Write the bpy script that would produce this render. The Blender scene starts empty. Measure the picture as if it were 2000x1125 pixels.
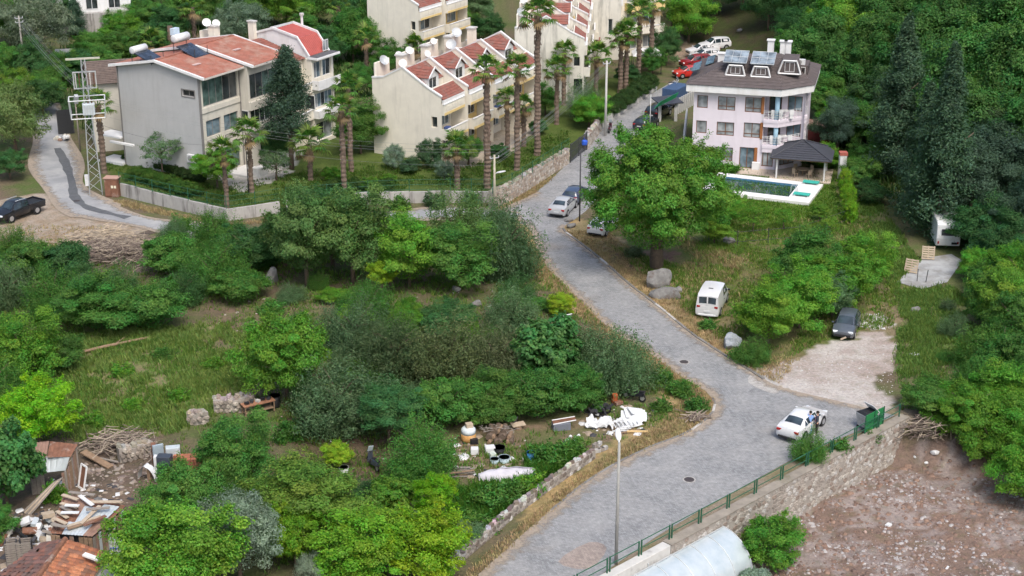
import bpy, bmesh, math, random
import numpy as np
from mathutils import Vector, Matrix
from mathutils.geometry import tessellate_polygon

# ------------------------------------------------------------------ camera, sky, sun, exposure
SC = bpy.context.scene
F_PX, PITCH, CAM_H = 3000.0, math.radians(21.0), 46.0
cam_d = bpy.data.cameras.new('camera'); cam = bpy.data.objects.new('camera', cam_d)
SC.collection.objects.link(cam); SC.camera = cam
cam.location = (0, 0, CAM_H); cam.rotation_euler = (math.radians(90) - PITCH, 0, 0)
cam_d.sensor_width = 36.0; cam_d.lens = F_PX / 2000.0 * 36.0
cam_d.clip_start = 1.0; cam_d.clip_end = 3000.0

SUN_EL, SUN_AZ = math.radians(56), math.radians(158)      # azimuth clockwise from +Y
world = bpy.data.worlds.new('World'); SC.world = world; world.use_nodes = True
_nt = world.node_tree; _sky = _nt.nodes.new('ShaderNodeTexSky'); _sky.sky_type = 'NISHITA'; _sky.sun_disc = False
_sky.sun_elevation = SUN_EL; _sky.sun_rotation = SUN_AZ; _sky.dust_density = 4.0; _sky.air_density = 1.0; _sky.ozone_density = 1.0
_bg = _nt.nodes['Background']; _bg.inputs['Strength'].default_value = 0.15
_nt.links.new(_sky.outputs[0], _bg.inputs[0])
sun_d = bpy.data.lights.new('sun', 'SUN'); sun = bpy.data.objects.new('sun', sun_d); SC.collection.objects.link(sun)
sun_d.energy = 1.5; sun_d.angle = math.radians(24); sun_d.color = (1.0, 0.97, 0.92)
_sd = Vector((math.sin(SUN_AZ)*math.cos(SUN_EL), math.cos(SUN_AZ)*math.cos(SUN_EL), math.sin(SUN_EL)))
sun.rotation_euler = _sd.to_track_quat('Z', 'Y').to_euler(); sun.location = (40, 60, 120)
SC.view_settings.view_transform = 'Standard'; SC.view_settings.look = 'None'
SC.view_settings.exposure = 0.6; SC.view_settings.gamma = 1.0; SC.view_settings.use_curve_mapping = False
SC.render.engine = 'CYCLES'
SC.cycles.max_bounces = 6; SC.cycles.diffuse_bounces = 3; SC.cycles.transmission_bounces = 4; SC.cycles.transparent_max_bounces = 8
SC.cycles.use_denoising = True; SC.cycles.use_adaptive_sampling = True; SC.cycles.adaptive_threshold = .03

random.seed(7); RN = np.random.default_rng(7)
COL = SC.collection

# ------------------------------------------------------------------ terrain height and photo geometry
def sstep(a, b, x):
    t = np.clip((x - a) / (b - a), 0, 1); return t*t*(3 - 2*t)
def _hash(i, j, s):
    n = (i*374761393 + j*668265263 + s*1442695041) & 0xffffffff
    n = ((n ^ (n >> 13)) * 1274126177) & 0xffffffff
    return ((n ^ (n >> 16)) & 0xffff) / 65535.0
def vnoise(x, y, s=0):
    x = np.asarray(x, float); y = np.asarray(y, float)
    i = np.floor(x).astype(np.int64); j = np.floor(y).astype(np.int64); u = x - i; v = y - j
    u = u*u*(3-2*u); v = v*v*(3-2*v)
    return (_hash(i, j, s)*(1-u) + _hash(i+1, j, s)*u)*(1-v) + (_hash(i, j+1, s)*(1-u) + _hash(i+1, j+1, s)*u)*v
def fbm(x, y, s=0, o=3):
    r = 0; a = 1; t = 0
    for k in range(o):
        r = r + a*vnoise(x*2**k, y*2**k, s+k*17); t += a; a *= .5
    return r/t
WA = np.array((5.9, 75.5)); WB = np.array((26.5, 95.1)); WD = (WB-WA)/np.linalg.norm(WB-WA); WN = np.array((WD[1], -WD[0]))
LOT = -2.9
def T(x, y):
    x = np.asarray(x, float); y = np.asarray(y, float)
    sd = (x-WA[0])*WN[0] + (y-WA[1])*WN[1]; al = (x-WA[0])*WD[0] + (y-WA[1])*WD[1]
    z = LOT*sstep(0, 1, (sd-.1)/(.45 + 6*sstep(27, 31, al)))*(1 - sstep(31, 46, al))
    z = z + np.where(z < -1, .35*(fbm(x*.35, y*.35, 5)-.5), 0)
    q = (x-36)*.9 + (y-165)*.25; z = z + .33*np.log1p(np.exp(np.clip(q*.5, -30, 30)))*2
    q = (-44-x)*.7 + (y-178)*.3; z = z + .16*np.log1p(np.exp(np.clip(q*.5, -30, 30)))*2
    z = z + .2*np.log1p(np.exp(np.clip((y-240)*.5, -30, 60)))*2
    m = sstep(-1, -6, x)*sstep(135, 128, y)
    z = z + m*1.0*(fbm(x*.14, y*.14, 3)-.5)
    return z
def Tz(x, y): return float(T(x, y))
def ray(px, py):
    u = (px-1000)/F_PX; v = (py-562.5)/F_PX
    return (u, math.cos(PITCH)-v*math.sin(PITCH), -math.sin(PITCH)-v*math.cos(PITCH))
def P(px, py, z=0.0):
    d = ray(px, py); t = (z-CAM_H)/d[2]; return (d[0]*t, d[1]*t, z)
def G(px, py):                                    # the place on the ground that the photograph shows at a pixel
    d = ray(px, py); t = 60.0; st = 2.0
    while t < 600:
        if CAM_H + d[2]*t < Tz(d[0]*t, d[1]*t): break
        t += st
    lo, hi = t-st, t
    for _ in range(12):
        m = (lo+hi)/2
        if CAM_H + d[2]*m < Tz(d[0]*m, d[1]*m): hi = m
        else: lo = m
    return (d[0]*hi, d[1]*hi, Tz(d[0]*hi, d[1]*hi))
def PYc(px, py, Y):
    d = ray(px, py); t = Y/d[1]; return (d[0]*t, Y, CAM_H+d[2]*t)
def scale_at(p): return F_PX/(p[1]*math.cos(PITCH) + (CAM_H-p[2])*math.sin(PITCH))

# ------------------------------------------------------------------ object helpers
def wloc(o):
    v = Vector((0, 0, 0))
    while o is not None: v += o.location; o = o.parent
    return v
def tag(o, label=None, cat=None, group=None, kind=None):
    if label: o['label'] = label
    if cat: o['category'] = cat
    if group: o['group'] = group
    if kind: o['kind'] = kind
    return o
def thing(name, label, cat, loc=(0, 0, 0), rz=0.0, group=None):
    o = bpy.data.objects.new(name, None); o.empty_display_size = .3; COL.objects.link(o)
    o.location = loc; o.rotation_euler = (0, 0, rz); return tag(o, label, cat, group)
def link(name, me, parent=None, mat=None):
    o = bpy.data.objects.new(name, me); COL.objects.link(o); o.parent = parent
    if mat is not None and not me.materials: me.materials.append(mat)
    return o
def copy_tree(o, parent=None):
    c = o.copy(); COL.objects.link(c); c.parent = parent
    for ch in o.children: copy_tree(ch, c)
    return c
class Fr:                                          # a vertical plane: u along, n outwards, z up
    def __init__(s, o, d):
        s.o = (float(o[0]), float(o[1]), float(o[2]) if len(o) > 2 else 0.0); l = math.hypot(d[0], d[1]); s.u = (d[0]/l, d[1]/l); s.n = (s.u[1], -s.u[0])
    def p(s, u, n, z): return (s.o[0]+s.u[0]*u+s.n[0]*n, s.o[1]+s.u[1]*u+s.n[1]*n, s.o[2]+z)
    def sub(s, u, n, z=0, rot=0):
        c, sn = math.cos(rot), math.sin(rot)
        return Fr(s.p(u, n, z), (s.u[0]*c-s.u[1]*sn, s.u[0]*sn+s.u[1]*c))
    def ang(s): return math.atan2(s.u[1], s.u[0])
class MB:
    def __init__(s): s.v = []; s.f = []
    def poly(s, pts):
        b = len(s.v); s.v += [tuple(p) for p in pts]; s.f.append(tuple(range(b, b+len(pts)))); return s
    def hexa(s, b, t):                             # 4 bottom, 4 top points (ccw from above)
        k = len(s.v); s.v += [tuple(p) for p in list(b)+list(t)]
        s.f += [(k+3, k+2, k+1, k), (k+4, k+5, k+6, k+7)] + [(k+i, k+(i+1) % 4, k+4+(i+1) % 4, k+4+i) for i in range(4)]; return s
    def box(s, c, d, rz=0.0, rx=0.0, ry=0.0):
        M = Matrix.Rotation(rz, 3, 'Z') @ Matrix.Rotation(ry, 3, 'Y') @ Matrix.Rotation(rx, 3, 'X')
        q = [Vector(c) + M @ Vector((x*d[0]/2, y*d[1]/2, z*d[2]/2)) for z in (-1, 1) for x, y in ((-1, -1), (1, -1), (1, 1), (-1, 1))]
        return s.hexa(q[:4], q[4:])
    def fbox(s, fr, u0, u1, n0, n1, z0, z1):
        q = [(u0, n1), (u1, n1), (u1, n0), (u0, n0)]
        return s.hexa([fr.p(a, b, z0) for a, b in q], [fr.p(a, b, z1) for a, b in q])
    def prism(s, pts, z0, z1):
        n = len(pts); k = len(s.v)
        s.v += [(p[0], p[1], z0) for p in pts] + [(p[0], p[1], z1) for p in pts]
        s.f += [tuple(range(k+n-1, k-1, -1)), tuple(range(k+n, k+2*n))] + [(k+i, k+(i+1) % n, k+n+(i+1) % n, k+n+i) for i in range(n)]; return s
    def tube(s, pts, r, n=8, cap=True):
        pts = [Vector(p) for p in pts]; rr = r if isinstance(r, (list, tuple)) else [r]*len(pts); k = len(s.v)
        for i, p in enumerate(pts):
            t = (pts[min(i+1, len(pts)-1)] - pts[max(i-1, 0)]).normalized()
            a = t.cross(Vector((0, 0, 1)) if abs(t.z) < .95 else Vector((1, 0, 0))).normalized(); b = t.cross(a)
            for j in range(n):
                w = 2*math.pi*j/n; q = p + (a*math.cos(w) + b*math.sin(w))*rr[i]; s.v.append(tuple(q))
        for i in range(len(pts)-1):
            for j in range(n):
                s.f.append((k+i*n+j, k+i*n+(j+1) % n, k+(i+1)*n+(j+1) % n, k+(i+1)*n+j))
        if cap: s.f += [tuple(range(k+n-1, k-1, -1)), tuple(range(k+(len(pts)-1)*n, k+len(pts)*n))]
        return s
    def grid(s, fn, nu, nv):
        k = len(s.v)
        for i in range(nu+1):
            for j in range(nv+1): s.v.append(tuple(fn(i/nu, j/nv)))
        for i in range(nu):
            for j in range(nv): s.f.append((k+i*(nv+1)+j, k+(i+1)*(nv+1)+j, k+(i+1)*(nv+1)+j+1, k+i*(nv+1)+j+1))
        return s
    def sheet(s, pts, th):                         # a planar polygon given a thickness along -normal
        p = [Vector(q) for q in pts]; nrm = (p[1]-p[0]).cross(p[2]-p[0]).normalized(); n = len(p); k = len(s.v)
        s.v += [tuple(q) for q in p] + [tuple(q - nrm*th) for q in p]
        s.f += [tuple(range(k, k+n)), tuple(range(k+2*n-1, k+n-1, -1))] + [(k+i, k+n+i, k+n+(i+1) % n, k+(i+1) % n) for i in range(n)]; return s
    def wall(s, fr, u0, u1, z0, z1, holes=(), depth=.22, n=0.0, top=None):
        # a wall sheet with real openings and reveals; top(u) optional sloping top handled by caller
        us = sorted({u0, u1} | {h[i] for h in holes for i in (0, 1)}); zs = sorted({z0, z1} | {h[i] for h in holes for i in (2, 3)})
        us = [u for u in us if u0 <= u <= u1]; zs = [z for z in zs if z0 <= z <= z1]
        for a, b in zip(us, us[1:]):
            for c, d in zip(zs, zs[1:]):
                m, w = (a+b)/2, (c+d)/2
                if any(h[0] < m < h[1] and h[2] < w < h[3] for h in holes): continue
                s.poly([fr.p(a, n, c), fr.p(b, n, c), fr.p(b, n, d), fr.p(a, n, d)])
        for a, b, c, d in holes:
            e = n-depth
            s.poly([fr.p(a, n, c), fr.p(a, n, d), fr.p(a, e, d), fr.p(a, e, c)]); s.poly([fr.p(b, n, d), fr.p(b, n, c), fr.p(b, e, c), fr.p(b, e, d)])
            s.poly([fr.p(a, n, d), fr.p(b, n, d), fr.p(b, e, d), fr.p(a, e, d)]); s.poly([fr.p(b, n, c), fr.p(a, n, c), fr.p(a, e, c), fr.p(b, e, c)])
        return s
    def build(s, name, mat, parent=None, smooth=False, local=False, bevel=0):
        me = bpy.data.meshes.new(name); o = Vector((0, 0, 0)) if (local or parent is None) else wloc(parent)
        me.from_pydata([(v[0]-o.x, v[1]-o.y, v[2]-o.z) for v in s.v], [], s.f)
        if mat: me.materials.append(mat)
        if smooth: me.polygons.foreach_set('use_smooth', [True]*len(me.polygons))
        me.update(); ob = link(name, me, parent)
        if bevel:
            b = ob.modifiers.new('bevel', 'BEVEL'); b.width = bevel; b.segments = 1; b.limit_method = 'ANGLE'
        return ob
def mesh_np(name, V, Fq, mat, attrs=None, smooth=False):
    me = bpy.data.meshes.new(name); n = len(V); m, k = Fq.shape
    me.vertices.add(n); me.vertices.foreach_set('co', np.asarray(V, np.float32).ravel())
    me.loops.add(m*k); me.loops.foreach_set('vertex_index', np.asarray(Fq, np.int32).ravel())
    me.polygons.add(m); me.polygons.foreach_set('loop_start', np.arange(0, m*k, k, dtype=np.int32))
    if smooth: me.polygons.foreach_set('use_smooth', np.ones(m, bool))
    me.update(calc_edges=True)
    for a, d in (attrs or {}).items():
        if d.ndim == 1: at = me.attributes.new(a, 'FLOAT', 'POINT'); at.data.foreach_set('value', d.astype(np.float32))
        else: at = me.attributes.new(a, 'FLOAT_COLOR', 'POINT'); at.data.foreach_set('color', d.astype(np.float32).ravel())
    me.materials.append(mat); return me

# ------------------------------------------------------------------ materials
MT = {}
def new_mat(name):
    m = bpy.data.materials.new(name); m.use_nodes = True; nt = m.node_tree; return m, nt, nt.nodes['Principled BSDF']
def ramp(nt, fac, stops):
    r = nt.nodes.new('ShaderNodeValToRGB'); e = r.color_ramp.elements
    while len(e) < len(stops): e.new(.5)
    for el, (p, c) in zip(e, stops): el.position = p; el.color = (*c, 1) if len(c) == 3 else c
    nt.links.new(fac, r.inputs[0]); return r.outputs[0]
def noise(nt, scale, detail=4, rough=.6, vec=None, dist=0):
    n = nt.nodes.new('ShaderNodeTexNoise'); n.inputs['Scale'].default_value = scale; n.inputs['Detail'].default_value = detail
    n.inputs['Roughness'].default_value = rough; n.inputs['Distortion'].default_value = dist
    if vec is None:
        tc = nt.nodes.get('tc') or nt.nodes.new('ShaderNodeTexCoord'); tc.name = 'tc'; vec = tc.outputs['Object']
    nt.links.new(vec, n.inputs['Vector']); return n.outputs['Fac']
def mixc(nt, fac, a, b, mode='MIX'):
    m = nt.nodes.new('ShaderNodeMix'); m.data_type = 'RGBA'; m.blend_type = mode
    for i, x in ((0, fac), (6, a), (7, b)):
        if isinstance(x, (int, float)): m.inputs[i].default_value = x
        elif isinstance(x, tuple): m.inputs[i].default_value = (*x, 1) if len(x) == 3 else x
        else: nt.links.new(x, m.inputs[i])
    return m.outputs[2]
def bump(nt, b, h, st=.3, dist=.02):
    n = nt.nodes.new('ShaderNodeBump'); n.inputs['Strength'].default_value = st; n.inputs['Distance'].default_value = dist
    nt.links.new(h, n.inputs['Height']); nt.links.new(n.outputs[0], b.inputs['Normal'])
def mapping(nt, sc, rot=(0, 0, 0), space='Object'):
    tc = nt.nodes.get('tc') or nt.nodes.new('ShaderNodeTexCoord'); tc.name = 'tc'
    m = nt.nodes.new('ShaderNodeMapping'); m.inputs['Scale'].default_value = sc; m.inputs['Rotation'].default_value = rot
    nt.links.new(tc.outputs[space], m.inputs['Vector']); return m.outputs[0]
def plain(name, c, rough=.7, var=.12, nscale=3.0, bmp=.15, metal=0.0, spec=.3, c2=None, c2at=(.55, .7), stain=None, stain_amt=.5, coat=0):
    if name in MT: return MT[name]
    m, nt, b = new_mat(name); b.inputs['Roughness'].default_value = rough; b.inputs['Metallic'].default_value = metal
    b.inputs['Specular IOR Level'].default_value = spec
    if coat: b.inputs['Coat Weight'].default_value = coat; b.inputs['Coat Roughness'].default_value = .08
    n = noise(nt, nscale)
    col = ramp(nt, n, [(.25, tuple(max(0, x*(1-var)) for x in c)), (.75, tuple(min(1, x*(1+var)) for x in c))])
    if c2: col = mixc(nt, ramp(nt, noise(nt, nscale*.45, 6, .7), [(c2at[0], (0, 0, 0)), (c2at[1], (1, 1, 1))]), col, c2)
    if stain:
        st = noise(nt, 1.0, 5, .65, mapping(nt, (1.6, 1.6, .22)))
        col = mixc(nt, ramp(nt, st, [(.5, (0, 0, 0)), (.72, (stain_amt,)*3)]), col, stain)
    nt.links.new(col, b.inputs['Base Color'])
    if bmp: bump(nt, b, noise(nt, nscale*9, 3), bmp)
    MT[name] = m; return m
def objcol(name, rough=.35, spec=.5, coat=0.0, metal=0.0, var=.06, nscale=6):
    if name in MT: return MT[name]
    m, nt, b = new_mat(name); oi = nt.nodes.new('ShaderNodeObjectInfo')
    c = mixc(nt, ramp(nt, noise(nt, nscale), [(.35, (0, 0, 0)), (.7, (var*2,)*3)]), oi.outputs['Color'], (.12, .1, .08))
    nt.links.new(c, b.inputs['Base Color']); b.inputs['Roughness'].default_value = rough; b.inputs['Specular IOR Level'].default_value = spec
    b.inputs['Metallic'].default_value = metal
    if coat: b.inputs['Coat Weight'].default_value = coat; b.inputs['Coat Roughness'].default_value = .06
    MT[name] = m; return m
def glass(name, c, rough=.06, spec=.6):
    if name in MT: return MT[name]
    m, nt, b = new_mat(name); n = noise(nt, .9, 2)
    nt.links.new(ramp(nt, n, [(.35, tuple(x*.55 for x in c)), (.65, tuple(min(1, x*1.5) for x in c))]), b.inputs['Base Color'])
    b.inputs['Roughness'].default_value = rough; b.inputs['Specular IOR Level'].default_value = spec; MT[name] = m; return m

white = plain('white_paint', (.72, .72, .71), .6, .05, 1.5, .08, stain=(.45, .42, .36), stain_amt=.35)
cream = plain('cream_render', (.74, .69, .585), .85, .06, 1.2, .12, stain=(.4, .375, .32), stain_amt=.3)
cream2 = plain('cream_render_stained', (.67, .64, .56), .85, .08, 1.2, .12, stain=(.22, .21, .18), stain_amt=.75)
yellow_r = plain('yellow_render', (.74, .56, .25), .85, .08, 1.2, .1, stain=(.4, .3, .15), stain_amt=.3)
greyw = plain('grey_render', (.43, .43, .425), .85, .04, 1.0, .1, stain=(.3, .29, .28), stain_amt=.35)
greyd = plain('grey_trim', (.2, .19, .18), .7, .08)
greige = plain('greige_render', (.56, .53, .46), .85, .06, 1.2, .1, stain=(.36, .33, .28), stain_amt=.35)
lav = plain('lavender_render', (.69, .635, .685), .85, .04, 1.1, .08, stain=(.48, .43, .46), stain_amt=.3)
wood_br = plain('brown_window_frame', (.16, .075, .04), .5, .15, 8)
wood_or = plain('orange_wood', (.32, .13, .05), .5, .15, 8)
alu = plain('pale_frame', (.6, .6, .6), .4, .05)
pane_d = glass('glass_dark', (.035, .042, .045)); pane_g = glass('glass_green', (.075, .12, .105)); pane_c = glass('glass_curtain', (.26, .28, .29), .15)
pane_b = glass('glass_blue', (.12, .17, .2), .08)
concrete = plain('concrete', (.40, .385, .36), .9, .12, 1.4, .3, stain=(.09, .08, .075), stain_amt=.95)
conc_l = plain('concrete_light', (.5, .49, .46), .9, .1, 2, .3, c2=(.3, .29, .27))
metal_g = plain('galvanised_steel', (.5, .52, .52), .5, .1, 5, .1, metal=.4)
metal_d = plain('dark_metal', (.05, .05, .055), .5, .1)
green_p = plain('green_paint', (.025, .11, .06), .55, .2, 6, .1, c2=(.07, .06, .04), c2at=(.6, .72))
green_b = plain('green_board', (.02, .17, .055), .5, .15, 2, .1)
rust = plain('rust', (.19, .092, .058), .85, .3, 2.5, .3, c2=(.33, .28, .24), c2at=(.56, .7))
rust_t = plain('rusty_sheet', (.25, .155, .115), .8, .3, 1.6, .2, c2=(.45, .42, .38), c2at=(.55, .75))
tin = plain('pale_tin_sheet', (.55, .6, .62), .45, .08, 1.4, .1, metal=.3, c2=(.35, .27, .2), c2at=(.62, .78))
wood = plain('old_wood', (.25, .17, .11), .85, .25, 5, .3); wood_l = plain('pale_wood', (.43, .35, .26), .8, .18, 5, .2)
wood_g = plain('grey_wood', (.25, .22, .19), .9, .2, 6, .3)
tile_r = plain('red_roof', (.3, .118, .082), .85, .25, 1.3, .2, c2=(.34, .22, .17), c2at=(.48, .68))
tile_d = plain('dull_red_tile', (.24, .09, .068), .8, .25, 2.5, .2, c2=(.2, .14, .12), c2at=(.5, .7))
tile_o = objcol('old_tile', .85, .2, var=.35, nscale=4)
shingle = plain('brown_shingle', (.1, .083, .08), .85, .18, 2.0, .3, c2=(.145, .122, .115))
slate = plain('slate_tile', (.055, .058, .07), .6, .15, 3, .1)
blackp = plain('black_plastic', (.02, .02, .022), .5, .2); whitep = plain('white_plastic', (.62, .63, .63), .45, .05, 4, .05, c2=(.5, .48, .44))
stone_m = objcol('stone', .9, .2, var=.35, nscale=5); paint = objcol('car_paint', .28, .5, coat=.6, var=.03); cloth = objcol('cloth', .85, .2, var=.08)
dull = objcol('dull_paint', .6, .3, var=.2)
tyre_m = plain('tyre', (.02, .02, .02), .85, .2); rim_m = plain('rim', (.45, .45, .46), .35, .1, metal=.6)
lamp_r = plain('tail_lamp', (.3, .015, .015), .2, .2); lamp_w = plain('head_lamp', (.65, .68, .7), .12, .1)
car_glass = glass('car_glass', (.03, .045, .055), .04, .8)
bark = plain('bark', (.13, .095, .07), .95, .3, 6, .6); bark_p = plain('palm_bark', (.17, .125, .095), .95, .35, 7, .7); skin_m = plain('skin', (.5, .3, .22), .6, .05)
rock_m = plain('rock', (.2, .195, .185), .95, .35, 2.6, .9, c2=(.13, .1, .085), c2at=(.52, .66))
mortar = plain('mortar', (.31, .28, .245), .95, .2, 3, .4); asphalt_n = None

def leaf_mat(name, trans=.35, rough=.55):
    m, nt, b = new_mat(name); oi = nt.nodes.new('ShaderNodeObjectInfo')
    a = nt.nodes.new('ShaderNodeAttribute'); a.attribute_name = 'v'; h = nt.nodes.new('ShaderNodeAttribute'); h.attribute_name = 'h'
    hs = nt.nodes.new('ShaderNodeHueSaturation')
    def mr(src, lo, hi):
        r = nt.nodes.new('ShaderNodeMapRange'); r.inputs[3].default_value = lo; r.inputs[4].default_value = hi; nt.links.new(src, r.inputs[0]); return r.outputs[0]
    nt.links.new(mr(h.outputs['Fac'], .458, .54), hs.inputs['Hue']); nt.links.new(mr(a.outputs['Fac'], .5, 1.5), hs.inputs['Value'])
    hs.inputs['Saturation'].default_value = 1.06; nt.links.new(oi.outputs['Color'], hs.inputs['Color'])
    nt.links.new(hs.outputs[0], b.inputs['Base Color']); b.inputs['Roughness'].default_value = rough; b.inputs['Specular IOR Level'].default_value = .25
    tr = nt.nodes.new('ShaderNodeBsdfTranslucent'); ms = nt.nodes.new('ShaderNodeMixShader'); ms.inputs[0].default_value = trans
    nt.links.new(mixc(nt, 1.0, hs.outputs[0], (1.0, 1.15, .55), 'MULTIPLY'), tr.inputs[0])
    out = nt.nodes['Material Output']; nt.links.new(b.outputs[0], ms.inputs[1]); nt.links.new(tr.outputs[0], ms.inputs[2]); nt.links.new(ms.outputs[0], out.inputs[0])
    return m
LEAF = leaf_mat('leaf', .42); DRY = leaf_mat('dry_grass', .2, .8)
# ------------------------------------------------------------------ outlines taken from the photograph, laid on the ground
def GP(pts): return [G(*p) for p in pts]
def spline(pts, n=6, closed=False):
    p = [np.array(q[:2], float) for q in pts]; out = []; m = len(p)
    for i in range(m if closed else m-1):
        a, b, c, d = (p[(i+k) % m] if closed else p[min(max(i+k, 0), m-1)] for k in (-1, 0, 1, 2))
        for k in range(n):
            t = k/n; out.append(.5*((2*b) + (c-a)*t + (2*a-5*b+4*c-d)*t*t + (3*b-a-3*c+d)*t**3))
    if not closed: out.append(p[-1])
    return out
def inpoly(x, y, poly):
    r = np.zeros(x.shape, bool); n = len(poly)
    for i in range(n):
        x0, y0 = poly[i][:2]; x1, y1 = poly[(i+1) % n][:2]
        if y0 == y1: continue
        c = ((y0 > y) != (y1 > y)); r ^= c & (x < (x1-x0)*(y-y0)/(y1-y0)+x0)
    return r
def dline(x, y, pts):
    d = np.full(x.shape, 1e9)
    for a, b in zip(pts, pts[1:]):
        ax, ay = a[:2]; bx, by = b[:2]; l2 = (bx-ax)**2+(by-ay)**2+1e-9
        t = np.clip(((x-ax)*(bx-ax)+(y-ay)*(by-ay))/l2, 0, 1); d = np.minimum(d, np.hypot(x-ax-t*(bx-ax), y-ay-t*(by-ay)))
    return d
R_LEFT = [(900, 1160), (935, 1125), (1060, 1012), (1150, 938), (1250, 882), (1340, 846), (1386, 812), (1396, 790), (1380, 765), (1330, 735), (1270, 690), (1190, 640), (1140, 592), (1090, 545), (1055, 500), (1040, 455), (1012, 428), (985, 408), (1040, 380), (1080, 347), (1115, 313), (1150, 275), (1190, 228), (1285, 176), (1325, 150), (1345, 120)]
R_RIGHT = [(1440, 120), (1400, 150), (1360, 165), (1325, 195), (1300, 225), (1262, 250), (1240, 275), (1205, 320), (1160, 395), (1128, 425), (1100, 447), (1130, 472), (1180, 512), (1230, 556), (1290, 602), (1350, 651), (1420, 697), (1470, 727), (1520, 756), (1620, 781), (1700, 800), (1748, 812), (1620, 866), (1540, 902), (1380, 990), (1280, 1050), (1195, 1108), (1130, 1160)]
rl = spline(GP(R_LEFT)); rr = spline(GP(R_RIGHT)[:21], 6) + [np.array(q[:2]) for q in GP(R_RIGHT)[21:]]
road_poly = [tuple(q) for q in rl] + [tuple(q) for q in rr]
lane_c = spline(GP([(60, 180), (92, 240), (104, 280), (112, 330), (128, 370), (180, 408), (260, 430), (350, 446), (450, 458), (560, 446), (660, 432), (780, 422), (900, 416), (1010, 424)]), 8)

# ------------------------------------------------------------------ ground
def axis(lo, hi, st, far, n):
    a = np.arange(lo, hi+.01, st); g = np.geomspace(st, far, n); return np.concatenate([lo-np.cumsum(g)[::-1], a, hi+np.cumsum(g)])
gx = axis(-62, 62, .42, 90, 30); gy = axis(66, 205, .42, 90, 30)
gy = gy[gy > -60]
XX, YY = np.meshgrid(gx, gy, indexing='ij'); ZZ = T(XX, YY)
jx = XX + 1.6*(fbm(XX*.6, YY*.6, 11)-.5) + .5*(vnoise(XX*3, YY*3, 12)-.5); jy = YY + 1.6*(fbm(XX*.6, YY*.6, 21)-.5) + .5*(vnoise(XX*3, YY*3, 22)-.5)
n1 = fbm(XX*.25, YY*.25, 31); n2 = fbm(XX*1.1, YY*1.1, 41); n3 = vnoise(XX*2.1, YY*2.1, 51)
GC = np.zeros(XX.shape+(3,))
def lay(mask, a, b, nz, w=1.0):
    c = np.array(a) + (np.array(b)-np.array(a))*np.clip((nz[..., None]-.3)/.4, 0, 1)
    m = mask.astype(float)[..., None]*w; GC[:] = GC*(1-m) + c*m
lay(np.ones(XX.shape, bool), (.145, .108, .078), (.085, .12, .036), .5*n1+.5*n2)
lay(inpoly(jx, jy, GP([(60, 660), (330, 640), (500, 610), (530, 660), (480, 740), (430, 800), (330, 850), (150, 870), (90, 760)])), (.21, .165, .1), (.14, .2, .055), .3*n1+.7*n2)
lay(inpoly(jx, jy, GP([(430, 560), (560, 560), (640, 590), (600, 690), (480, 720), (420, 660)])), (.17, .12, .09), (.11, .14, .05), .6*n2+.3*n1)
lay(inpoly(jx, jy, GP([(550, 790), (700, 770), (790, 830), (780, 940), (700, 960), (560, 860)])), (.12, .082, .062), (.09, .08, .04), n2)
lay(inpoly(jx, jy, GP([(880, 830), (1020, 815), (1170, 800), (1250, 840), (1180, 900), (1060, 930), (900, 940)])), (.2, .14, .1), (.11, .12, .05), n2)
lay(inpoly(jx, jy, GP([(-30, 855), (140, 850), (300, 820), (330, 900), (310, 1000), (280, 1060), (120, 1160), (-30, 1160)])), (.155, .115, .088), (.1, .08, .06), n2)
lay(inpoly(jx, jy, GP([(120, 445), (300, 440), (310, 530), (140, 535)])), (.15, .115, .095), (.07, .06, .052), n2)
lay(inpoly(jx, jy, GP([(-20, 395), (70, 375), (270, 435), (300, 450), (120, 475), (-20, 475)])), (.34, .29, .24), (.26, .2, .14), n2)
lawn = inpoly(jx, jy, GP([(190, 312), (240, 385), (445, 432), (550, 412), (720, 398), (965, 393), (1112, 318), (1175, 250), (1280, 178), (1240, 140), (1000, 190), (650, 230), (230, 290)]))
lay(lawn, (.062, .095, .022), (.10, .135, .035), .4*n1+.6*n2)
lay(inpoly(jx, jy, GP([(845, 300), (940, 255), (1030, 225), (1060, 245), (960, 320), (880, 330)])), (.48, .41, .32), (.4, .35, .28), n2)
lay(inpoly(jx, jy, GP([(420, 340), (520, 300), (600, 290), (560, 345), (470, 375)])), (.46, .44, .41), (.38, .37, .35), n2)
lay(inpoly(jx, jy, GP([(1130, 470), (1340, 330), (1640, 320), (1680, 450), (1760, 560), (1760, 650), (1460, 720)])), (.17, .14, .072), (.085, .135, .03), .4*n1+.6*n2)
lay(inpoly(jx, jy, GP([(1370, 335), (1625, 335), (1655, 440), (1580, 475), (1430, 470), (1380, 420)])), (.075, .13, .022), (.1, .165, .03), n2)
lay(inpoly(jx, jy, GP([(1660, 400), (1720, 440), (1780, 520), (1750, 640), (1850, 760), (1960, 800), (2050, 600), (1900, 380), (1700, 330)])), (.15, .13, .07), (.09, .135, .038), .5*n1+.5*n2)
lay(inpoly(jx, jy, GP([(1690, 560), (1760, 560), (1775, 640), (1750, 700), (1690, 680)])), (.24, .18, .12), (.14, .14, .06), n2)
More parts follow.
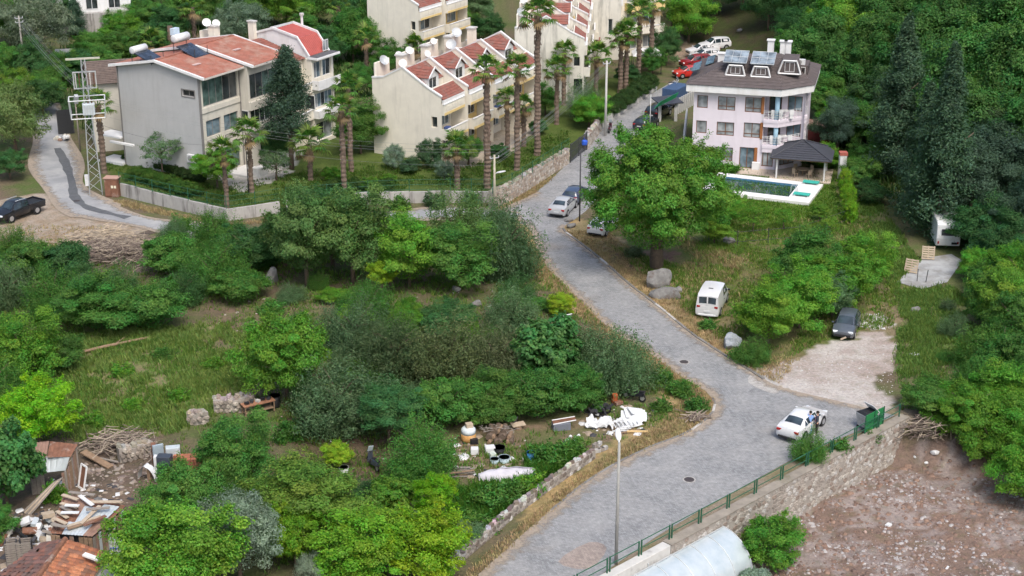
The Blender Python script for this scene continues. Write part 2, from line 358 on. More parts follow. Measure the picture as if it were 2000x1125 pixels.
# straw verges beside the paving
for line, w in ((rl[12:108], 1.5), (rr[55:112], 1.7)):
    d = dline(jx, jy, line); lay(d < w*(.45+1.1*n1), (.36, .255, .125), (.22, .175, .085), n2)
lay(inpoly(jx, jy, GP([(1295, 722), (1400, 790), (1340, 850), (1150, 940), (1150, 880), (1290, 810)])), (.34, .24, .125), (.15, .15, .06), n2)
lay(inpoly(jx, jy, GP([(1100, 450), (1160, 480), (1240, 540), (1330, 620), (1470, 720), (1440, 640), (1330, 560), (1260, 500), (1180, 440), (1130, 430)])), (.32, .24, .14), (.17, .15, .07), .7*n2+.3*n3)
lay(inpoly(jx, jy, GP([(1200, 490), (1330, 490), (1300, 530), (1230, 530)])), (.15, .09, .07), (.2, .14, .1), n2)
grav = inpoly(jx, jy, GP([(1470, 727), (1540, 700), (1620, 670), (1700, 648), (1750, 668), (1755, 710), (1715, 745), (1738, 790), (1748, 815), (1620, 790), (1520, 760)]))
lay(grav, (.33, .27, .235), (.47, .44, .41), .5*n1+.5*n2)
lay(inpoly(jx, jy, GP([(1640, 615), (1720, 610), (1735, 640), (1680, 640)])), (.5, .5, .48), (.36, .33, .29), n2)
lot = (ZZ < -1.2) & (YY < 112)
lay(lot, (.22, .152, .12), (.165, .122, .1), .4*n1+.6*n2)
lay(lot & (fbm(XX*.5+9, YY*.5, 61) > .5) & (n3 > .35), (.33, .29, .27), (.24, .2, .185), n2, .75)
lay(inpoly(jx, jy, GP([(1320, 60), (1500, 60), (1500, 110), (1390, 160), (1320, 110)])), (.3, .23, .17), (.2, .15, .11), n2)
lay((np.abs((XX-WA[0])*WN[0]+(YY-WA[1])*WN[1]+.2) < .75+.5*n2) & (ZZ > -.5) & (YY < 98) & (YY > 66), (.26, .21, .16), (.2, .17, .1), n2)
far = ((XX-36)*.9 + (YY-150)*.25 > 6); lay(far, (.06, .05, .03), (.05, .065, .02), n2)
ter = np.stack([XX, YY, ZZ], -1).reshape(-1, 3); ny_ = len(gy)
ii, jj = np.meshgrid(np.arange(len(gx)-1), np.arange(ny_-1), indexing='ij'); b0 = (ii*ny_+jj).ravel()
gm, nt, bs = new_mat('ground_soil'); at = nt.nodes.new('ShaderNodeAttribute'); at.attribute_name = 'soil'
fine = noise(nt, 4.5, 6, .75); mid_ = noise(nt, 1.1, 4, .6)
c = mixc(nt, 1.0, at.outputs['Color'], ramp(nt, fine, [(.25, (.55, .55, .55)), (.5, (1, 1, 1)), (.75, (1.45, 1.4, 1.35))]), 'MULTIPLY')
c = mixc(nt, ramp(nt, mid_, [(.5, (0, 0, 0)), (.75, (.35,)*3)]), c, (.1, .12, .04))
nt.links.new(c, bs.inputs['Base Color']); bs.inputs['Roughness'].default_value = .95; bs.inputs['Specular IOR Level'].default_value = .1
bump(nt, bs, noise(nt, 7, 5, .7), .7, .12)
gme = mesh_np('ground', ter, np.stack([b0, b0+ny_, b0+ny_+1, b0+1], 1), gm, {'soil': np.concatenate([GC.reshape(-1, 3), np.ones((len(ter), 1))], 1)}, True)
tag(link('ground', gme), kind='structure')

# ------------------------------------------------------------------ road, lane, kerbs
def paving(name, base, brick=(.22, .11), rot=.6, patch=(.52, .5, .47)):
    m, nt, b = new_mat(name); v = mapping(nt, (1, 1, 1), (0, 0, rot)); br = nt.nodes.new('ShaderNodeTexBrick'); nt.links.new(v, br.inputs['Vector'])
    br.inputs['Scale'].default_value = 1.0; br.inputs['Brick Width'].default_value = brick[0]; br.inputs['Row Height'].default_value = brick[1]; br.inputs['Mortar Size'].default_value = .008
    br.inputs['Color1'].default_value = (*[x*.8 for x in base], 1); br.inputs['Color2'].default_value = (*[min(1, x*1.18) for x in base], 1); br.inputs['Mortar'].default_value = (*[x*.45 for x in base], 1)
    c = mixc(nt, ramp(nt, noise(nt, .35, 5, .65), [(.38, (0, 0, 0)), (.68, (.75,)*3)]), br.outputs[0], patch)
    c = mixc(nt, 1.0, c, ramp(nt, noise(nt, 3.2, 6, .75), [(.28, (.72, .72, .73)), (.7, (1.2, 1.19, 1.17))]), 'MULTIPLY')
    c = mixc(nt, ramp(nt, noise(nt, .12, 3, .6), [(.6, (0, 0, 0)), (.72, (.35,)*3)]), c, (.26, .21, .16))
    nt.links.new(c, b.inputs['Base Color']); b.inputs['Roughness'].default_value = .85; b.inputs['Specular IOR Level'].default_value = .2
    bump(nt, b, br.outputs['Fac'], .4, -.015); return m
pave_m = paving('paving_blocks', (.25, .256, .26), patch=(.34, .337, .33))
def flat_sheet(name, poly, z, mat, th=.0):
    tri = tessellate_polygon([[Vector((p[0], p[1], 0)) for p in poly]]); m = MB(); m.v = [(p[0], p[1], z) for p in poly]
    for t in tri:
        a, b, c = (Vector(m.v[i]) for i in t); m.f.append(tuple(t) if (b-a).cross(c-a).z > 0 else tuple(reversed(t)))
    return m.build(name, mat)
tag(flat_sheet('road', road_poly, .03, pave_m), kind='structure')
dm, nt, bs = new_mat('road_dust'); at = nt.nodes.new('ShaderNodeAttribute'); at.attribute_name = 'edge'
th_ = nt.nodes.new('ShaderNodeMath'); th_.operation = 'ADD'; nt.links.new(at.outputs['Fac'], th_.inputs[0]); nt.links.new(noise(nt, 1.3, 6, .7), th_.inputs[1])
al_ = ramp(nt, th_.outputs[0], [(.72, (0, 0, 0)), (1.0, (.85,)*3)]); nt.links.new(al_, bs.inputs['Alpha'])
nt.links.new(ramp(nt, noise(nt, 5, 5, .7), [(.3, (.25, .2, .15)), (.7, (.4, .34, .27))]), bs.inputs['Base Color']); bs.inputs['Roughness'].default_value = .95
def dust(line, side, w=1.5):
    V, A = [], []
    for i, q in enumerate(line):
        t = np.array(line[min(i+1, len(line)-1)])-np.array(line[max(i-1, 0)]); t /= np.linalg.norm(t)+1e-9; nn = np.array((-t[1], t[0]))*side
        for k in range(4): xy = np.array(q)+nn*(w*k/3-.08); V.append((xy[0], xy[1], .036)); A.append(.62-.62*k/3)
    n = len(line); F = np.array([(i*4+k, i*4+k+1, (i+1)*4+k+1, (i+1)*4+k) for i in range(n-1) for k in range(3)])
    o = link('road_edge_dust', mesh_np('road_edge_dust', np.array(V), F, dm, {'edge': np.array(A)})); tag(o, kind='structure')
dust(rl[6:110], -1); dust(rr[58:120], -1, 1.3)
asph = plain('worn_asphalt', (.26, .265, .27), .9, .16, .5, .4, c2=(.36, .36, .35), c2at=(.45, .65))
m = MB(); L = []; NL = len(lane_c)
for i, q in enumerate(lane_c):
    t = np.array(lane_c[min(i+1, NL-1)])-np.array(lane_c[max(i-1, 0)]); t /= np.linalg.norm(t); nn = np.array((-t[1], t[0])); w = 1.75 + .4*math.sin(i*.35) + (.55 if i < 42 else 0)
    row = []
    for k in range(5):
        xy = np.array(q)+nn*w*(k-2)/2; row.append((xy[0], xy[1], Tz(*xy)+.045))
    L.append(row)
for a, b in zip(L, L[1:]):
    for k in range(4): m.poly([a[k+1], a[k], b[k], b[k+1]])
tag(m.build('lane', asph, smooth=True), kind='structure')
def dust_lane(side):
    V, A = [], []
    for i, row in enumerate(L):
        e = np.array(row[0 if side < 0 else 4]); c_ = np.array(row[2])
        for k in range(4): q = e+(c_-e)*(k/3*.75-.06); V.append((q[0], q[1], Tz(q[0], q[1])+.051)); A.append(.66-.66*k/3)
    n = len(L); F = np.array([(i*4+k, i*4+k+1, (i+1)*4+k+1, (i+1)*4+k) for i in range(n-1) for k in range(3)])
    tag(link('lane_edge_dust', mesh_np('lane_edge_dust', np.array(V), F, dm, {'edge': np.array(A)})), kind='structure')
dust_lane(-1); dust_lane(1)
for q, c_ in (([(1090, 1098), (1150, 1060), (1185, 1072), (1150, 1112)], (.3, .25, .22)), ([(1475, 728), (1520, 752), (1512, 770), (1462, 748)], (.4, .385, .36))):
    tag(flat_sheet('paving_patch', [tuple(p) for p in spline(GP(q), 3, True)], .034, paving('paving_patch_%d' % int(c_[0]*1000+q[0][0]), c_, patch=tuple(x*1.15 for x in c_))), kind='structure')
# dark mended trench along the lane
m = MB()
tr_ = spline(GP([(112, 290), (128, 320), (140, 355), (146, 385), (170, 405), (215, 418), (250, 426)]), 6)
for i, (a, b) in enumerate(zip(tr_, tr_[1:])):
    t = (b-a)/np.linalg.norm(b-a); nn = np.array((-t[1], t[0]))*(.24+.32*float(vnoise(i*.7, 3, 9)))
    if i == 0: pl, pr = a+nn, a-nn
    ql, qr = b+nn, b-nn; m.poly([(p[0], p[1], Tz(*p)+.056) for p in (pr, qr, ql, pl)]); pl, pr = ql, qr
tag(m.build('lane_patch', plain('dark_asphalt', (.1, .105, .112), .85, .2, 2)), kind='structure')

def kerb(name, line, w=.22, h=.13, step=1.0, label=None):
    root = tag(thing(name, None, None), kind='structure'); me = None; acc = [np.array(line[0])]
    for q in line[1:]:
        if np.linalg.norm(np.array(q)-acc[-1]) > step: acc.append(np.array(q))
    for i, (a, b) in enumerate(zip(acc, acc[1:])):
        d = b-a; l = np.linalg.norm(d)
        if me is None:
            mb = MB().box((0, 0, 0), (1, w, h)); o = mb.build('kerb_stone', dull, root, local=True, bevel=.02); me = o.data
        else: o = link('kerb_stone', me, root); bb = o.modifiers.new('bevel', 'BEVEL'); bb.width = .02; bb.segments = 1
        o.location = (*((a+b)/2), h/2-.02+random.uniform(-.02, .01)); o.rotation_euler = (0, random.uniform(-.01, .01), math.atan2(d[1], d[0])+random.uniform(-.02, .02)); o.scale = (l*.97, 1, 1)
        g = random.choice((.17, .2, .24, .2, .5)); o.color = (g, g*.97, g*.92, 1)
kerb('kerb', [q for q in rr[60:108]])
kerb('kerb_curve', [q for q in rl[13:46]], .18, .1)

# manholes
for i, (px, py, lb) in enumerate(((1346, 938, 'dark round manhole cover in the paving near the railing'), (1336, 708, 'dark manhole cover in the paving below the white van'), (1024, 436, 'manhole cover near the top bend of the road'), (150, 393, 'pale round manhole cover in the side lane'))):
    p = G(px, py); t = thing('manhole', lb, 'manhole', (p[0], p[1], p[2]+.035), group='manhole covers')
    MB().prism([(.42*math.cos(k*.5236), .42*math.sin(k*.5236)) for k in range(12)], 0, .02).build('rim_ring', concrete, t, local=True)
    MB().prism([(.33*math.cos(k*.5236), .33*math.sin(k*.5236)) for k in range(12)], 0, .03).build('cover', plain('cast_iron', (.06, .05, .05), .6), t, local=True)

# ------------------------------------------------------------------ stone walls built of single stones
STONES = []
for k in range(10):
    n = random.randint(5, 7); an = sorted((2*math.pi*i/n+random.uniform(-.3, .3)) for i in range(n)); mb = MB()
    a = [(.5*math.cos(t)*random.uniform(.9, 1.1), 0, .5*math.sin(t)*random.uniform(.9, 1.1)) for t in an]
    f = [(x*.82, -.5, z*.82) for x, _, z in a]; kk = len(mb.v); mb.v += a + f
    mb.f += [tuple(range(n, 2*n))] + [(i, (i+1) % n, n+(i+1) % n, n+i) for i in range(n)]
    me = bpy.data.meshes.new('stone'); me.from_pydata(mb.v, [], mb.f); me.materials.append(stone_m); STONES.append(me)
def stone_wall(name, label, pts, zb, zt, size=.36, thick=.5, cap=None, limit=300, tones=((.5, .47, .42), (.42, .38, .33), (.36, .32, .28), (.55, .53, .5), (.3, .24, .2)), skip=0.0, outset=.03):
    root = thing(name, label, 'stone wall', (*pts[0][:2], 0)); core = MB(); cand = []; top = []
    capm = MB()
    for (a, b) in zip(pts, pts[1:]):
        fr = Fr((*a[:2], 0), (b[0]-a[0], b[1]-a[1])); l = math.hypot(b[0]-a[0], b[1]-a[1])
        z0a, z0b, z1a, z1b = zb(a), zb(b), zt(a), zt(b)
        core.hexa([fr.p(0, 0, z0a), fr.p(l, 0, z0b), fr.p(l, -thick, z0b), fr.p(0, -thick, z0a)], [fr.p(0, 0, z1a), fr.p(l, 0, z1b), fr.p(l, -thick, z1b), fr.p(0, -thick, z1a)])
        if cap: capm.hexa([fr.p(0, .06, z1a+.003), fr.p(l, .06, z1b+.003), fr.p(l, -thick-.05, z1b+.003), fr.p(0, -thick-.05, z1a+.003)], [fr.p(0, .06, z1a+cap), fr.p(l, .06, z1b+cap), fr.p(l, -thick-.05, z1b+cap), fr.p(0, -thick-.05, z1a+cap)])
        nu = max(1, int(l/size))
        for i in range(nu):
            u = (i+.5)*l/nu; lo = z0a+(z0b-z0a)*u/l; hi = z1a+(z1b-z1a)*u/l; nz = max(1, int((hi-lo)/(size*.8)))
            for j in range(nz):
                if random.random() < skip: continue
                uu = u+(.5 if j % 2 else 0)*l/nu*.9+random.uniform(-.06, .06); z = lo+(j+.5)*(hi-lo)/nz+random.uniform(-.04, .04)
                if uu > l-.05: continue
                p = fr.p(uu, -.03, z); cand.append((p[1], p, fr.ang(), l/nu*random.uniform(.88, 1.22), (hi-lo)/nz*random.uniform(.9, 1.25)))
        if not cap:
            for i in range(int(l/(size*.75))):
                u = (i+.5)*size*.75; z = z1a+(z1b-z1a)*u/l; top.append((fr.p(u, -thick*random.uniform(.25, .8), z-.03), fr.ang(), size*random.uniform(.8, 1.3)))
    core.build('core', mortar, root)
    if cap: capm.build('coping', plain('dirty_coping', (.26, .23, .19), .95, .25, 1.5, .4, c2=(.16, .15, .09)), root)
    cand.sort(key=lambda c: c[0]); rest = {}
    w0 = wloc(root)
    for k, (_, p, an, sx, sz) in enumerate(cand):
        col = random.choice(tones); v = random.uniform(.8, 1.2); me = random.choice(STONES)
        M = Matrix.Translation(Vector(p)-w0) @ Matrix.Rotation(an, 4, 'Z') @ Matrix.Rotation(random.uniform(-.5, .5), 4, 'Y') @ Matrix.Diagonal((sx, (outset+.04)*random.uniform(1.4, 2.2), sz, 1))
        if k < limit:
            o = link('stone', me, root); o.matrix_basis = M; o.color = (*[x*v for x in col], 1)
        else: rest.setdefault(col, []).append((me, M))
    for p, an, sx in top:
        me = random.choice(STONES); M = Matrix.Translation(Vector(p)-w0) @ Matrix.Rotation(an+random.uniform(-.4, .4), 4, 'Z') @ Matrix.Rotation(-math.pi/2+random.uniform(-.25, .25), 4, 'X') @ Matrix.Diagonal((sx*1.15, .42*random.uniform(.5, 1.1), thick*random.uniform(.7, 1.1), 1))
        o = link('stone', me, root); o.matrix_basis = M; c_ = random.choice(tones); o.color = (*[x*random.uniform(.8, 1.1) for x in c_], 1)
    for col, lst in rest.items():
        mb = MB()
        for me, M in lst:
            kk = len(mb.v); mb.v += [tuple(M @ v.co) for v in me.vertices]; mb.f += [tuple(kk+i for i in f.vertices) for f in me.polygons]
        o = mb.build('stones', stone_m, root, local=True); o.color = (*col, 1); o['kind'] = 'stuff'
    return root
# the retaining wall below the road: plain concrete end, then rubble stone
wdir = WD; wlen = float(np.linalg.norm(WB-WA))
w_at = lambda s, off=0.0: (WA[0]+WD[0]*s+WN[0]*off, WA[1]+WD[1]*s+WN[1]*off)
stone_wall('retaining_wall', 'long rubble stone retaining wall below the green railing', [w_at(s, .62) for s in np.linspace(4.0, wlen+.3, 14)], lambda p: LOT-.35, lambda p: .12, .42, .6, .07)
rw = thing('concrete_retaining_wall', 'plain grey concrete retaining wall beside the plastic tunnel', 'wall', (*w_at(-6), 0))
MB().fbox(Fr((*w_at(-9, .62), 0), WD), 0, 12.98, -.62, 0, LOT-.4, .16).build('wall', conc_l, rw, bevel=.03)
MB().tube([(*w_at(2.0, .66), -.2), (*w_at(1.9, .72), -2.6)], .05, 6).build('drain_pipe', metal_g, rw)
# upper roadside stone wall
up = GP([(962, 408), (1000, 392), (1040, 367), (1080, 340), (1112, 319)])
stone_wall('garden_stone_wall', 'rough stone wall with straw foot along the palm garden, up to the gate', [(p[0], p[1]) for p in up], lambda p: -.1, lambda p: 1.75 if p[1] < 150 else 1.55, .34, .5, None, 240, tones=((.55, .48, .4), (.46, .37, .29), (.36, .28, .22), (.6, .56, .5)))
up2 = GP([(1148, 292), (1175, 255)])
stone_wall('garden_stone_wall', 'short stone wall between the garden gate and the roadside pole', [(p[0], p[1]) for p in up2], lambda p: -.1, lambda p: 1.5, .36, .5, None, 120)
up3 = thing('roadside_wall', 'low pale concrete wall along the upper street under the hedge', 'wall', G(1180, 250))
q = GP([(1178, 250), (1215, 222), (1250, 198), (1284, 174)])
for a, b in zip(q, q[1:]):
    MB().fbox(Fr(a, (b[0]-a[0], b[1]-a[1])), 0, math.dist(a[:2], b[:2])-.02, -.3, 0, -.1, 1.0).build('panel', conc_l, up3, bevel=.02)

# ------------------------------------------------------------------ concrete garden wall with fence
gw = thing('garden_wall', 'stained grey concrete wall round the garden of the grey block', 'wall', G(240, 385))
gwp = GP([(236, 383), (300, 399), (370, 416), (444, 432), (500, 424), (548, 416)]); 
gw2 = thing('garden_wall', 'stained concrete wall below the lawn of the cream terrace', 'wall', G(720, 400))
gwp2 = GP([(560, 414), (640, 407), (720, 400), (800, 397), (880, 396), (962, 396)])
def fence(name, label, pts, zbase, h, gap=2.0, rails=3, mat=green_p, thin=True):
    root = thing(name, label, 'fence', (*pts[0][:2], zbase))
    rails_m = [MB() for _ in range(rails)]
    wire = MB()
    for a, b in zip(pts, pts[1:]):
        l = math.dist(a[:2], b[:2]); n = max(1, int(l/gap))
        for i in range(n):
            t = i/n; x, y = a[0]+(b[0]-a[0])*t, a[1]+(b[1]-a[1])*t
            MB().box((x, y, zbase+h/2), (.06, .06, h)).build('post', mat, root)
        for k in range(rails):
            z = zbase+h*(k+.4)/(rails-.4) if rails > 1 else zbase+h
            rails_m[k].tube([(a[0], a[1], z), (b[0], b[1], z)], .018, 4)
        if thin:
            for i in range(int(l/.16)):
                t = i*.16/l; x, y = a[0]+(b[0]-a[0])*t, a[1]+(b[1]-a[1])*t
                wire.poly([(x-.004, y, zbase), (x+.004, y, zbase), (x+.004, y, zbase+h*.95), (x-.004, y, zbase+h*.95)])
    for r in rails_m: r.build('rail', mat, root)
    if thin: wire.build('mesh_wire', mat, root)
    return root
for root, pts in ((gw, gwp), (gw2, gwp2)):
    for i, (a, b) in enumerate(zip(pts, pts[1:])):
        l = math.dist(a[:2], b[:2]); fr = Fr(a, (b[0]-a[0], b[1]-a[1])); n = max(1, round(l/2.5))
        for k in range(n):
            MB().fbox(fr, l*k/n, l*(k+1)/n-.015, -.25, 0, -.3, 1.32-.04*((k+i) % 2)-.04*i).build('panel', concrete, root, bevel=.02)
fence('mesh_fence', 'dark green mesh fence on the garden wall of the grey block', gwp, 1.25, 1.3)
fence('mesh_fence', 'dark green mesh fence on the wall below the cream terrace', gwp2, 1.2, 1.3)
fence('mesh_fence', 'mesh fence along the top of the rough stone wall', up, 1.55, 1.3)
fence('mesh_fence', 'thin posts and wire fence across the field below the pool', GP([(1384, 470), (1440, 480), (1500, 475), (1560, 470), (1612, 452), (1655, 436)]), 0, 1.5, 2.2, 2, metal_d, False)
# gate in the garden wall
ga, gb = G(1114, 318), G(1146, 293); gfr = Fr(ga, (gb[0]-ga[0], gb[1]-ga[1])); gl = math.dist(ga[:2], gb[:2])
gt = thing('garden_gate', 'dark metal bar gate in the stone wall, blue bag hung on it', 'gate', ga)
for u in (0, gl/2, gl-.1): MB().fbox(gfr, u, u+.1, -.05, .05, 0, 2.1).build('post', metal_d, gt)
for z in (.2, 1.1, 1.95): MB().fbox(gfr, .1, gl-.1, -.02, .02, z, z+.06).build('rail', metal_d, gt)
for k in range(int(gl/.16)): MB().fbox(gfr, .1+k*.16, .13+k*.16, -.015, .015, .1, 2.0).build('bar', metal_d, gt)
# crumbling low wall at the left of the road
lw = GP([(862, 1150), (890, 1108), (950, 1058), (1010, 1005), (1070, 960), (1120, 925), (1163, 895)])
stone_wall('verge_wall', 'crumbling low whitewashed stone wall at the left verge of the road', [(p[0], p[1]) for p in lw], lambda p: -.2, lambda p: .62, .42, .35, None, 150, tones=((.22, .19, .16), (.16, .13, .11), (.6, .58, .55), (.3, .27, .24)))
# dry stone terraces in the scrub
for (a, b, h, lb) in (((418, 806), (498, 800), 1.15, 'dry stone terrace wall beside the wooden bench'), ((366, 830), (408, 824), .9, 'small broken dry stone wall in the grass'), ((235, 905), (300, 880), 1.0, 'tumbled dry stone wall behind the farmyard')):
    a, b = G(*a), G(*b); z = min(a[2], b[2])
    stone_wall('dry_stone_wall', lb, [a, ((a[0]+b[0])/2, (a[1]+b[1])/2-.3), b], lambda p: z-.3, lambda p: z+h*random.uniform(.8, 1.05), .32, .7, None, 60, tones=((.5, .45, .38), (.42, .36, .3), (.32, .28, .24)), outset=.16)

# ------------------------------------------------------------------ green railing above the retaining wall
rail = thing('railing', 'green metal railing along the road above the stone wall', 'railing', (*w_at(-3), .1))
ns = 13; sl = (wlen+6)/ns
for k in range(ns):
    s0 = -6+k*sl; s1 = s0+sl-.22
    if 25.6 < (s0+s1)/2 < 26.6: pass
    for s in (s0, s1): MB().box((*w_at(s, .15), .62), (.07, .07, 1.05), rz=math.atan2(WD[1], WD[0])).build('post', green_p, rail)
    for z in (.62, 1.1): MB().tube([(*w_at(s0, .15), z), (*w_at(s1, .15), z)], .028, 6).build('rail', green_p, rail)
# ------------------------------------------------------------------ building helpers
def window(fr, u0, u1, z0, z1, root, n=0.0, rec=.12, fm=None, gm=None, div=2, fw=.07, transom=None, name='window'):
    fm = fm or alu; gm = gm or pane_d; a, b = n-rec-.06, n-rec; m = MB()
    m.fbox(fr, u0, u1, a, b, z0, z0+fw); m.fbox(fr, u0, u1, a, b, z1-fw, z1); m.fbox(fr, u0, u0+fw, a, b, z0+fw, z1-fw); m.fbox(fr, u1-fw, u1, a, b, z0+fw, z1-fw)
    zz = [z0+fw, z1-fw]
    if transom: m.fbox(fr, u0+fw, u1-fw, a, b-.005, transom-fw/2, transom+fw/2); zz = [z0+fw, transom-fw/2, transom+fw/2, z1-fw]
    w = (u1-u0-2*fw)/div; cells = []
    for k in range(div):
        if k:
            for q in range(0, len(zz), 2): m.fbox(fr, u0+fw+w*k-fw/2, u0+fw+w*k+fw/2, a, b-.006, zz[q], zz[q+1])
        for q in range(0, len(zz), 2): cells.append((u0+fw+w*k+(fw/2 if k else 0), u0+fw+w*(k+1)-(fw/2 if k < div-1 else 0), zz[q], zz[q+1]))
    o = m.build(name, fm, root)
    for c in cells: MB().fbox(fr, c[0], c[1], a+.02, a+.03, c[2], c[3]).build('pane', gm if not isinstance(gm, (list, tuple)) else random.choice(gm), o)
    return o
def slope(m, a, b, c, d, rows, lift=.045, wav=0):
    # courses of tiles from the eave a-b up to the ridge d-c, each course overlapping the one below
    a, b, c, d = map(Vector, (a, b, c, d)); nrm = (b-a).cross(d-a).normalized()
    if nrm.z < 0: nrm = -nrm
    for k in range(rows):
        t0, t1 = k/rows, (k+1)/rows; p, q, r, s = a.lerp(d, t0), b.lerp(c, t0), b.lerp(c, t1), a.lerp(d, t1); up = nrm*lift
        m.poly([p+up, q+up, r+nrm*.005, s+nrm*.005]); m.poly([p-nrm*.02, q-nrm*.02, q+up, p+up])
def corr(m, a, b, c, d, per=.3, amp=.03):
    a, b, c, d = map(Vector, (a, b, c, d)); nrm = (b-a).cross(d-a).normalized(); n = max(2, int((b-a).length/per))*2
    m.grid(lambda s, t: a.lerp(b, s).lerp(d.lerp(c, s), t) + nrm*(amp if round(s*n) % 2 else 0), n, 1)
def ac_unit(fr, u, z, root, n=0.0, s=1.0):
    o = MB().fbox(fr, u, u+.85*s, n+.06, n+.4, z, z+.6*s).build('air_conditioner', whitep, root, bevel=.02)
    MB().tube([fr.p(u+.3*s, n+.4, z+.3*s), fr.p(u+.3*s, n+.43, z+.3*s)], .22*s, 12).build('fan_grille', plain('grille', (.3, .3, .3), .6), o)
    return o
def dish(root, p, r=.5, az=-.6, el=.6, mat=None):
    m = MB(); d = Vector((math.sin(az)*math.cos(el), -math.cos(az)*math.cos(el), math.sin(el))); a = d.cross(Vector((0, 0, 1))).normalized(); b = a.cross(d)
    c = Vector(p)+Vector((0, 0, .7))
    m.grid(lambda s, t: c + (a*math.cos(s*6.2832)+b*math.sin(s*6.2832))*r*t + d*(t*t-1)*r*.28, 14, 3)
    o = m.build('satellite_dish', mat or white, root, True)
    k = MB(); k.tube([p, c-d*.15], .035, 6); k.tube([c-b*r*.8, c+d*r*.75], .015, 4); k.tube([c+d*r*.7, c+d*r*.85], .05, 6); k.build('dish_mount', metal_g, o); return o
def gable_wall(m, fr, n0, n1, u, zb, pts):          # polygon wall across the building at position u
    m.poly([fr.p(u, n0, zb)] + [fr.p(u, n1, zb)] + [fr.p(u, a, z) for a, z in pts])

# ------------------------------------------------------------------ grey apartment block with red sheet roof
class FrRow(Fr):                                   # the far units of the row are narrower
    def p(s, u, n, z):
        if u > 12.3: u = 12.3+(u-12.3)*.66; n = n if n < .9 else .9+(n-.9)*.7
        return Fr.p(s, u, n, z)
f1 = FrRow((-31.24, 150.77, 0), (.49, .87)); D1 = 11.0
b1 = thing('apartment_block', 'grey three storey block with red sheet roof, cream units at its far end', 'building', f1.o)
EV, RG = 10.7, 11.7
ew = Fr(f1.p(0, -D1, 0), f1.n)
m = MB(); m.wall(ew, 0, D1, -.6, EV, [(8.6, 10.2, 8.5, 9.15)], .25); m.poly([ew.p(0, 0, EV), ew.p(D1, 0, EV), ew.p(D1/2, 0, RG)])
m.build('end_wall', greyw, b1); 
o = MB().fbox(ew, 8.5, 10.3, 0, .05, 9.15, 9.25).fbox(ew, 8.5, 10.3, 0, .05, 8.4, 8.5).fbox(ew, 8.5, 8.6, 0, .05, 8.5, 9.15).fbox(ew, 10.2, 10.3, 0, .05, 8.5, 9.15).build('window_surround', greyd, b1)
window(ew, 8.6, 10.2, 8.5, 9.15, b1, 0, .15, greyd, pane_d, 2)
MB().fbox(ew, D1-.28, D1+.02, -.03, .03, -.6, EV).build('corner_trim', greyd, b1); MB().fbox(ew, -.02, .16, -.03, .03, -.6, EV).build('corner_trim', greyd, b1)
ac_unit(ew, 5.3, 1.4, b1); ac_unit(ew, 8.9, 1.7, b1, 0, 1.35)
def section(u0, u1, off, zt, mat, holes, name='wall'):
    m = MB(); m.wall(f1, u0, u1, -.6, zt, holes, .25, off)
    if u0 > 0: m.poly([f1.p(u0, off, -.6), f1.p(u0, off, zt), f1.p(u0, -2, zt), f1.p(u0, -2, -.6)])
    m.poly([f1.p(u1, off, zt), f1.p(u1, off, -.6), f1.p(u1, -D1, -.6), f1.p(u1, -D1, zt)])
    m.poly([f1.p(u1, -D1, -.6), f1.p(u0, -D1, -.6), f1.p(u0, -D1, zt), f1.p(u1, -D1, zt)]); m.poly([f1.p(u0, -D1, zt), f1.p(u0, off, zt), f1.p(u1, off, zt), f1.p(u1, -D1, zt)])
    return m.build(name, mat, b1)
h1 = [(.3, 5.8, 7.5, 10.2), (.5, 2.8, 4.3, 6.0), (3.3, 5.6, 4.3, 6.0), (.5, 2.6, .9, 2.6), (3.2, 5.6, .1, 2.6)]
section(0, 6.1, 0, EV, greige, h1)
window(f1, .3, 5.8, 7.5, 10.2, b1, 0, .15, greyd, [pane_g, pane_g, pane_d], 5)
for h in h1[1:]: window(f1, *h, b1, 0, .15, greyd, [pane_b, pane_d, pane_g], 2)
for a, b in ((.5, 2.8), (3.3, 5.6)):
    g = MB().fbox(f1, a, b, .01, .06, 3.45, 3.95).build('vent_panel', greyd, b1)
    for k in range(4): MB().fbox(f1, a+.1, b-.1, .06, .08, 3.52+k*.1, 3.57+k*.1).build('slat', greige, g)
h2 = [(6.4, 12.0, 7.1, 9.7), (6.3, 12.0, 4.4, 6.0), (7.6, 12.0, 1.2, 2.6)]
section(6.1, 12.3, 1.1, EV, greige, h2)
window(f1, 6.4, 12.0, 7.1, 9.7, b1, 1.1, .15, greyd, [pane_g, pane_b, pane_d], 5); window(f1, 6.3, 12.0, 4.4, 6.0, b1, 1.1, .15, alu, pane_d, 7); window(f1, 7.6, 12.0, 1.2, 2.6, b1, 1.1, .15, alu, pane_d, 6)
sd = Fr(f1.p(6.1, -.0, 0), f1.n); window(sd, .05, 1.05, 4.4, 6.0, b1, .16, .06, alu, pane_d, 1)
MB().fbox(f1, 6.0, 12.25, 1.1, 1.7, 3.9, 4.3).build('balcony_band', greige, b1); MB().fbox(f1, 6.0, 12.25, 1.1, 1.45, 6.05, 6.9).build('balcony_band', greige, b1)
for k, u in enumerate((8.7, 9.9, 11.1)): ac_unit(f1, u, 2.9, b1, 1.4)
MB().tube([f1.p(6.0, .12, -.3), f1.p(6.0, .12, 10.5)], .06, 6).build('drain_pipe', greyd, b1)
MB().fbox(f1, .0, 6.05, 0, .12, 6.9, 7.4).build('floor_band', greige, b1); MB().fbox(f1, .0, 5.95, 0, .1, 3.0, 3.3).build('floor_band', greige, b1)
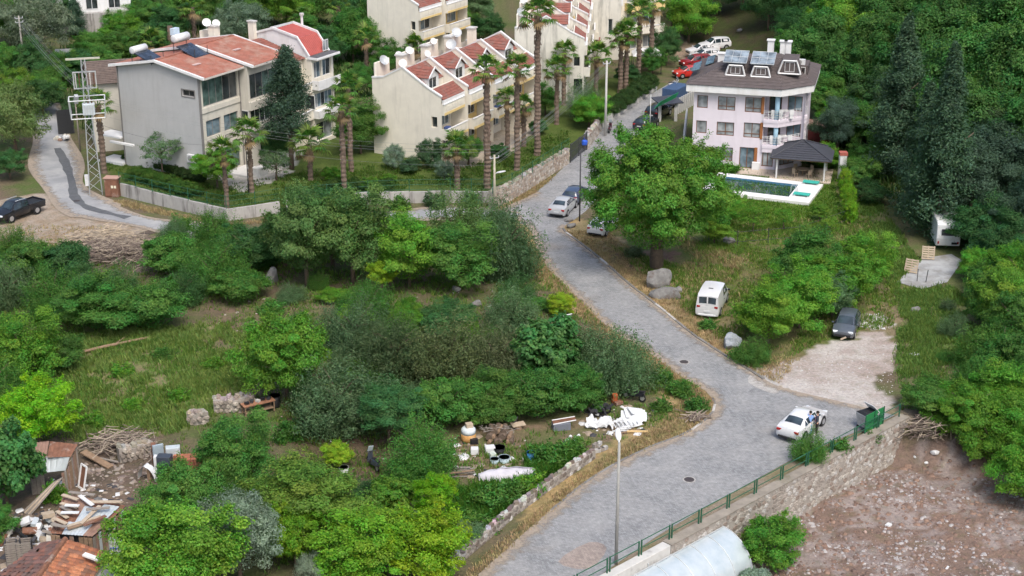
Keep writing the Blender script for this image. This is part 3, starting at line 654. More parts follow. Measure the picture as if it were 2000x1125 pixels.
# roofs
for k, (u0, u1, off, dz) in enumerate(((-.35, 6.1, 0, 0), (6.1, 12.35, 1.1, .32))):
    m = MB(); e = off+.85; sl = (RG-EV)/(D1/2); z = lambda n: RG+dz-.0+.12-abs(n+D1/2)*sl*1.0
    corr(m, f1.p(u0, e, z(e)), f1.p(u1, e, z(e)), f1.p(u1, -D1/2, z(-D1/2)), f1.p(u0, -D1/2, z(-D1/2)), .28, .035)
    corr(m, f1.p(u1, -D1-.7, z(-D1-.7)), f1.p(u0, -D1-.7, z(-D1-.7)), f1.p(u0, -D1/2, z(-D1/2)), f1.p(u1, -D1/2, z(-D1/2)), .28, .035)
    r = m.build('roof', tile_r, b1)
    w = MB()
    for uu in ((u0, u1) if k else (u0,)):
        for sgn, ne in ((1, e), (-1, -D1-.7)):
            w.hexa([f1.p(uu-.12, ne, z(ne)-.16), f1.p(uu+.12, ne, z(ne)-.16), f1.p(uu+.12, -D1/2, z(-D1/2)-.16), f1.p(uu-.12, -D1/2, z(-D1/2)-.16)], [f1.p(uu-.12, ne, z(ne)+.1), f1.p(uu+.12, ne, z(ne)+.1), f1.p(uu+.12, -D1/2, z(-D1/2)+.1), f1.p(uu-.12, -D1/2, z(-D1/2)+.1)])
    w.build('barge_board', white, r)
    MB().fbox(f1, u0+.12, u1-.12, e-.02, e+.12, z(e)-.16, z(e)+.0).build('gutter', plain('gutter', (.5, .47, .42), .5), r)
    MB().fbox(f1, u0+.2, u1-.2, -D1/2-.16, -D1/2+.16, z(-D1/2)-.02, z(-D1/2)+.1).build('ridge_cap', tile_r, r)
    for uu in (u0+2.1, ): MB().fbox(f1, uu, uu+1.0, -2.4, -2.0, z(-2.2)+.04, z(-2.2)+.12).build('roof_vent', plain('pinkish', (.5, .36, .33), .7), r)
# solar water heaters
for k, (u, n, s, gm) in enumerate(((.6, -8.3, 1.15, blackp), (4.9, -6.4, 1.25, metal_g))):
    base = f1.p(u, n, RG-.35); t = thing('solar_heater', ('white drum solar water heater on the left end of the red roof', 'tall white drum solar water heater at the ridge of the red roof')[k], 'water heater', base, f1.ang(), 'solar water heaters on the roofs')
    MB().tube([(-.9*s, 0, 1.05*s+k*.5), (-.86*s, 0, 1.05*s+k*.5), (.86*s, 0, 1.05*s+k*.5), (.9*s, 0, 1.05*s+k*.5)], [.2*s, .33*s, .33*s, .2*s], 14).build('tank', whitep, t, True, True)
    c = MB().hexa([(-.9*s, -2.2*s, .1), (.9*s, -2.2*s, .1), (.9*s, -.3, .8*s), (-.9*s, -.3, .8*s)], [(-.9*s, -2.25*s, .18), (.9*s, -2.25*s, .18), (.9*s, -.35, .88*s), (-.9*s, -.35, .88*s)]).build('collector', glass('collector_glass', (.03, .04, .06), .1), t, local=True)
    for x in (-.8*s, .8*s):
        for y in (-2.1*s, .15): MB().box((x, y, .4*s), (.05, .05, .9*s+(k*.9 if y > 0 else 0))).build('leg', metal_d, t, local=True)
    if k: MB().box((.2, .9, 2.3), (.9, .5, .7)).build('header_tank', plain('pale_blue_tank', (.5, .6, .68), .5), t, local=True)
# cream units at the far end
cr = [(12.6, 17.2, 4.2, 5.9), (12.6, 17.2, 7.0, 9.3), (12.8, 17.0, 1.0, 2.7)]
section(12.3, 17.6, .9, 9.6, cream, cr)
for h in cr: window(f1, *h, b1, .9, .4, white, [pane_d, pane_c], 4)
for z in (3.0, 6.0):
    m = MB(); m.fbox(f1, 12.35, 17.55, .9, 2.6, z, z+.15); m.fbox(f1, 12.35, 17.55, 2.45, 2.6, z+.15, z+1.1); m.fbox(f1, 12.35, 12.5, .9, 2.45, z+.15, z+1.1); bo = m.build('balcony', cream, b1)
    MB().fbox(f1, 12.3, 17.6, 2.4, 2.65, z+1.1, z+1.17).build('balcony_coping', white, bo)
cr = [(18.0, 23.2, 4.1, 5.7), (18.2, 20.2, 7.4, 9.2), (20.6, 23.0, 7.4, 9.2), (18.2, 22.8, .4, 2.4)]
section(17.6, 23.6, 2.6, 9.6, cream, cr)
for k, h in enumerate(cr): window(f1, *h, b1, 2.6, .25, white, [pane_d, pane_b, pane_c], 5 if k == 0 else 2)
sd = Fr(f1.p(17.6, 0, 0), f1.n); window(sd, 1.1, 2.4, 4.1, 5.7, b1, .2, .1, white, pane_d, 1)
MB().fbox(f1, 17.5, 23.7, 2.6, 3.7, 3.1, 3.95).build('bay_band', white, b1); MB().fbox(f1, 17.5, 23.7, 2.6, 3.9, 6.3, 6.5).fbox(f1, 17.5, 23.7, 3.75, 3.9, 6.5, 7.3).fbox(f1, 17.5, 17.65, 2.6, 3.75, 6.5, 7.3).build('balcony', white, b1)
MB().fbox(f1, 17.4, 23.8, 2.0, 3.9, 9.62, 9.85).build('eave_slab', white, b1); MB().fbox(f1, 17.6, 23.6, 2.15, 3.75, 9.855, 9.9).build('flat_roof', plain('dark_bitumen', (.1, .1, .105), .8), b1)
m = MB(); corr(m, f1.p(17.9, 2.0, 9.9), f1.p(23.3, 2.0, 9.9), f1.p(23.3, .2, 11.7), f1.p(17.9, .2, 11.7), .28, .03); corr(m, f1.p(17.9, .2, 11.7), f1.p(23.3, .2, 11.7), f1.p(23.3, -3, 12.4), f1.p(17.9, -3, 12.4), .28, .03)
m.build('mansard_roof', plain('bright_red_sheet', (.36, .085, .07), .65, .15, 1.5), b1)
m = MB(); m.poly([f1.p(23.3, 2.1, 9.9), f1.p(23.3, -6, 9.9), f1.p(23.3, -6, 11.6), f1.p(23.3, -3, 12.4), f1.p(23.3, .2, 11.7)]); m.poly([f1.p(17.9, -6, 9.6), f1.p(17.9, 2.1, 9.6), f1.p(17.9, .2, 11.7), f1.p(17.9, -3, 12.4), f1.p(17.9, -6, 11.6)])
m.build('gable_wall', white, b1); w = MB()
for uu in (17.8, 23.3):
    for p, q in (((2.2, 9.75), (.25, 11.75)), ((.25, 11.75), (-3, 12.45)), ((-3, 12.45), (-6.2, 11.5))):
        w.hexa([f1.p(uu-.1, p[0], p[1]-.05), f1.p(uu+.15, p[0], p[1]-.05), f1.p(uu+.15, q[0], q[1]-.05), f1.p(uu-.1, q[0], q[1]-.05)], [f1.p(uu-.1, p[0], p[1]+.2), f1.p(uu+.15, p[0], p[1]+.2), f1.p(uu+.15, q[0], q[1]+.2), f1.p(uu-.1, q[0], q[1]+.2)])
w.build('barge_board', white, b1)
window(f1, 21.6, 23.1, 10.0, 11.2, b1, 2.25, .1, white, pane_c, 2)
m = MB(); slope(m, f1.p(12.4, 1.6, 9.7), f1.p(17.6, 1.6, 9.7), f1.p(17.6, -4.5, 11.3), f1.p(12.4, -4.5, 11.3), 14); slope(m, f1.p(12.4, -11, 9.7), f1.p(17.6, -11, 9.7), f1.p(17.6, -4.5, 11.3), f1.p(12.4, -4.5, 11.3), 14); m.build('roof', tile_d, b1)
MB().fbox(f1, 12.6, 17.4, -10.4, -10.2, 9.6, 12.1).build('parapet', cream, b1)
for u, n, w_, h in ((13.0, -9.4, .9, 3.0), (17.0, -6, .8, 3.4)):
    MB().fbox(f1, u, u+w_, n, n+w_, 9.6, 9.6+h).build('chimney', cream, b1, bevel=.03); MB().fbox(f1, u-.1, u+w_+.1, n-.1, n+w_+.1, 9.6+h, 9.75+h).build('chimney_cap', conc_l, b1)
MB().tube([f1.p(23.4, -1.8, 10), f1.p(23.4, -1.8, 13.4)], .14, 8).build('flue', white, b1); MB().tube([f1.p(23.4, -1.8, 13.4), f1.p(23.4, -1.8, 13.65)], .26, 8).build('flue_cap', conc_l, b1)
dish(b1, f1.p(12.8, -9.4, 12.4), .48, .3); dish(b1, f1.p(16.6, -10.2, 11.8), .45, .5)
MB().fbox(f1, 2.4, 5.6, .5, 3.4, -.1, .25).fbox(f1, 3.2, 4.6, 3.4, 4.3, -.1, .9).build('terrace', plain('white_paving', (.6, .59, .57), .8), b1)
MB().fbox(f1, -1.2, -.9, -11.8, -8.6, 2.6, 2.8).build('side_canopy', white, b1)
MB().fbox(ew, -3.2, -.05, -1.6, .4, 2.9, 3.05).build('porch_roof', white, b1); MB().fbox(ew, -3.1, -3.0, .25, .35, -.2, 2.9).build('porch_post', white, b1); MB().fbox(ew, -3.3, 0, -1.8, .5, -.2, .25).build('porch_slab', white, b1)

# ------------------------------------------------------------------ cream terraces of stepped houses
def terrace(name, label, org, d, nu, W, D, stag, mats, base=0.0, rise=.0, dishes=(), lush=True):
    fr0 = Fr(org, d); root = thing(name, label, 'building', fr0.o); cm, ym = mats
    for i in range(nu):
        fr = fr0.sub(i*W, i*stag, base+i*rise); Z = [0, 2.65, 5.3]
        back = -D - i*stag*.5
        # firewall on the near side (and the far side of the last unit)
        prof = [(0.25, 7.1), (-1.4, 7.9), (-4.4, 9.75), (-6.8, 8.5), (back, 8.3)]
        for uu in ([0] + ([W] if i == nu-1 else [])):
            m = MB()
            if i == 0 and uu == 0:
                ef = Fr(fr.p(0, back, 0), fr.n); L = .25-back
                m.wall(ef, 0, L, -.6, 7.1, [(L-1.25, L-.55, 3.75, 4.9), (L-1.25, L-.2, .1, 2.2)], .3)
                m.poly([ef.p(0, 0, 7.1), ef.p(L, 0, 7.1)] + [ef.p(a-back, 0, z) for a, z in prof[1:]])
                MB().fbox(ef, L-1.25, L-.2, -.4, -.3, .1, 2.2).build('door', pane_d, root); MB().fbox(ef, L-1.25, L-.55, -.36, -.3, 3.75, 4.9).build('side_window', pane_d, root)
            else: m.poly([fr.p(uu, back, -.6), fr.p(uu, .25, -.6)] + [fr.p(uu, a, z) for a, z in prof])
            m.build('side_wall', cm if uu == 0 else mats[0], root)
            w = MB(); pr = prof
            for p, q in zip(pr, pr[1:]):
                w.hexa([fr.p(uu-.06, p[0], p[1]-.02), fr.p(uu+.22, p[0], p[1]-.02), fr.p(uu+.22, q[0], q[1]-.02), fr.p(uu-.06, q[0], q[1]-.02)], [fr.p(uu-.06, p[0], p[1]+.14), fr.p(uu+.22, p[0], p[1]+.14), fr.p(uu+.22, q[0], q[1]+.14), fr.p(uu-.06, q[0], q[1]+.14)])
            w.build('coping', white, root)
        # recessed front with openings
        holes = [(.5, 2.2, z+.1, z+2.25) for z in Z[1:]] + [(2.8, W-.4, z+.5, z+2.2) for z in Z[1:]] + [(.6, 2.4, .05, 2.3), (3.0, W-.4, .6, 2.2)]
        m = MB(); m.wall(fr, .1, W-.05, -.6, 7.4, holes, .2, -1.3); m.build('front_wall', ym if i % 2 else cm, root); MB().poly([fr.p(W, back, -.6), fr.p(0, back, -.6), fr.p(0, back, 8.3), fr.p(W, back, 8.3)]).build('rear_wall', cm, root)
        for h in holes: window(fr, *h, root, -1.3, .12, white, [pane_d, pane_c, pane_b], 2)
        for k, z in enumerate(Z[1:]):
            pj = .95 if k == 0 else .55; m = MB(); m.fbox(fr, .05, W-.35, -1.3, pj, z-.18, z); m.fbox(fr, .05, W-.35, pj-.13, pj, z, z+.98); m.fbox(fr, W-.48, W-.35, .0, pj-.13, z, z+.98); m.fbox(fr, .05, .18, .0, pj-.13, z, z+.98)
            bo = m.build('balcony', cm, root); MB().fbox(fr, .0, W-.3, pj-.17, pj+.04, z+.98, z+1.06).build('balcony_coping', white, bo)
            MB().fbox(fr, .06, W-.36, pj, pj+.02, z-.18, z+.1).build('balcony_band', ym, bo)
            for q in range(3): MB().fbox(fr, .5+q*(W-1.2)/3, .35+(q+1)*(W-1.2)/3, pj+.001, pj+.03, z+.3, z+.75).build('relief_panel', cream, bo)
            if random.random() < .6: MB().box(fr.p(random.uniform(1, W-1.4), .1, z+.5), (.7, .5, .9), fr.ang()).build('balcony_clutter', random.choice((blackp, plain('blue_cloth', (.08, .12, .3), .8), wood)), bo)
        # tile skirt, terrace, main roof and dormer
        m = MB(); slope(m, fr.p(.2, .35, 6.75), fr.p(W-.1, .35, 6.75), fr.p(W-.1, -1.0, 7.75), fr.p(.2, -1.0, 7.75), 5); m.build('tile_skirt', tile_d, root)
        MB().fbox(fr, .2, W-.05, .2, .42, 6.25, 6.72).build('fascia', white, root)
        MB().fbox(fr, .2, W-.05, -1.15, -1.0, 7.2, 7.8).build('terrace_parapet', cm, root); MB().fbox(fr, .22, W-.05, -2.3, -1.15, 7.15, 7.25).build('terrace_floor', plain('terrace_floor', (.33, .3, .27), .8), root)
        m = MB(); slope(m, fr.p(.2, -2.2, 8.05), fr.p(W-.05, -2.2, 8.05), fr.p(W-.05, -4.4, 9.55), fr.p(.2, -4.4, 9.55), 9); slope(m, fr.p(W-.05, back+.3, 7.7), fr.p(.2, back+.3, 7.7), fr.p(.2, -4.4, 9.55), fr.p(W-.05, -4.4, 9.55), 10); m.build('roof', tile_d, root)
        m = MB(); m.wall(fr, .2, W-.05, 7.2, 8.05, [], .1, -2.25); dw = 2.3; du = W*.45-dw/2
        m.build('roof_wall', cream, root)
        d_ = MB(); d_.wall(fr, du, du+dw, 7.25, 8.7, [(du+.3, du+dw-.3, 7.35, 8.55)], .12, -1.95); d_.poly([fr.p(du, -1.95, 8.7), fr.p(du+dw, -1.95, 8.7), fr.p(du+dw/2, -1.95, 9.45)])
        d_.poly([fr.p(du, -4, 7.25), fr.p(du, -1.95, 7.25), fr.p(du, -1.95, 8.7), fr.p(du, -4, 8.7)]); d_.poly([fr.p(du+dw, -1.95, 7.25), fr.p(du+dw, -4, 7.25), fr.p(du+dw, -4, 8.7), fr.p(du+dw, -1.95, 8.7)])
        dd = d_.build('dormer', white, root); window(fr, du+.3, du+dw-.3, 7.35, 8.55, dd if False else root, -1.95, .08, white, pane_d, 2)
        m = MB(); slope(m, fr.p(du-.15, -1.75, 8.65), fr.p(du-.15, -4.3, 8.65), fr.p(du+dw/2, -4.3, 9.6), fr.p(du+dw/2, -1.75, 9.6), 4); slope(m, fr.p(du+dw+.15, -4.3, 8.65), fr.p(du+dw+.15, -1.75, 8.65), fr.p(du+dw/2, -1.75, 9.6), fr.p(du+dw/2, -4.3, 9.6), 4); m.build('dormer_roof', tile_d, dd)
        w = MB()
        for s in (-1, 1): w.hexa([fr.p(du+dw/2+s*(dw/2+.15), -1.75, 8.6), fr.p(du+dw/2+s*(dw/2+.15), -1.65, 8.6), fr.p(du+dw/2, -1.65, 9.57), fr.p(du+dw/2, -1.75, 9.57)], [fr.p(du+dw/2+s*(dw/2+.15), -1.75, 8.78), fr.p(du+dw/2+s*(dw/2+.15), -1.65, 8.78), fr.p(du+dw/2, -1.65, 9.75), fr.p(du+dw/2, -1.75, 9.75)])
        w.build('dormer_trim', white, dd)
        # rear parapet, chimney, dishes
        MB().fbox(fr, .1, W*.62, back+.2, back+.4, 7.7, 9.9).build('rear_parapet', cream, root, bevel=.03)
        MB().fbox(fr, W*.68, W*.68+.9, back+1.0, back+1.8, 7.7, 10.1).build('chimney', cream, root, bevel=.03); MB().fbox(fr, W*.68-.1, W*.68+1.0, back+.9, back+1.9, 10.1, 10.25).build('chimney_cap', conc_l, root)
        for k in range(dishes[i] if i < len(dishes) else 0):
            dish(root, fr.p(W*.3+k*1.5, back+.7+1.4*(k % 2), 9.3-.5*(k % 2)), (.55, .46, .38, .6)[(k+i) % 4], random.uniform(-.2, .7), random.uniform(.4, .7), (white, metal_g)[(k+i) % 3 == 0])
    return root
terrace('townhouse_terrace', 'cream terrace of stepped three storey houses with balconies in the middle', (-7.6, 157.0, 0), (.45, .89), 4, 4.9, 8.2, .5, (cream, yellow_r), 0, .12, (3, 2, 2, 1))
terrace('townhouse_terrace', 'second cream terrace with red roofs behind the tall palms', (8.5, 183.5, 0), (.06, 1), 4, 5.0, 8.2, .15, (cream2, yellow_r), .6, .5, (1, 1, 1, 1))
terrace('townhouse_terrace', 'pale terrace at the top edge behind the garden trees', (-12.6, 203, 0), (.5, .87), 2, 5.6, 8.0, .7, (cream, yellow_r), 1.0, .1, (0, 0))

# tall pale block at the back
f5 = Fr((6.8, 207, 0), (1, -.06)); b5 = thing('apartment_block', 'tall stained cream block at the top with yellow porch and balconies', 'building', f5.o)
m = MB(); m.wall(f5, 0, 7.9, -.5, 14, [(1.6, 2.9, 3.6, 5.6), (3.6, 4.3, 3.9, 4.9), (6.2, 6.8, 3.4, 5.6)], .25); m.poly([f5.p(7.9, 0, -.5), f5.p(7.9, -9, -.5), f5.p(7.9, -9, 14), f5.p(7.9, 0, 14)]); m.build('wall', cream2, b5)
for h in ((3.6, 4.3, 3.9, 4.9), (6.2, 6.8, 3.4, 5.6)): window(f5, *h, b5, 0, .15, white, pane_d, 1)
MB().fbox(f5, 1.6, 2.9, -.3, -.2, 3.6, 5.6).build('door', plain('yellow_door', (.62, .38, .05), .6), b5)
MB().fbox(f5, .4, 5.0, 0, 2.2, 3.2, 3.45).fbox(f5, .4, 5.0, 2.1, 2.2, 3.45, 4.2).build('porch_deck', cream, b5); MB().fbox(f5, 2.3, 3.3, 1.0, 1.6, .1, 2.3).build('cabinet', plain('orange_yellow', (.75, .36, .02), .5), b5)
m = MB(); slope(m, f5.p(0.2, 2.8, 2.4), f5.p(5.2, 2.8, 2.4), f5.p(5.2, .05, 3.15), f5.p(.2, .05, 3.15), 6); m.build('porch_roof', tile_d, b5)
f5b = Fr(f5.p(7.9, -1.5, 0), (.86, .5))
hs = [(1.0+2.8*k, 2.8+2.8*k, z, z+1.7) for k in range(2) for z in (1.0, 4.2, 7.4, 10.4)]
m = MB(); m.wall(f5b, 0, 6.6, -.5, 14, hs, .25); m.poly([f5b.p(6.6, 0, -.5), f5b.p(6.6, -8, -.5), f5b.p(6.6, -8, 14), f5b.p(6.6, 0, 14)]); m.build('wing_wall', cream, b5)
for h in hs: window(f5b, *h, b5, 0, .15, white, [pane_d, pane_b, pane_c], 2)
for z in (3.2, 6.4, 9.5):
    o = MB().fbox(f5b, .6, 6.4, 0, 1.3, z, z+.15).fbox(f5b, .6, 6.4, 1.2, 1.3, z+.15, z+1.0).fbox(f5b, .6, .7, 0, 1.2, z+.15, z+1.0).fbox(f5b, 6.3, 6.4, 0, 1.2, z+.15, z+1.0).build('balcony', yellow_r if z > 4 else cream, b5); MB().fbox(f5b, .55, 6.45, 1.15, 1.36, z+1.0, z+1.08).build('balcony_coping', white, o)
MB().fbox(f5b, -1.4, 0.0, .1, .5, 7.2, 10.2).build('white_panel', white, b5)
MB().fbox(f5, -.2, 8, -9, .2, 14, 14.3).fbox(f5b, -.2, 6.8, -8, .3, 14.01, 14.31).build('roof_slab', conc_l, b5)
# white tent roof by the back block
tp = G(1262, 140); t = thing('garden_tent', 'white flat-topped garden canopy beside the tall palms', 'canopy', tp)
MB().hexa([(-1.9, -1.7, 2.4), (1.9, -1.7, 2.4), (1.9, 1.7, 2.4), (-1.9, 1.7, 2.4)], [(-1.2, -1, 3.0), (1.2, -1, 3.0), (1.2, 1, 3.0), (-1.2, 1, 3.0)]).build('roof', white, t, local=True)
for x in (-1.8, 1.8):
    for y in (-1.6, 1.6): MB().box((x, y, 1.2), (.08, .08, 2.4)).build('post', metal_d, t, local=True)

# ------------------------------------------------------------------ the lavender villa
fv = Fr((18.9, 156.0, 0), (.968, -.25)); vl = thing('villa', 'lavender three storey villa with brown hipped roof and corner balconies', 'villa', fv.o)
VE = 8.1; WF = 7.3; C0, C1 = 8.7, 11.3; CD = -2.6; VD = -11.0
lev = [0, 2.7, 5.4]
holes = [(.35, 1.45, z+.85, z+2.2) for z in lev[1:]] + [(2.5, 4.3, z+.75, z+2.2) for z in lev] + [(5.3, 7.0, z+.7, z+2.3) for z in lev[1:]] + [(5.0, 6.55, .1, 2.35), (6.85, 8.5, .45, 2.35)]
m = MB(); m.wall(fv, 0, WF, 0-.3, VE, [h for h in holes if h[1] < WF], .22)
m.wall(fv, WF, C0, -.3, 2.7, [(7.3, 8.5, .45, 2.35)], .22)
m.poly([fv.p(0, VD, -.3), fv.p(0, 0, -.3), fv.p(0, 0, VE), fv.p(0, VD, VE)])
m.poly([fv.p(WF, 0, 2.7), fv.p(WF, -2.0, 2.7), fv.p(WF, -2.0, VE), fv.p(WF, 0, VE)])
fi = fv.sub(WF, -2.0); m.wall(fi, 0, 3.99, 2.7, VE, [(.3, 1.6, z+.05, z+2.2) for z in lev[1:]] + [(2.2, 3.7, z+.6, z+2.2) for z in lev[1:]], .2)
fc = Fr(fv.p(C0, 0, 0), (fv.u[0]-fv.n[0], fv.u[1]-fv.n[1])); CL = math.hypot(C1-C0, CD)
m.wall(fc, 0, CL, -.3, 2.7, [(.6, 2.6, .5, 2.3)], .2)
fs = Fr(fv.p(C1, CD, 0), (-fv.n[0], -fv.n[1])); SL = CD-VD
sh = [(1.4, 2.6, z+.5, z+2.0) for z in lev] + [(4.4, 5.6, z+.5, z+2.0) for z in lev]
m.wall(fs, 0, SL, -.3, VE, sh, .2); m.poly([fv.p(C1, VD, -.3), fv.p(0, VD, -.3), fv.p(0, VD, VE), fv.p(C1, VD, VE)])
m.poly([fv.p(C1-.001, CD, 2.7), fv.p(C1-.001, CD+1.0, 2.7), fv.p(C1-.001, CD+1.0, VE), fv.p(C1-.001, CD, VE)])
m.build('wall', lav, vl)
for h in holes:
    if h[1] > WF: continue
    window(fv, *h, vl, 0, .1, wood_br, pane_c if h[2] > .2 else pane_b, 1 if h[1]-h[0] < 1.2 else 2, .08, (h[2]+.42 if h[1]-h[0] > 1.2 and h[2] > .2 else None))
for z in lev[1:]: MB().fbox(fv, 7.0, 7.28, -.12, .02, z+.6, z+2.4).build('wood_panel', wood_or, vl)
MB().fbox(fv, 6.55, 6.85, -.1, .02, .1, 2.4).build('wood_panel', wood_or, vl)
window(fv, 6.86, 8.5, .45, 2.35, vl, .02, .05, wood_br, pane_c, 3, .08); window(fc, .6, 2.6, .5, 2.3, vl, 0, .1, wood_br, pane_c, 3)
for z in lev[1:]: window(fi, .3, 1.6, z+.05, z+2.2, vl, 0, .1, wood_br, pane_d, 2); window(fi, 2.2, 3.7, z+.6, z+2.2, vl, 0, .1, wood_br, pane_b, 2)
for h in sh: window(fs, *h, vl, 0, .1, wood_br, pane_d, 1, .1)
def vpoly(o, n0=None): return [fv.p(WF, o, 0), fv.p(C0+o*.41, o, 0), fv.p(C1+o, CD+o*.41, 0), fv.p(C1+o, CD-.5, 0), fv.p(WF, -2.0, 0)]
for k, z in enumerate(lev[1:]):
    o = MB().prism(vpoly(.25), z-.25, z+.08).build('balcony', lav, vl)
    pth = vpoly(.2)[:3]; pb = MB()
    for a, b in zip(pth, pth[1:]): pb.fbox(Fr(a, (b[0]-a[0], b[1]-a[1])), 0, math.dist(a[:2], b[:2]), -.12, 0, z-.7, z+.1)
    pb.build('balcony_band', lav, o)
    rl_ = MB()
    for a, b in zip(pth, pth[1:]):
        for zz in (.35, .6, .85, 1.0): rl_.tube([(a[0], a[1], z+zz), (b[0], b[1], z+zz)], .022, 5)
    rl_.build('balcony_rail', metal_g if k else white, o)
    ba = MB()
    for a, b in zip(pth, pth[1:]):
        n = int(math.dist(a[:2], b[:2])/(.45))
        for q in range(n+1): t = q/n; ba.box((a[0]+(b[0]-a[0])*t, a[1]+(b[1]-a[1])*t, z+.55), (.04, .04, .95))
    ba.build('balusters', white, o)
blue_c = plain('pale_blue_column', (.36, .56, .68), .6, .04)
for p in (fv.p(C0-.1, -.15, 0), fv.p(C1-.25, CD+.15, 0)):
    for z in lev[1:]: MB().tube([(p[0], p[1], z+.08), (p[0], p[1], z+2.5)], .24, 12).build('column', blue_c, vl, True)
for z in lev[1:]:
    c = fv.p(9.0, -1.2, z+.1); t = MB().box((c[0], c[1], c[2]+.72), (1.3, .8, .05)).build('balcony_table', white, vl); MB().box((c[0], c[1], c[2]+.35), (.1, .1, .7)).build('table_leg', white, t)
    for dx in (-1, -.2, .9): MB().box((c[0]+dx, c[1]-.6, c[2]+.45), (.42, .42, .06)).box((c[0]+dx, c[1]-.8, c[2]+.7), (.42, .05, .5)).box((c[0]+dx, c[1]-.6, c[2]+.22), (.34, .34, .4)).build('balcony_chair', white, vl)
# fascia, hipped roof
def ring(o): return [fv.p(-o, o, 0), fv.p(C0+.41*o, o, 0), fv.p(C1+o, CD+.41*o, 0), fv.p(C1+o, VD-o, 0), fv.p(-o, VD-o, 0)]
MB().prism(ring(.75), VE, VE+.75).build('fascia', white, vl)
r0 = [(p[0], p[1], VE+.76) for p in ring(.85)]; ap = [fv.p(4.6, -5.0, 11.1), fv.p(7.9, -6.2, 11.1)]
m = MB(); slope(m, r0[0], r0[1], ap[1], ap[0], 12, .03); slope(m, r0[1], r0[2], ap[1], ap[1], 12, .03); slope(m, r0[2], r0[3], ap[1], ap[1], 12, .03); slope(m, r0[3], r0[4], ap[0], ap[1], 12, .03); slope(m, r0[4], r0[0], ap[0], ap[0], 12, .03)
m.build('roof', shingle, vl)
rz_ = lambda n: VE+.76+(.85-n)/(5.85)*(11.1-VE-.76)
def vdormer(u, n, w, h, trap=.3):
    z = rz_(n)-.05; f = fv.sub(u, n); m = MB()
    m.poly([f.p(0, 0, z), f.p(w, 0, z), f.p(w-trap, 0, z+h), f.p(trap, 0, z+h)]); m.poly([f.p(0, 0, z), f.p(trap, 0, z+h), f.p(trap, -3.0, z+h), f.p(0, -3, z)]); m.poly([f.p(w, 0, z), f.p(w, -3, z), f.p(w-trap, -3, z+h), f.p(w-trap, 0, z+h)])
    m.poly([f.p(trap-.1, .15, z+h), f.p(w-trap+.1, .15, z+h), f.p(w-trap+.1, -3.2, z+h+.05), f.p(trap-.1, -3.2, z+h+.05)]); d = m.build('dormer', shingle, vl)
    t = MB(); 
    for a, b in (((0, z), (trap, z+h)), ((w, z), (w-trap, z+h)), ((0, z), (w, z)), ((trap, z+h), (w-trap, z+h))):
        t.tube([f.p(a[0], .04, a[1]), f.p(b[0], .04, b[1])], .09, 4)
    t.build('dormer_trim', white, d); window(f, trap+.2, w-trap-.2, z+.2, z+h-.12, vl, .03, .02, alu, pane_c, 2, .05)
vdormer(3.0, -1.2, 2.0, 1.05); vdormer(5.6, -1.2, 2.0, 1.05); vdormer(8.3, -2.0, 2.3, 1.35, .45)
pan = glass('solar_panel', (.2, .24, .27), .15)
for k, u in enumerate((2.7, 5.5)):
    z = rz_(-1.2)+1.25; o = MB().hexa([fv.p(u, -1.1, z), fv.p(u+2.4, -1.1, z), fv.p(u+2.4, -3.6, z+.75), fv.p(u, -3.6, z+.75)], [fv.p(u, -1.1, z+.06), fv.p(u+2.4, -1.1, z+.06), fv.p(u+2.4, -3.6, z+.81), fv.p(u, -3.6, z+.81)]).build('solar_panel', pan, vl)
    f_ = MB()
    for q in range(4): uu = u+q*.8; f_.tube([fv.p(uu, -1.1, z+.07), fv.p(uu, -3.6, z+.82)], .025, 4)
    for q in range(3): f_.tube([fv.p(u, -1.1-q*1.25, z+.07+q*.375), fv.p(u+2.4, -1.1-q*1.25, z+.07+q*.375)], .025, 4)
    f_.build('panel_frame', metal_g, o)
for k in range(2):
    a = fv.p(-.3+k*1.0, -3.4-k*3.4, rz_(-.8)+.35); MB().box(a, (.9, 2.6, .06), fv.ang(), .12, -.35).build('roof_collector', glass('collector_teal', (.06, .1, .11), .15), vl)
for u, n, h in ((1.6, -5.6, 1.3), (6.6, -7.4, 2.6), (7.9, -7.6, 2.5), (8.4, -7.6, 2.5)):
    z = 9.6; c = MB().fbox(fv, u, u+.65, n-.6, n, z, z+h-.1).build('chimney', white, vl, bevel=.02); MB().fbox(fv, u-.1, u+.75, n-.7, n+.1, z+h-.1, z+h).build('chimney_cap', white, c)
MB().fbox(fv, 9.7, 11.2, -6.8, -4.0, 9.2, 10.4).build('roof_cabin', shingle, vl); window(fv.sub(9.7, -4.0), .25, 1.25, 9.5, 10.25, vl, .05, .02, white, pane_b, 2, .06); ac_unit(fv, 10.0, 10.4, vl, -4.6)
MB().fbox(fv, 4.6, 12.5, 0, 2.2, -.1, .14).build('terrace', plain('beige_paving', (.5, .42, .34), .8), vl); MB().fbox(fv, 6.4, 7.2, .1, .5, .15, .9).build('terrace_unit', white, vl)

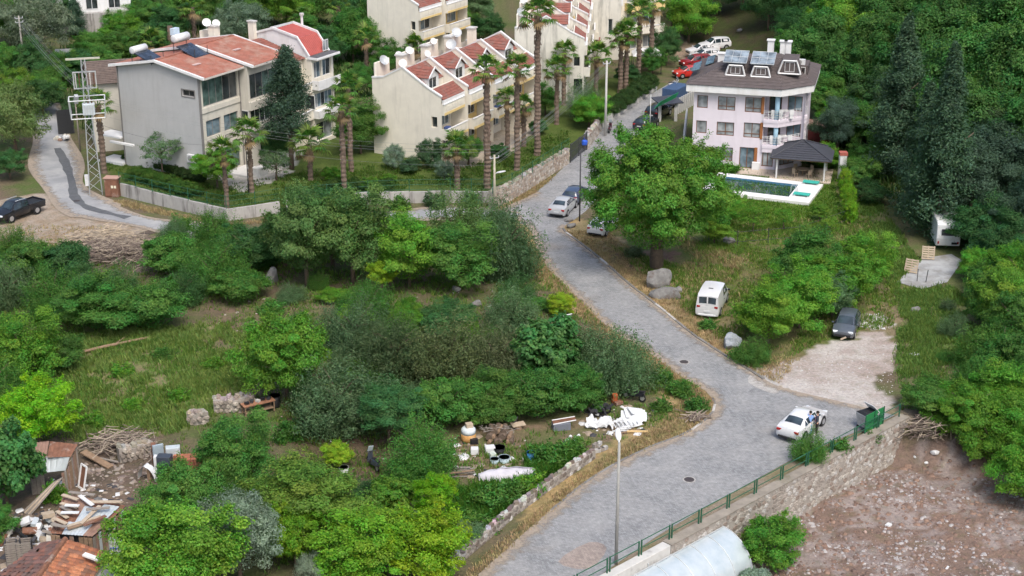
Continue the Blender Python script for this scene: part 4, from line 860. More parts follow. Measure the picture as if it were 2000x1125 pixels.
# gazebo
gz = thing('gazebo', 'garden gazebo with dark tiled pyramid roof on white posts', 'gazebo', (29.9, 152.4, 0), fv.ang())
for x in (-2.4, 2.4):
    for y in (-2.0, 2.0): MB().box((x, y, 1.2), (.16, .16, 2.4)).build('post', white, gz, local=True)
m = MB(); q = [(-3.1, -2.7, 2.35), (3.1, -2.7, 2.35), (3.1, 2.7, 2.35), (-3.1, 2.7, 2.35)]
for k in range(4): slope(m, q[k], q[(k+1) % 4], (.3 if k < 2 else -.3, 0, 3.6) if 0 else (0, 0, 3.7), (0, 0, 3.7), 9, .05)
m.build('roof', slate, gz, local=True); MB().prism([(x*.98, y*.98) for x, y, _ in q], 2.26, 2.34).build('ceiling', wood, gz, local=True)
hp = MB()
for x, y, z in q: hp.tube([(x, y, z+.06), (0, 0, 3.78)], .08, 5)
hp.build('hip_tiles', slate, gz, local=True); MB().box((0, 0, .05), (6.2, 5.2, .12)).build('floor', plain('beige_paving', (.5, .42, .34), .8), gz, local=True)
tb = thing('garden_table', 'round garden table under the gazebo roof', 'table', (29.9, 151.8, .11)); MB().tube([(0, 0, .7), (0, 0, .75)], .6, 14).build('top', wood_l, tb, local=True); MB().tube([(0, 0, 0), (0, 0, .7)], .06, 6).build('leg', wood, tb, local=True)
for k in range(4):
    a = k*1.57+.5; c = thing('garden_chair', ('right', 'far', 'left', 'near')[k]+' side chair at the round gazebo table', 'chair', (29.9+math.cos(a)*1.0, 151.8+math.sin(a)*1.0, .11), a-math.pi/2, 'chairs round the gazebo table')
    MB().box((0, 0, .45), (.45, .45, .05)).build('seat', wood_l, c, local=True); MB().box((0, .2, .72), (.45, .05, .5)).build('backrest', wood_l, c, local=True)
    for x in (-.19, .19):
        for y in (-.19, .19): MB().box((x, y, .22), (.05, .05, .44)).build('leg', wood_l, c, local=True)
# pool
A, B_, C_, D_ = (P(1414, 347), P(1369, 377), P(1580, 402), P(1612, 374)); pq = [np.array(p[:2]) for p in (B_, C_, D_, A)]; ctr = sum(pq)/4
u_ = (pq[1]-pq[0])/np.linalg.norm(pq[1]-pq[0]); v_ = np.array((-u_[1], u_[0])); PL = np.linalg.norm(pq[1]-pq[0]); PW = 6.6
pf = Fr((pq[0][0], pq[0][1], 0), u_); pool = thing('swimming_pool', 'rectangular swimming pool with broad white surround in the villa garden', 'pool', pf.o)
m = MB()
for a in ((0, PL, -1.15, 0), (0, PL, -PW, -PW+1.0), (0, 1.1, -PW+1.0, -1.15), (PL-2.3, PL, -PW+1.0, -1.15)): m.fbox(pf, a[0], a[1], a[2], a[3], -.1, .32)
m.build('surround', plain('white_stone_deck', (.74, .73, .71), .7, .05, 2), pool, bevel=.02)
til = plain('blue_pool_tile', (.08, .2, .32), .3, .2, 6); m = MB()
m.fbox(pf, 1.1, PL-2.3, -1.17, -1.15, .02, .26); m.fbox(pf, 1.1, PL-2.3, -PW+1.0, -PW+1.02, .02, .26); m.fbox(pf, 1.1, 1.12, -PW+1.02, -1.17, .02, .26); m.fbox(pf, PL-2.32, PL-2.3, -PW+1.02, -1.17, .02, .26); m.build('tile_band', til, pool)
wm, nt, bb = new_mat('pool_water'); bb.inputs['Base Color'].default_value = (.035, .085, .075, 1); bb.inputs['Roughness'].default_value = .03; bump(nt, bb, noise(nt, 1.8, 2), .15, .03)
MB().fbox(pf, 1.12, PL-2.32, -PW+1.02, -1.17, .03, .06).build('water', wm, pool)
for k in range(2): MB().tube([pf.p(PL-2.5+.0, -2.6-k*.5, .2), pf.p(PL-2.4, -2.6-k*.5, 1.0), pf.p(PL-2.0, -2.6-k*.5, 1.05), pf.p(PL-1.8, -2.6-k*.5, .32)], .03, 6).build('hand_rail', metal_g, pool)
mat_t = plain('teal_foam', (.05, .42, .34), .6)
for k, (u, n) in enumerate(((PL-2.0, -5.9), (PL-2.0, -1.6))):
    t = thing('sun_bed', ('teal sun bed at the far corner of the pool', 'teal sun bed at the near corner of the pool')[k], 'sun bed', pf.p(u, n, .32), pf.ang(), 'teal sun beds by the pool')
    MB().box((.85, .3, .22), (1.6, .7, .1)).build('cushion', mat_t, t, local=True)
    for x in (.2, 1.5): MB().box((x, .3, .09), (.08, .6, .18)).build('leg', white, t, local=True)
# hedges of the villa garden
# white garden pier and boundary
gp = thing('garden_pier', 'tall white garden pier with red cap at the end of the hedge', 'pillar', G(1643, 350)); MB().box((0, 0, 1.3), (.7, .7, 2.6)).build('shaft', white, gp, local=True, bevel=.03); MB().box((0, 0, 2.75), (.8, .8, .3)).build('cap', plain('brick_red', (.4, .12, .09), .8), gp, local=True)
MB().box((0, -2.5, .8), (.3, 2.6, 1.6)).build('wing_wall', conc_l, gp, local=True)
# red brown shed behind the villa
sh_ = thing('garden_shed', 'dark red shed half hidden behind the villa', 'shed', G(1592, 280), fv.ang()); MB().box((0, 0, 1.1), (4, 2.5, 2.2)).build('wall', plain('dark_red_paint', (.12, .03, .03), .7), sh_, local=True); MB().box((0, 0, 2.27), (4.4, 2.9, .14)).build('roof', rust_t, sh_, local=True)
# dark tiled shed roof behind the grey block
f7 = Fr(f1.p(2, -17, 0), (.87, .3)); s7 = thing('old_shed', 'old shed with dark mossy tile roof behind the grey block', 'shed', f7.o)
MB().fbox(f7, 0, 9, -6, 0, -.5, 7.6).build('wall', greige, s7); m = MB(); slope(m, f7.p(-.3, .5, 7.6), f7.p(9.3, .5, 7.6), f7.p(9.3, -3, 9.4), f7.p(-.3, -3, 9.4), 14); slope(m, f7.p(9.3, -6.5, 7.6), f7.p(-.3, -6.5, 7.6), f7.p(-.3, -3, 9.4), f7.p(9.3, -3, 9.4), 14); m.build('roof', plain('mossy_tile', (.13, .1, .085), .9, .3, 3), s7)
# white terraced building at the top left
f8 = Fr(G(115, 68), (.94, .33)); s8 = thing('hillside_building', 'white walled building at the top left edge with stained base wall', 'building', f8.o)
MB().fbox(f8, 0, 11, -1, 0, -1.5, 2.6).build('base_wall', concrete, s8); MB().fbox(f8, -1.0, 10, -9, -1.2, 0, 5.0).build('upper_wall', white, s8); MB().fbox(f8, -1.3, 10.3, -9.3, -.9, 5.0, 5.3).build('roof_slab', conc_l, s8)
for k in range(3): window(f8, 1+k*3, 2.6+k*3, 3.0, 4.4, s8, -1.1, .02, alu, pane_d, 2)
for k in range(5): MB().fbox(f8, 11.2+k*.45, 11.65+k*.45, -1, .4, -1.5, .4+k*.3).build('step', conc_l, s8)

# ------------------------------------------------------------------ farmyard sheds at the lower left
ls = thing('lean_to', 'lean-to with rusty sheet roof and pale tin front beside the round citrus tree', 'shed', (*P(92, 925)[:2], Tz(*P(92, 925)[:2])))
def sheetq(m, pts, z, per=.22, amp=.025):
    q = [P(x, y, zz) for (x, y), zz in zip(pts, z)]; corr(m, *q, per, amp)
m = MB(); sheetq(m, [(36, 893), (90, 893), (96, 862), (48, 866)], (2.1, 2.1, 2.5, 2.5)); m.build('roof_sheet', rust_t, ls); m = MB(); sheetq(m, [(92, 894), (138, 892), (152, 868), (98, 862)], (2.12, 2.1, 2.45, 2.52)); m.build('roof_sheet', rust, ls)
m = MB(); sheetq(m, [(58, 926), (128, 919), (136, 893), (46, 891)], (1.2, 1.2, 2.05, 2.05), .3, .02); m.build('front_sheet', tin, ls)
fl, fr_, bl_, br_ = P(60, 926, 1.2), P(127, 920, 1.2), P(52, 868, 2.45), P(148, 870, 2.4)
for q in (fl, fr_, bl_, br_): MB().tube([(q[0], q[1], -.5), (q[0], q[1], q[2]-.03)], .07, 6).build('post', wood_g, ls)
for a, b, n in ((fr_, br_, 9), (fl, fr_, 8)):
    for k in range(n):
        if (a is fl and k in (3, 4, 5)) or random.random() < .1: continue
        p, q = Vector(a).lerp(Vector(b), (k+.06)/n), Vector(a).lerp(Vector(b), (k+.94)/n); zt = min(p.z, q.z)-.12
        MB().hexa([(p.x, p.y, -.5), (q.x, q.y, -.5), (q.x, q.y+.05, -.5), (p.x, p.y+.05, -.5)], [(p.x, p.y, zt), (q.x, q.y, zt), (q.x, q.y+.05, zt), (p.x, p.y+.05, zt)]).build('plank', random.choice((wood, wood_g, rust_t)), ls)
# patchwork shack
sk = thing('shack', 'patchwork shack roofed with tin sheets and loose planks in the farmyard', 'shed', (*P(170, 1060)[:2], Tz(*P(170, 1060)[:2])))
Ra, Rb, Rc, Rd = P(98, 1042, 1.9), P(180, 1048, 1.9), P(246, 988, 2.2), P(124, 966, 2.2)
up_ = lambda s, t, dz=0: tuple(Vector(Ra).lerp(Vector(Rb), s).lerp(Vector(Rd).lerp(Vector(Rc), s), t) + Vector((0, 0, dz)))
def shs(s0, s1, t0, t1, mat, dz, nm='roof_sheet', per=.2): m = MB(); corr(m, up_(s0, t0, dz), up_(s1, t0, dz), up_(s1, t1, dz), up_(s0, t1, dz), per, .025); m.build(nm, mat, sk)
shs(0, 1, 0, 1, rust, 0); shs(.05, .5, .62, 1.0, rust_t, .05); shs(.42, .74, .1, .78, tin, .07); shs(.66, 1.03, -.03, .55, rust_t, .06); shs(.3, .8, -.04, .3, tin, .1); shs(.7, .95, .5, .9, tin, .11)
for k, (s0, t0, s1, t1, mt) in enumerate(((.02, .72, .34, .66, wood_l), (.0, .5, .26, .36, wood_l), (.02, .3, .3, .2, wood_l), (.05, .62, .3, .5, wood_g), (.35, .12, .85, .5, wood_l), (.4, .05, .8, .36, wood), (.0, .15, .2, .1, wood_g), (.1, .98, .5, 1.02, wood_g), (.62, .2, .7, .75, wood_l), (.5, .8, .95, .95, wood_l), (.02, .86, .3, .8, wood_l), (.12, .4, .45, .46, whitep), (.3, .9, .6, .7, whitep), (.55, .55, .9, .7, wood_g), (.75, .1, .98, .45, rust), (.05, .05, .4, .02, wood_g), (.15, .56, .4, .6, whitep))):
    a, b = Vector(up_(s0, t0, .16+.02*k)), Vector(up_(s1, t1, .16+.02*k)); d = b-a; MB().box((a+b)/2, (d.length, .24, .05), math.atan2(d.y, d.x), 0, -math.asin(d.z/d.length)).build('plank', mt, sk)
for fa, fb, n in ((Rb, Rc, 12), (Ra, Rb, 9)):
    for k in range(n):
        a = Vector(fa).lerp(Vector(fb), (k+.06)/n); b = Vector(fa).lerp(Vector(fb), (k+.94)/n); zt = a.z-.1
        if fa is Ra and k in (2, 3, 5): continue
        MB().hexa([(a.x, a.y, -.6), (b.x, b.y, -.6), (b.x, b.y+.05, -.6), (a.x, a.y+.05, -.6)], [(a.x, a.y, zt), (b.x, b.y, zt+random.uniform(-.2, 0)), (b.x, b.y+.05, zt), (a.x, a.y+.05, zt)]).build('plank', random.choice((wood, wood_g, rust_t, tin, wood)), sk)
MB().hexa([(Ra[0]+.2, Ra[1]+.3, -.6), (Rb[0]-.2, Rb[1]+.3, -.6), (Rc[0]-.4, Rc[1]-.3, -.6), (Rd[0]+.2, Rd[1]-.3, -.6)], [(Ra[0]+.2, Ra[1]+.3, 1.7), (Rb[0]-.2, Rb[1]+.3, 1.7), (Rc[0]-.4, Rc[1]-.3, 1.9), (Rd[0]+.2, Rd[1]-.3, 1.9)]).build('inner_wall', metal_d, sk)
# old tiled house
th = thing('tiled_house', 'old house with weathered orange tile roof at the lower left corner', 'house', (*P(120, 1130)[:2], -.5))
r1, r2 = Vector(P(128, 1054, 3.3)), Vector(P(40, 1175, 3.3)); e1, e2 = Vector(P(214, 1082, 2.2)), Vector(P(140, 1190, 2.2)); l1, l2 = Vector(P(84, 1062, 2.2)), Vector(P(-60, 1165, 2.2))
MB().poly([r1, r2, e2, e1]).poly([r2, r1, l1, l2]).build('roof_deck', wood, th)
g = MB(); bz = Vector((0, 0, -2.8)); g.poly([e1, e1+bz, l1+bz, l1]); g.poly([e1, l1, r1]); g.poly([e1, e2, e2+bz, e1+bz]); g.build('wall', greige, th)
tm = MB(); k0 = 5
tm.v = [(.5*math.cos(math.pi*i/k0), y, .5*math.sin(math.pi*i/k0)*(.9 if y > 0 else 1.0)) for y in (0, 1) for i in range(k0+1)]; tm.f = [(i+1, i, k0+1+i, k0+2+i) for i in range(k0)]
tme = bpy.data.meshes.new('tile'); tme.from_pydata(tm.v, [], tm.f); tme.materials.append(tile_o); cnt = 0; rest = MB()
def tiles(ra, rb, ea, eb, cols, rows, tones):
    global cnt
    X = (rb-ra).normalized(); Y = (ra-ea).normalized(); Zv = X.cross(Y).normalized(); 
    if Zv.z < 0: X = -X; Zv = X.cross(Y).normalized()
    M3 = Matrix((X, Y, Zv)).transposed(); cw = (rb-ra).length/cols; rh = (ra-ea).length/rows; w0 = wloc(th)
    for i in range(cols):
        for j in range(rows):
            if random.random() < .015: continue
            s = (i+.5)/cols; t = j/rows; p = ea.lerp(eb, s).lerp(ra.lerp(rb, s), t)
            M = Matrix.Translation(p-w0+Zv*(.02+random.uniform(0, .03))) @ (M3 @ Matrix.Rotation(random.uniform(-.06, .06), 3, 'Z')).to_4x4() @ Matrix.Diagonal((cw*1.0, rh*1.22, cw*.5, 1)) 
            c = random.choice(tones); v = random.uniform(.75, 1.2)
            o = link('tile', tme, th); o.matrix_basis = M @ Matrix.Rotation(-.06, 4, 'X'); o.color = (c[0]*v, c[1]*v, c[2]*v, 1); cnt += 1
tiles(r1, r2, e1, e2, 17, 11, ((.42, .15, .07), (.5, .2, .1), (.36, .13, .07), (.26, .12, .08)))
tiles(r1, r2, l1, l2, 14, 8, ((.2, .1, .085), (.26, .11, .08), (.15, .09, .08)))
MB().tube([r1+Vector((0, 0, .04)), r2+Vector((0, 0, .04))], .16, 8).build('ridge_tiles', rust, th)
a, b = Vector(P(168, 1085, 3.0)), Vector(P(193, 1098, 2.75)); d = b-a; MB().box((a+b)/2+Vector((0, 0, .1)), (d.length*1.3, .3, .1), math.atan2(d.y, d.x), 0, .15).build('loose_board', white, th)
# concrete slab roof beside it
cs = thing('slab_roof', 'flat grey concrete roof slab beside the tiled house', 'roof slab', P(215, 1110)); q = [P(214, 1084, 2.0), P(258, 1078, 2.0), P(225, 1180, 2.0), P(150, 1180, 2.0)]
MB().hexa([(x, y, 1.8) for x, y, _ in (q[3], q[2], q[1], q[0])], [(x, y, 2.0) for x, y, _ in (q[3], q[2], q[1], q[0])]).build('slab', conc_l, cs); MB().hexa([(x+.2*s, y, -.6) for (x, y, _), s in zip((q[3], q[2], q[1], q[0]), (1, -1, -1, 1))], [(x+.2*s, y-.05, 1.79) for (x, y, _), s in zip((q[3], q[2], q[1], q[0]), (1, -1, -1, 1))]).build('wall', greige, cs)

# ------------------------------------------------------------------ plastic tunnel in the lower lot
gc = P(1410, 1098, LOT); tn = thing('polytunnel', 'translucent white plastic tunnel with hoops below the retaining wall', 'greenhouse', gc)
ax = Vector((-WD[0], -WD[1], 0)); sd_ = Vector((WN[0], WN[1], 0)); RT = 2.35; TL = 11.0; Vg = Vector(gc)
fn = lambda s, t, r=RT: Vg + ax*(TL*s) + sd_*(r*math.cos(math.pi*t)) + Vector((0, 0, 1.02*r*math.sin(math.pi*t)+.05))
pm, nt, bb = new_mat('plastic_film'); bb.inputs['Base Color'].default_value = (.68, .73, .76, 1); bb.inputs['Roughness'].default_value = .25; bb.inputs['Transmission Weight'].default_value = .15
nt.links.new(ramp(nt, noise(nt, 1.3, 4), [(.3, (.38, .45, .48)), (.7, (.5, .55, .57))]), bb.inputs['Base Color']); bump(nt, bb, noise(nt, 3, 3), .25, .05)
for k in range(7): MB().grid(lambda s, t: fn((k+s)/7, t, RT-.03*math.sin(math.pi*s)), 6, 20).build('film', pm, tn, True)
for k in range(8): MB().tube([fn(k/7, t/16, RT+.015) for t in range(17)], .03, 5).build('hoop', metal_g, tn)
MB().tube([fn(0, .5, RT+.03), fn(1, .5, RT+.03)], .04, 5).build('ridge_bar', metal_g, tn)
MB().poly([fn(0, t/16, RT-.01) for t in range(17)]).build('end_film', pm, tn)
# ------------------------------------------------------------------ vehicles
def wheel_mesh(r=.32, w=.2):
    m = MB(); m.tube([(0, -w/2, 0), (0, -w/2+.03, 0), (0, w/2-.03, 0), (0, w/2, 0)], [r*.9, r, r, r*.9], 18); k = MB(); k.tube([(0, -w/2-.012, 0), (0, w/2+.012, 0)], r*.62, 12); return m, k
def add_wheel(root, x, y, r=.32, w=.2):
    a, b = wheel_mesh(r, w); o = a.build('wheel', tyre_m, root, True, True); o.location = (x, y, r); c = b.build('rim', rim_m, o, False, True); return o
KIND = {
 # x, underside, half width, belt, roof, half roof width
 'sedan': dict(st=[(-2.28, .38, .66, .80, .83, .5), (-2.2, .26, .84, .95, .98, .66), (-1.6, .2, .89, 1.02, 1.06, .7), (-.95, .2, .9, .99, 1.40, .6), (-.1, .2, .9, .96, 1.46, .62), (.5, .2, .9, .95, 1.40, .6), (1.2, .2, .89, .93, .98, .7), (2.0, .22, .86, .80, .85, .6), (2.25, .32, .68, .66, .68, .5)], ws=(6, 5), rw=(2, 3), side=(3, 4, 5), wh=(-1.38, 1.4), r=.33),
 'hatch': dict(st=[(-1.98, .36, .68, .82, .85, .5), (-1.93, .26, .82, .98, 1.02, .62), (-1.62, .2, .86, 1.0, 1.38, .58), (-.6, .2, .87, .97, 1.48, .6), (.25, .2, .87, .95, 1.43, .6), (1.0, .2, .86, .95, 1.0, .68), (1.75, .22, .83, .84, .88, .6), (1.98, .32, .66, .68, .7, .5)], ws=(5, 4), rw=(1, 2), side=(2, 3, 4), wh=(-1.24, 1.22), r=.31),
 'van': dict(st=[(-2.35, .38, .80, 1.0, 1.02, .7), (-2.32, .28, .86, 1.12, 1.86, .74), (-2.0, .22, .88, 1.12, 1.95, .76), (-.3, .22, .89, 1.1, 1.98, .76), (.75, .22, .89, 1.05, 1.9, .72), (1.55, .22, .88, 1.05, 1.12, .74), (2.1, .25, .84, .92, .96, .62), (2.35, .34, .7, .72, .74, .5)], ws=(5, 4), rw=(0, 1), side=(3, 4), wh=(-1.45, 1.5), r=.33),
 'suv': dict(st=[(-2.1, .42, .74, .92, .95, .6), (-2.05, .32, .88, 1.08, 1.12, .66), (-1.8, .28, .91, 1.1, 1.62, .64), (-.5, .28, .92, 1.06, 1.7, .66), (.35, .28, .92, 1.04, 1.64, .64), (1.05, .28, .91, 1.04, 1.1, .72), (1.9, .3, .88, .95, 1.0, .66), (2.12, .4, .72, .78, .8, .55)], ws=(5, 4), rw=(1, 2), side=(2, 3, 4), wh=(-1.3, 1.3), r=.36),
 'cab': dict(st=[(-.75, .45, .9, 1.05, 1.08, .7), (-.7, .4, .92, 1.12, 1.72, .66), (.1, .4, .93, 1.1, 1.78, .68), (.75, .4, .93, 1.08, 1.7, .66), (1.4, .4, .92, 1.08, 1.15, .74), (2.3, .42, .9, 1.0, 1.05, .68), (2.6, .5, .76, .82, .84, .6)], ws=(4, 3), rw=(0, 1), side=(1, 2, 3), wh=(-1.55, 1.55), r=.4)}
def ringp(s):
    x, zb, hw, be, ro, hr = s; h = [(0, zb), (hw*.9, zb), (hw*.985, zb+.14), (hw, (zb+be)/2+.03), (hw*.965, be-.02), (hr, ro-.05), (hr*.62, ro-.005), (0, ro+.012)]
    return [(x, y, z) for y, z in h] + [(x, -y, z) for y, z in h[-2:0:-1]]
def car(label, px, py, heading, color, kind='sedan', group='cars parked along the street', name='parked_car', plate=True, z=None, cat='car', name_extra=None):
    p = G(px, py); K = KIND[kind]; st = K['st']; root = thing(name, label, cat, (p[0], p[1], (p[2] if z is None else z)+.03), heading, group)
    # finer stations, smooth body
    rings = [ringp(s) for s in st]; n = len(rings[0]); m = MB(); m.v = [q for r in rings for q in r]
    for i in range(len(rings)-1):
        for j in range(n): m.f.append((i*n+j, (i+1)*n+j, (i+1)*n+(j+1) % n, i*n+(j+1) % n))
    m.f += [tuple(range(n)), tuple(range(len(rings)*n-1, (len(rings)-1)*n-1, -1))]
    body = m.build('body', paint, root, True, True); body.color = (*color, 1)
    try: body.data.set_sharp_from_angle(angle=math.radians(38))
    except Exception: pass
    R = lambda i, j: Vector(rings[i][j % n])
    def pane(a, b, c, d, ins=.1, out=.014, nm='window', mat=car_glass, ins2=None):
        a, b, c, d = map(Vector, (a, b, c, d)); i2 = ins if ins2 is None else ins2
        f = lambda s, t: a.lerp(b, s).lerp(d.lerp(c, s), t); q = [f(ins, i2), f(1-ins, i2), f(1-ins, 1-i2), f(ins, 1-i2)]; nr = (q[1]-q[0]).cross(q[3]-q[0]).normalized(); ce = sum(q, Vector())/4
        if nr.dot(ce-Vector((0, 0, .7))) < 0: nr = -nr; q = q[::-1]
        MB().sheet([v+nr*out for v in q], out+.01).build(nm, mat, root, local=True)
    def screen(i0, i1, nm, t0, t1, lat):
        ids = list(range(5, n-4)); P_ = lambda i, s: (lambda f: R(i, ids[int(f)]).lerp(R(i, ids[min(int(f)+1, len(ids)-1)]), f-int(f)))(s*(len(ids)-1)*.99999)
        nr = (P_(i0, .9)-P_(i0, .1)).cross(P_(i1, .5)-P_(i0, .5)).normalized()
        if nr.z < 0 or (nr.z < .05 and nr.x*P_(i0, .5).x < 0): nr = -nr
        MB().grid(lambda s, t: P_(i0, lat+(1-2*lat)*s).lerp(P_(i1, lat+(1-2*lat)*s), t0+(t1-t0)*t)+nr*.018, 8, 1).build(nm, car_glass, root, True, True)
    screen(K['ws'][0], K['ws'][1], 'windscreen', .06, .94, .06); screen(K['rw'][0], K['rw'][1], 'rear_window', .1 if kind != 'van' else .3, .9, .09)
    sd = list(K['side']); sd2 = [K['rw'][1]-0] if False else []
    for a, b in zip(sd, sd[1:]):
        for q in ((4, 5), (n-4, n-5)): pane(R(a, q[0]), R(b, q[0]), R(b, q[1]), R(a, q[1]), .06, .012, 'side_window', ins2=.1)
    a, b = K['ws'][1], K['ws'][0]
    for q in ((4, 5), (n-4, n-5)):
        t = R(a, q[0]).lerp(R(b, q[0]), .75); u = R(a, q[1]); MB().sheet([R(a, q[0])+Vector((.03, .012*(1 if q[0] == 4 else -1), .05)), t+Vector((0, .012*(1 if q[0] == 4 else -1), .04)), u+Vector((.06, .012*(1 if q[0] == 4 else -1), -.06))], .01).build('quarter_window', car_glass, root, local=True)
    if kind == 'sedan':
        for q in ((4, 5), (n-4, n-5)):
            s = .012*(1 if q[0] == 4 else -1); t = R(3, q[0]).lerp(R(2, q[0]), .6); MB().sheet([R(3, q[0])+Vector((-.04, s, .05)), t+Vector((0, s, .04)), R(3, q[1])+Vector((-.05, s, -.07))], .01).build('quarter_window', car_glass, root, local=True)
    hw = max(s[2] for s in st)
    for x in K['wh']:
        for y in (hw-.09, -hw+.09):
            add_wheel(root, x, y, K['r'], .2); sgn = 1 if y > 0 else -1
            MB().tube([(x, sgn*(hw-.1), K['r']+.02), (x, sgn*(hw+.006), K['r']+.02)], K['r']*1.14, 16).build('wheel_arch', blackp, root, local=True)
    xf, xr = st[-1][0], st[0][0]; zf, zr = st[-1][3], st[0][3]
    for s in (1, -1):
        MB().box((xf-.1, s*.6*hw/.9, zf+.02), (.22, .36, .14), -s*.35).build('headlight', lamp_w, root, local=True, bevel=.02)
        MB().box((xr+.05, s*.62*hw/.9, zr+.0), (.14, .34, .16), s*.22).build('taillight', lamp_r, root, local=True, bevel=.02)
        MB().box((st[K['ws'][0]][0]-.15, s*(hw+.08), st[K['ws'][0]][3]+.06), (.14, .18, .13)).build('mirror', blackp if kind in ('van', 'cab') else paint, root, local=True, bevel=.03).color = (*color, 1)
        MB().box((-.15 if kind != 'cab' else .3, s*(hw+.004), st[3][3]-.16), (.16, .03, .035)).build('door_handle', blackp, root, local=True)
    MB().box((xf-.02, 0, .42), (.12, 1.2, .2)).build('grille', blackp, root, local=True, bevel=.02); MB().box((xr+.01, 0, .34), (.14, 1.3, .14)).build('bumper_trim', blackp if kind != 'van' else whitep, root, local=True, bevel=.03)
    if plate: MB().box((xr-.03+(.04 if kind != 'van' else 0), 0, .62), (.03, .5, .12)).build('number_plate', whitep, root, local=True)
    if kind == 'van':
        MB().box((-2.36, 0, 1.48), (.05, .09, .62)).build('door_post', paint, root, local=True).color = (*color, 1)
        MB().box((-1.0, 0, 2.0), (.1, .35, .02)).build('roof_vent', metal_d, root, local=True)
    if kind == 'cab':
        o = MB().box((-1.72, 0, .78), (1.9, 1.78, .5)); b = o.build('bed', paint, root, local=True, bevel=.04); b.color = (*color, 1)
        for s in (1, -1): MB().box((-1.72, s*.86, 1.1), (1.9, .1, .18)).build('bed_side', paint, root, local=True, bevel=.02).color = (*color, 1)
        MB().box((-2.65, 0, 1.0), (.08, 1.78, .42)).build('tailgate', paint, root, local=True, bevel=.02).color = (*color, 1); MB().box((-1.72, 0, 1.05), (1.74, 1.6, .04)).build('bed_floor', blackp, root, local=True)
        for s in (1, -1): MB().box((.05, s*.6, 1.81), (1.2, .05, .05)).build('roof_rail', metal_g, root, local=True)
    return root
R_ = math.radians
silver = (.42, .43, .44); wht = (.66, .66, .66)
cS = car('white saloon car on the junction with two people at its side', 1566, 840, R_(54), wht, 'sedan')
car('silver saloon car parked at the bend by the dark lamp post', 1100, 413, R_(71), silver, 'sedan')
car('dark blue car half hidden behind the silver saloon', 1124, 391, R_(70), (.03, .045, .09), 'hatch')
car('white hatchback under the big leafy tree', 1178, 452, R_(64), wht, 'hatch')
car('white van parked on the grass above the road', 1391, 602, R_(73), wht, 'van', cat='van', name='parked_van').scale = (1.08, 1.08, 1.05)
car('old grey hatchback with a propped bumper beside the trees', 1652, 648, R_(250), (.075, .09, .11), 'hatch', plate=False)
MB().box((2.02, .2, .3), (.03, .7, .14), .2, .5).build('loose_bumper', wood_l, bpy.data.objects['parked_car.004'] if 'parked_car.004' in bpy.data.objects else None, local=True)
car('black pickup truck parked at the left edge by the lane', 36, 424, R_(238), (.008, .009, .012), 'cab', cat='pickup', name='pickup_truck', plate=False)
car('dark red car in the row behind the villa roof', 1358, 131, R_(200), (.25, .012, .016), 'suv', 'cars parked behind the villa')
car('bright red hatchback nearest in the row behind the villa roof', 1344, 150, R_(200), (.5, .025, .02), 'hatch', 'cars parked behind the villa')
car('white car just beyond the dark red one', 1376, 117, R_(200), wht, 'hatch', 'cars parked behind the villa')
car('white saloon car in the middle of the far row', 1372, 106, R_(200), wht, 'sedan', 'cars parked behind the villa')
car('white car farthest up in the row behind the villa', 1396, 97, R_(200), wht, 'suv', 'cars parked behind the villa')
car('dark car beside the villa entrance on the upper street', 1262, 250, R_(60), (.02, .025, .035), 'hatch')
car('dark car under the awning at the villa entrance', 1286, 228, R_(60), (.015, .018, .022), 'suv')
# box truck by the villa entrance
tp = G(1318, 205); tr_k = thing('small_truck', 'dark blue tarpaulin trailer under the green awning', 'truck', tp, R_(60))
MB().box((0, 0, 1.5), (3.6, 1.9, 1.7)).build('body', plain('blue_tarp', (.05, .09, .17), .6, .2, 3), tr_k, local=True, bevel=.05); MB().box((0, 0, .55), (3.8, 1.7, .16)).build('chassis', metal_d, tr_k, local=True)
for x in (-1.2, 1.3):
    for y in (-.8, .8): add_wheel(tr_k, x, y, .36, .22)
aw = thing('awning', 'bright green awning over the villa entrance', 'awning', G(1310, 215)); a = P(1282, 213, 3.2); b = P(1325, 185, 3.2); c = P(1330, 183, 3.7); d = P(1290, 205, 3.8)
MB().sheet([P(1278, 212, 2.9), P(1320, 191, 2.9), P(1326, 180, 3.5), P(1290, 199, 3.5)], .03).build('sheet', plain('green_net', (.02, .32, .13), .6), aw)
for px, py in ((1280, 222), (1320, 200)): p = P(px, py); MB().tube([(p[0], p[1], 0), (p[0], p[1], 2.9)], .04, 6).build('post', metal_g, aw)
ep = thing('entrance_porch', 'small dark tiled porch roof at the villa entrance', 'porch', G(1302, 235)); q = P(1302, 235)
MB().box((q[0], q[1], 2.4), (3.0, 2.4, .12), .4, .15).build('roof', slate, ep); MB().box((q[0]-.9, q[1]-.6, 1.1), (.35, .35, 2.3)).box((q[0]+1.0, q[1]-.3, 1.1), (.35, .35, 2.3)).build('pier', conc_l, ep)
fw_ = thing('white_fence_panel', 'pale slatted fence beside the truck by the villa', 'fence', G(1340, 210)); q = G(1340, 222)
for k in range(9): MB().box((q[0]-1.0+k*.3, q[1]+k*.55, .9), (.16, .3, 1.8), .9).build('slat', conc_l, fw_)
bw = thing('boundary_wall', 'grey lavender boundary wall at the left of the villa', 'wall', G(1338, 290))
p, q = G(1336, 300), G(1342, 245); MB().fbox(Fr(p, (q[0]-p[0], q[1]-p[1])), 0, math.dist(p[:2], q[:2]), -.2, 0, -.1, 2.0).build('panel', conc_l, bw)

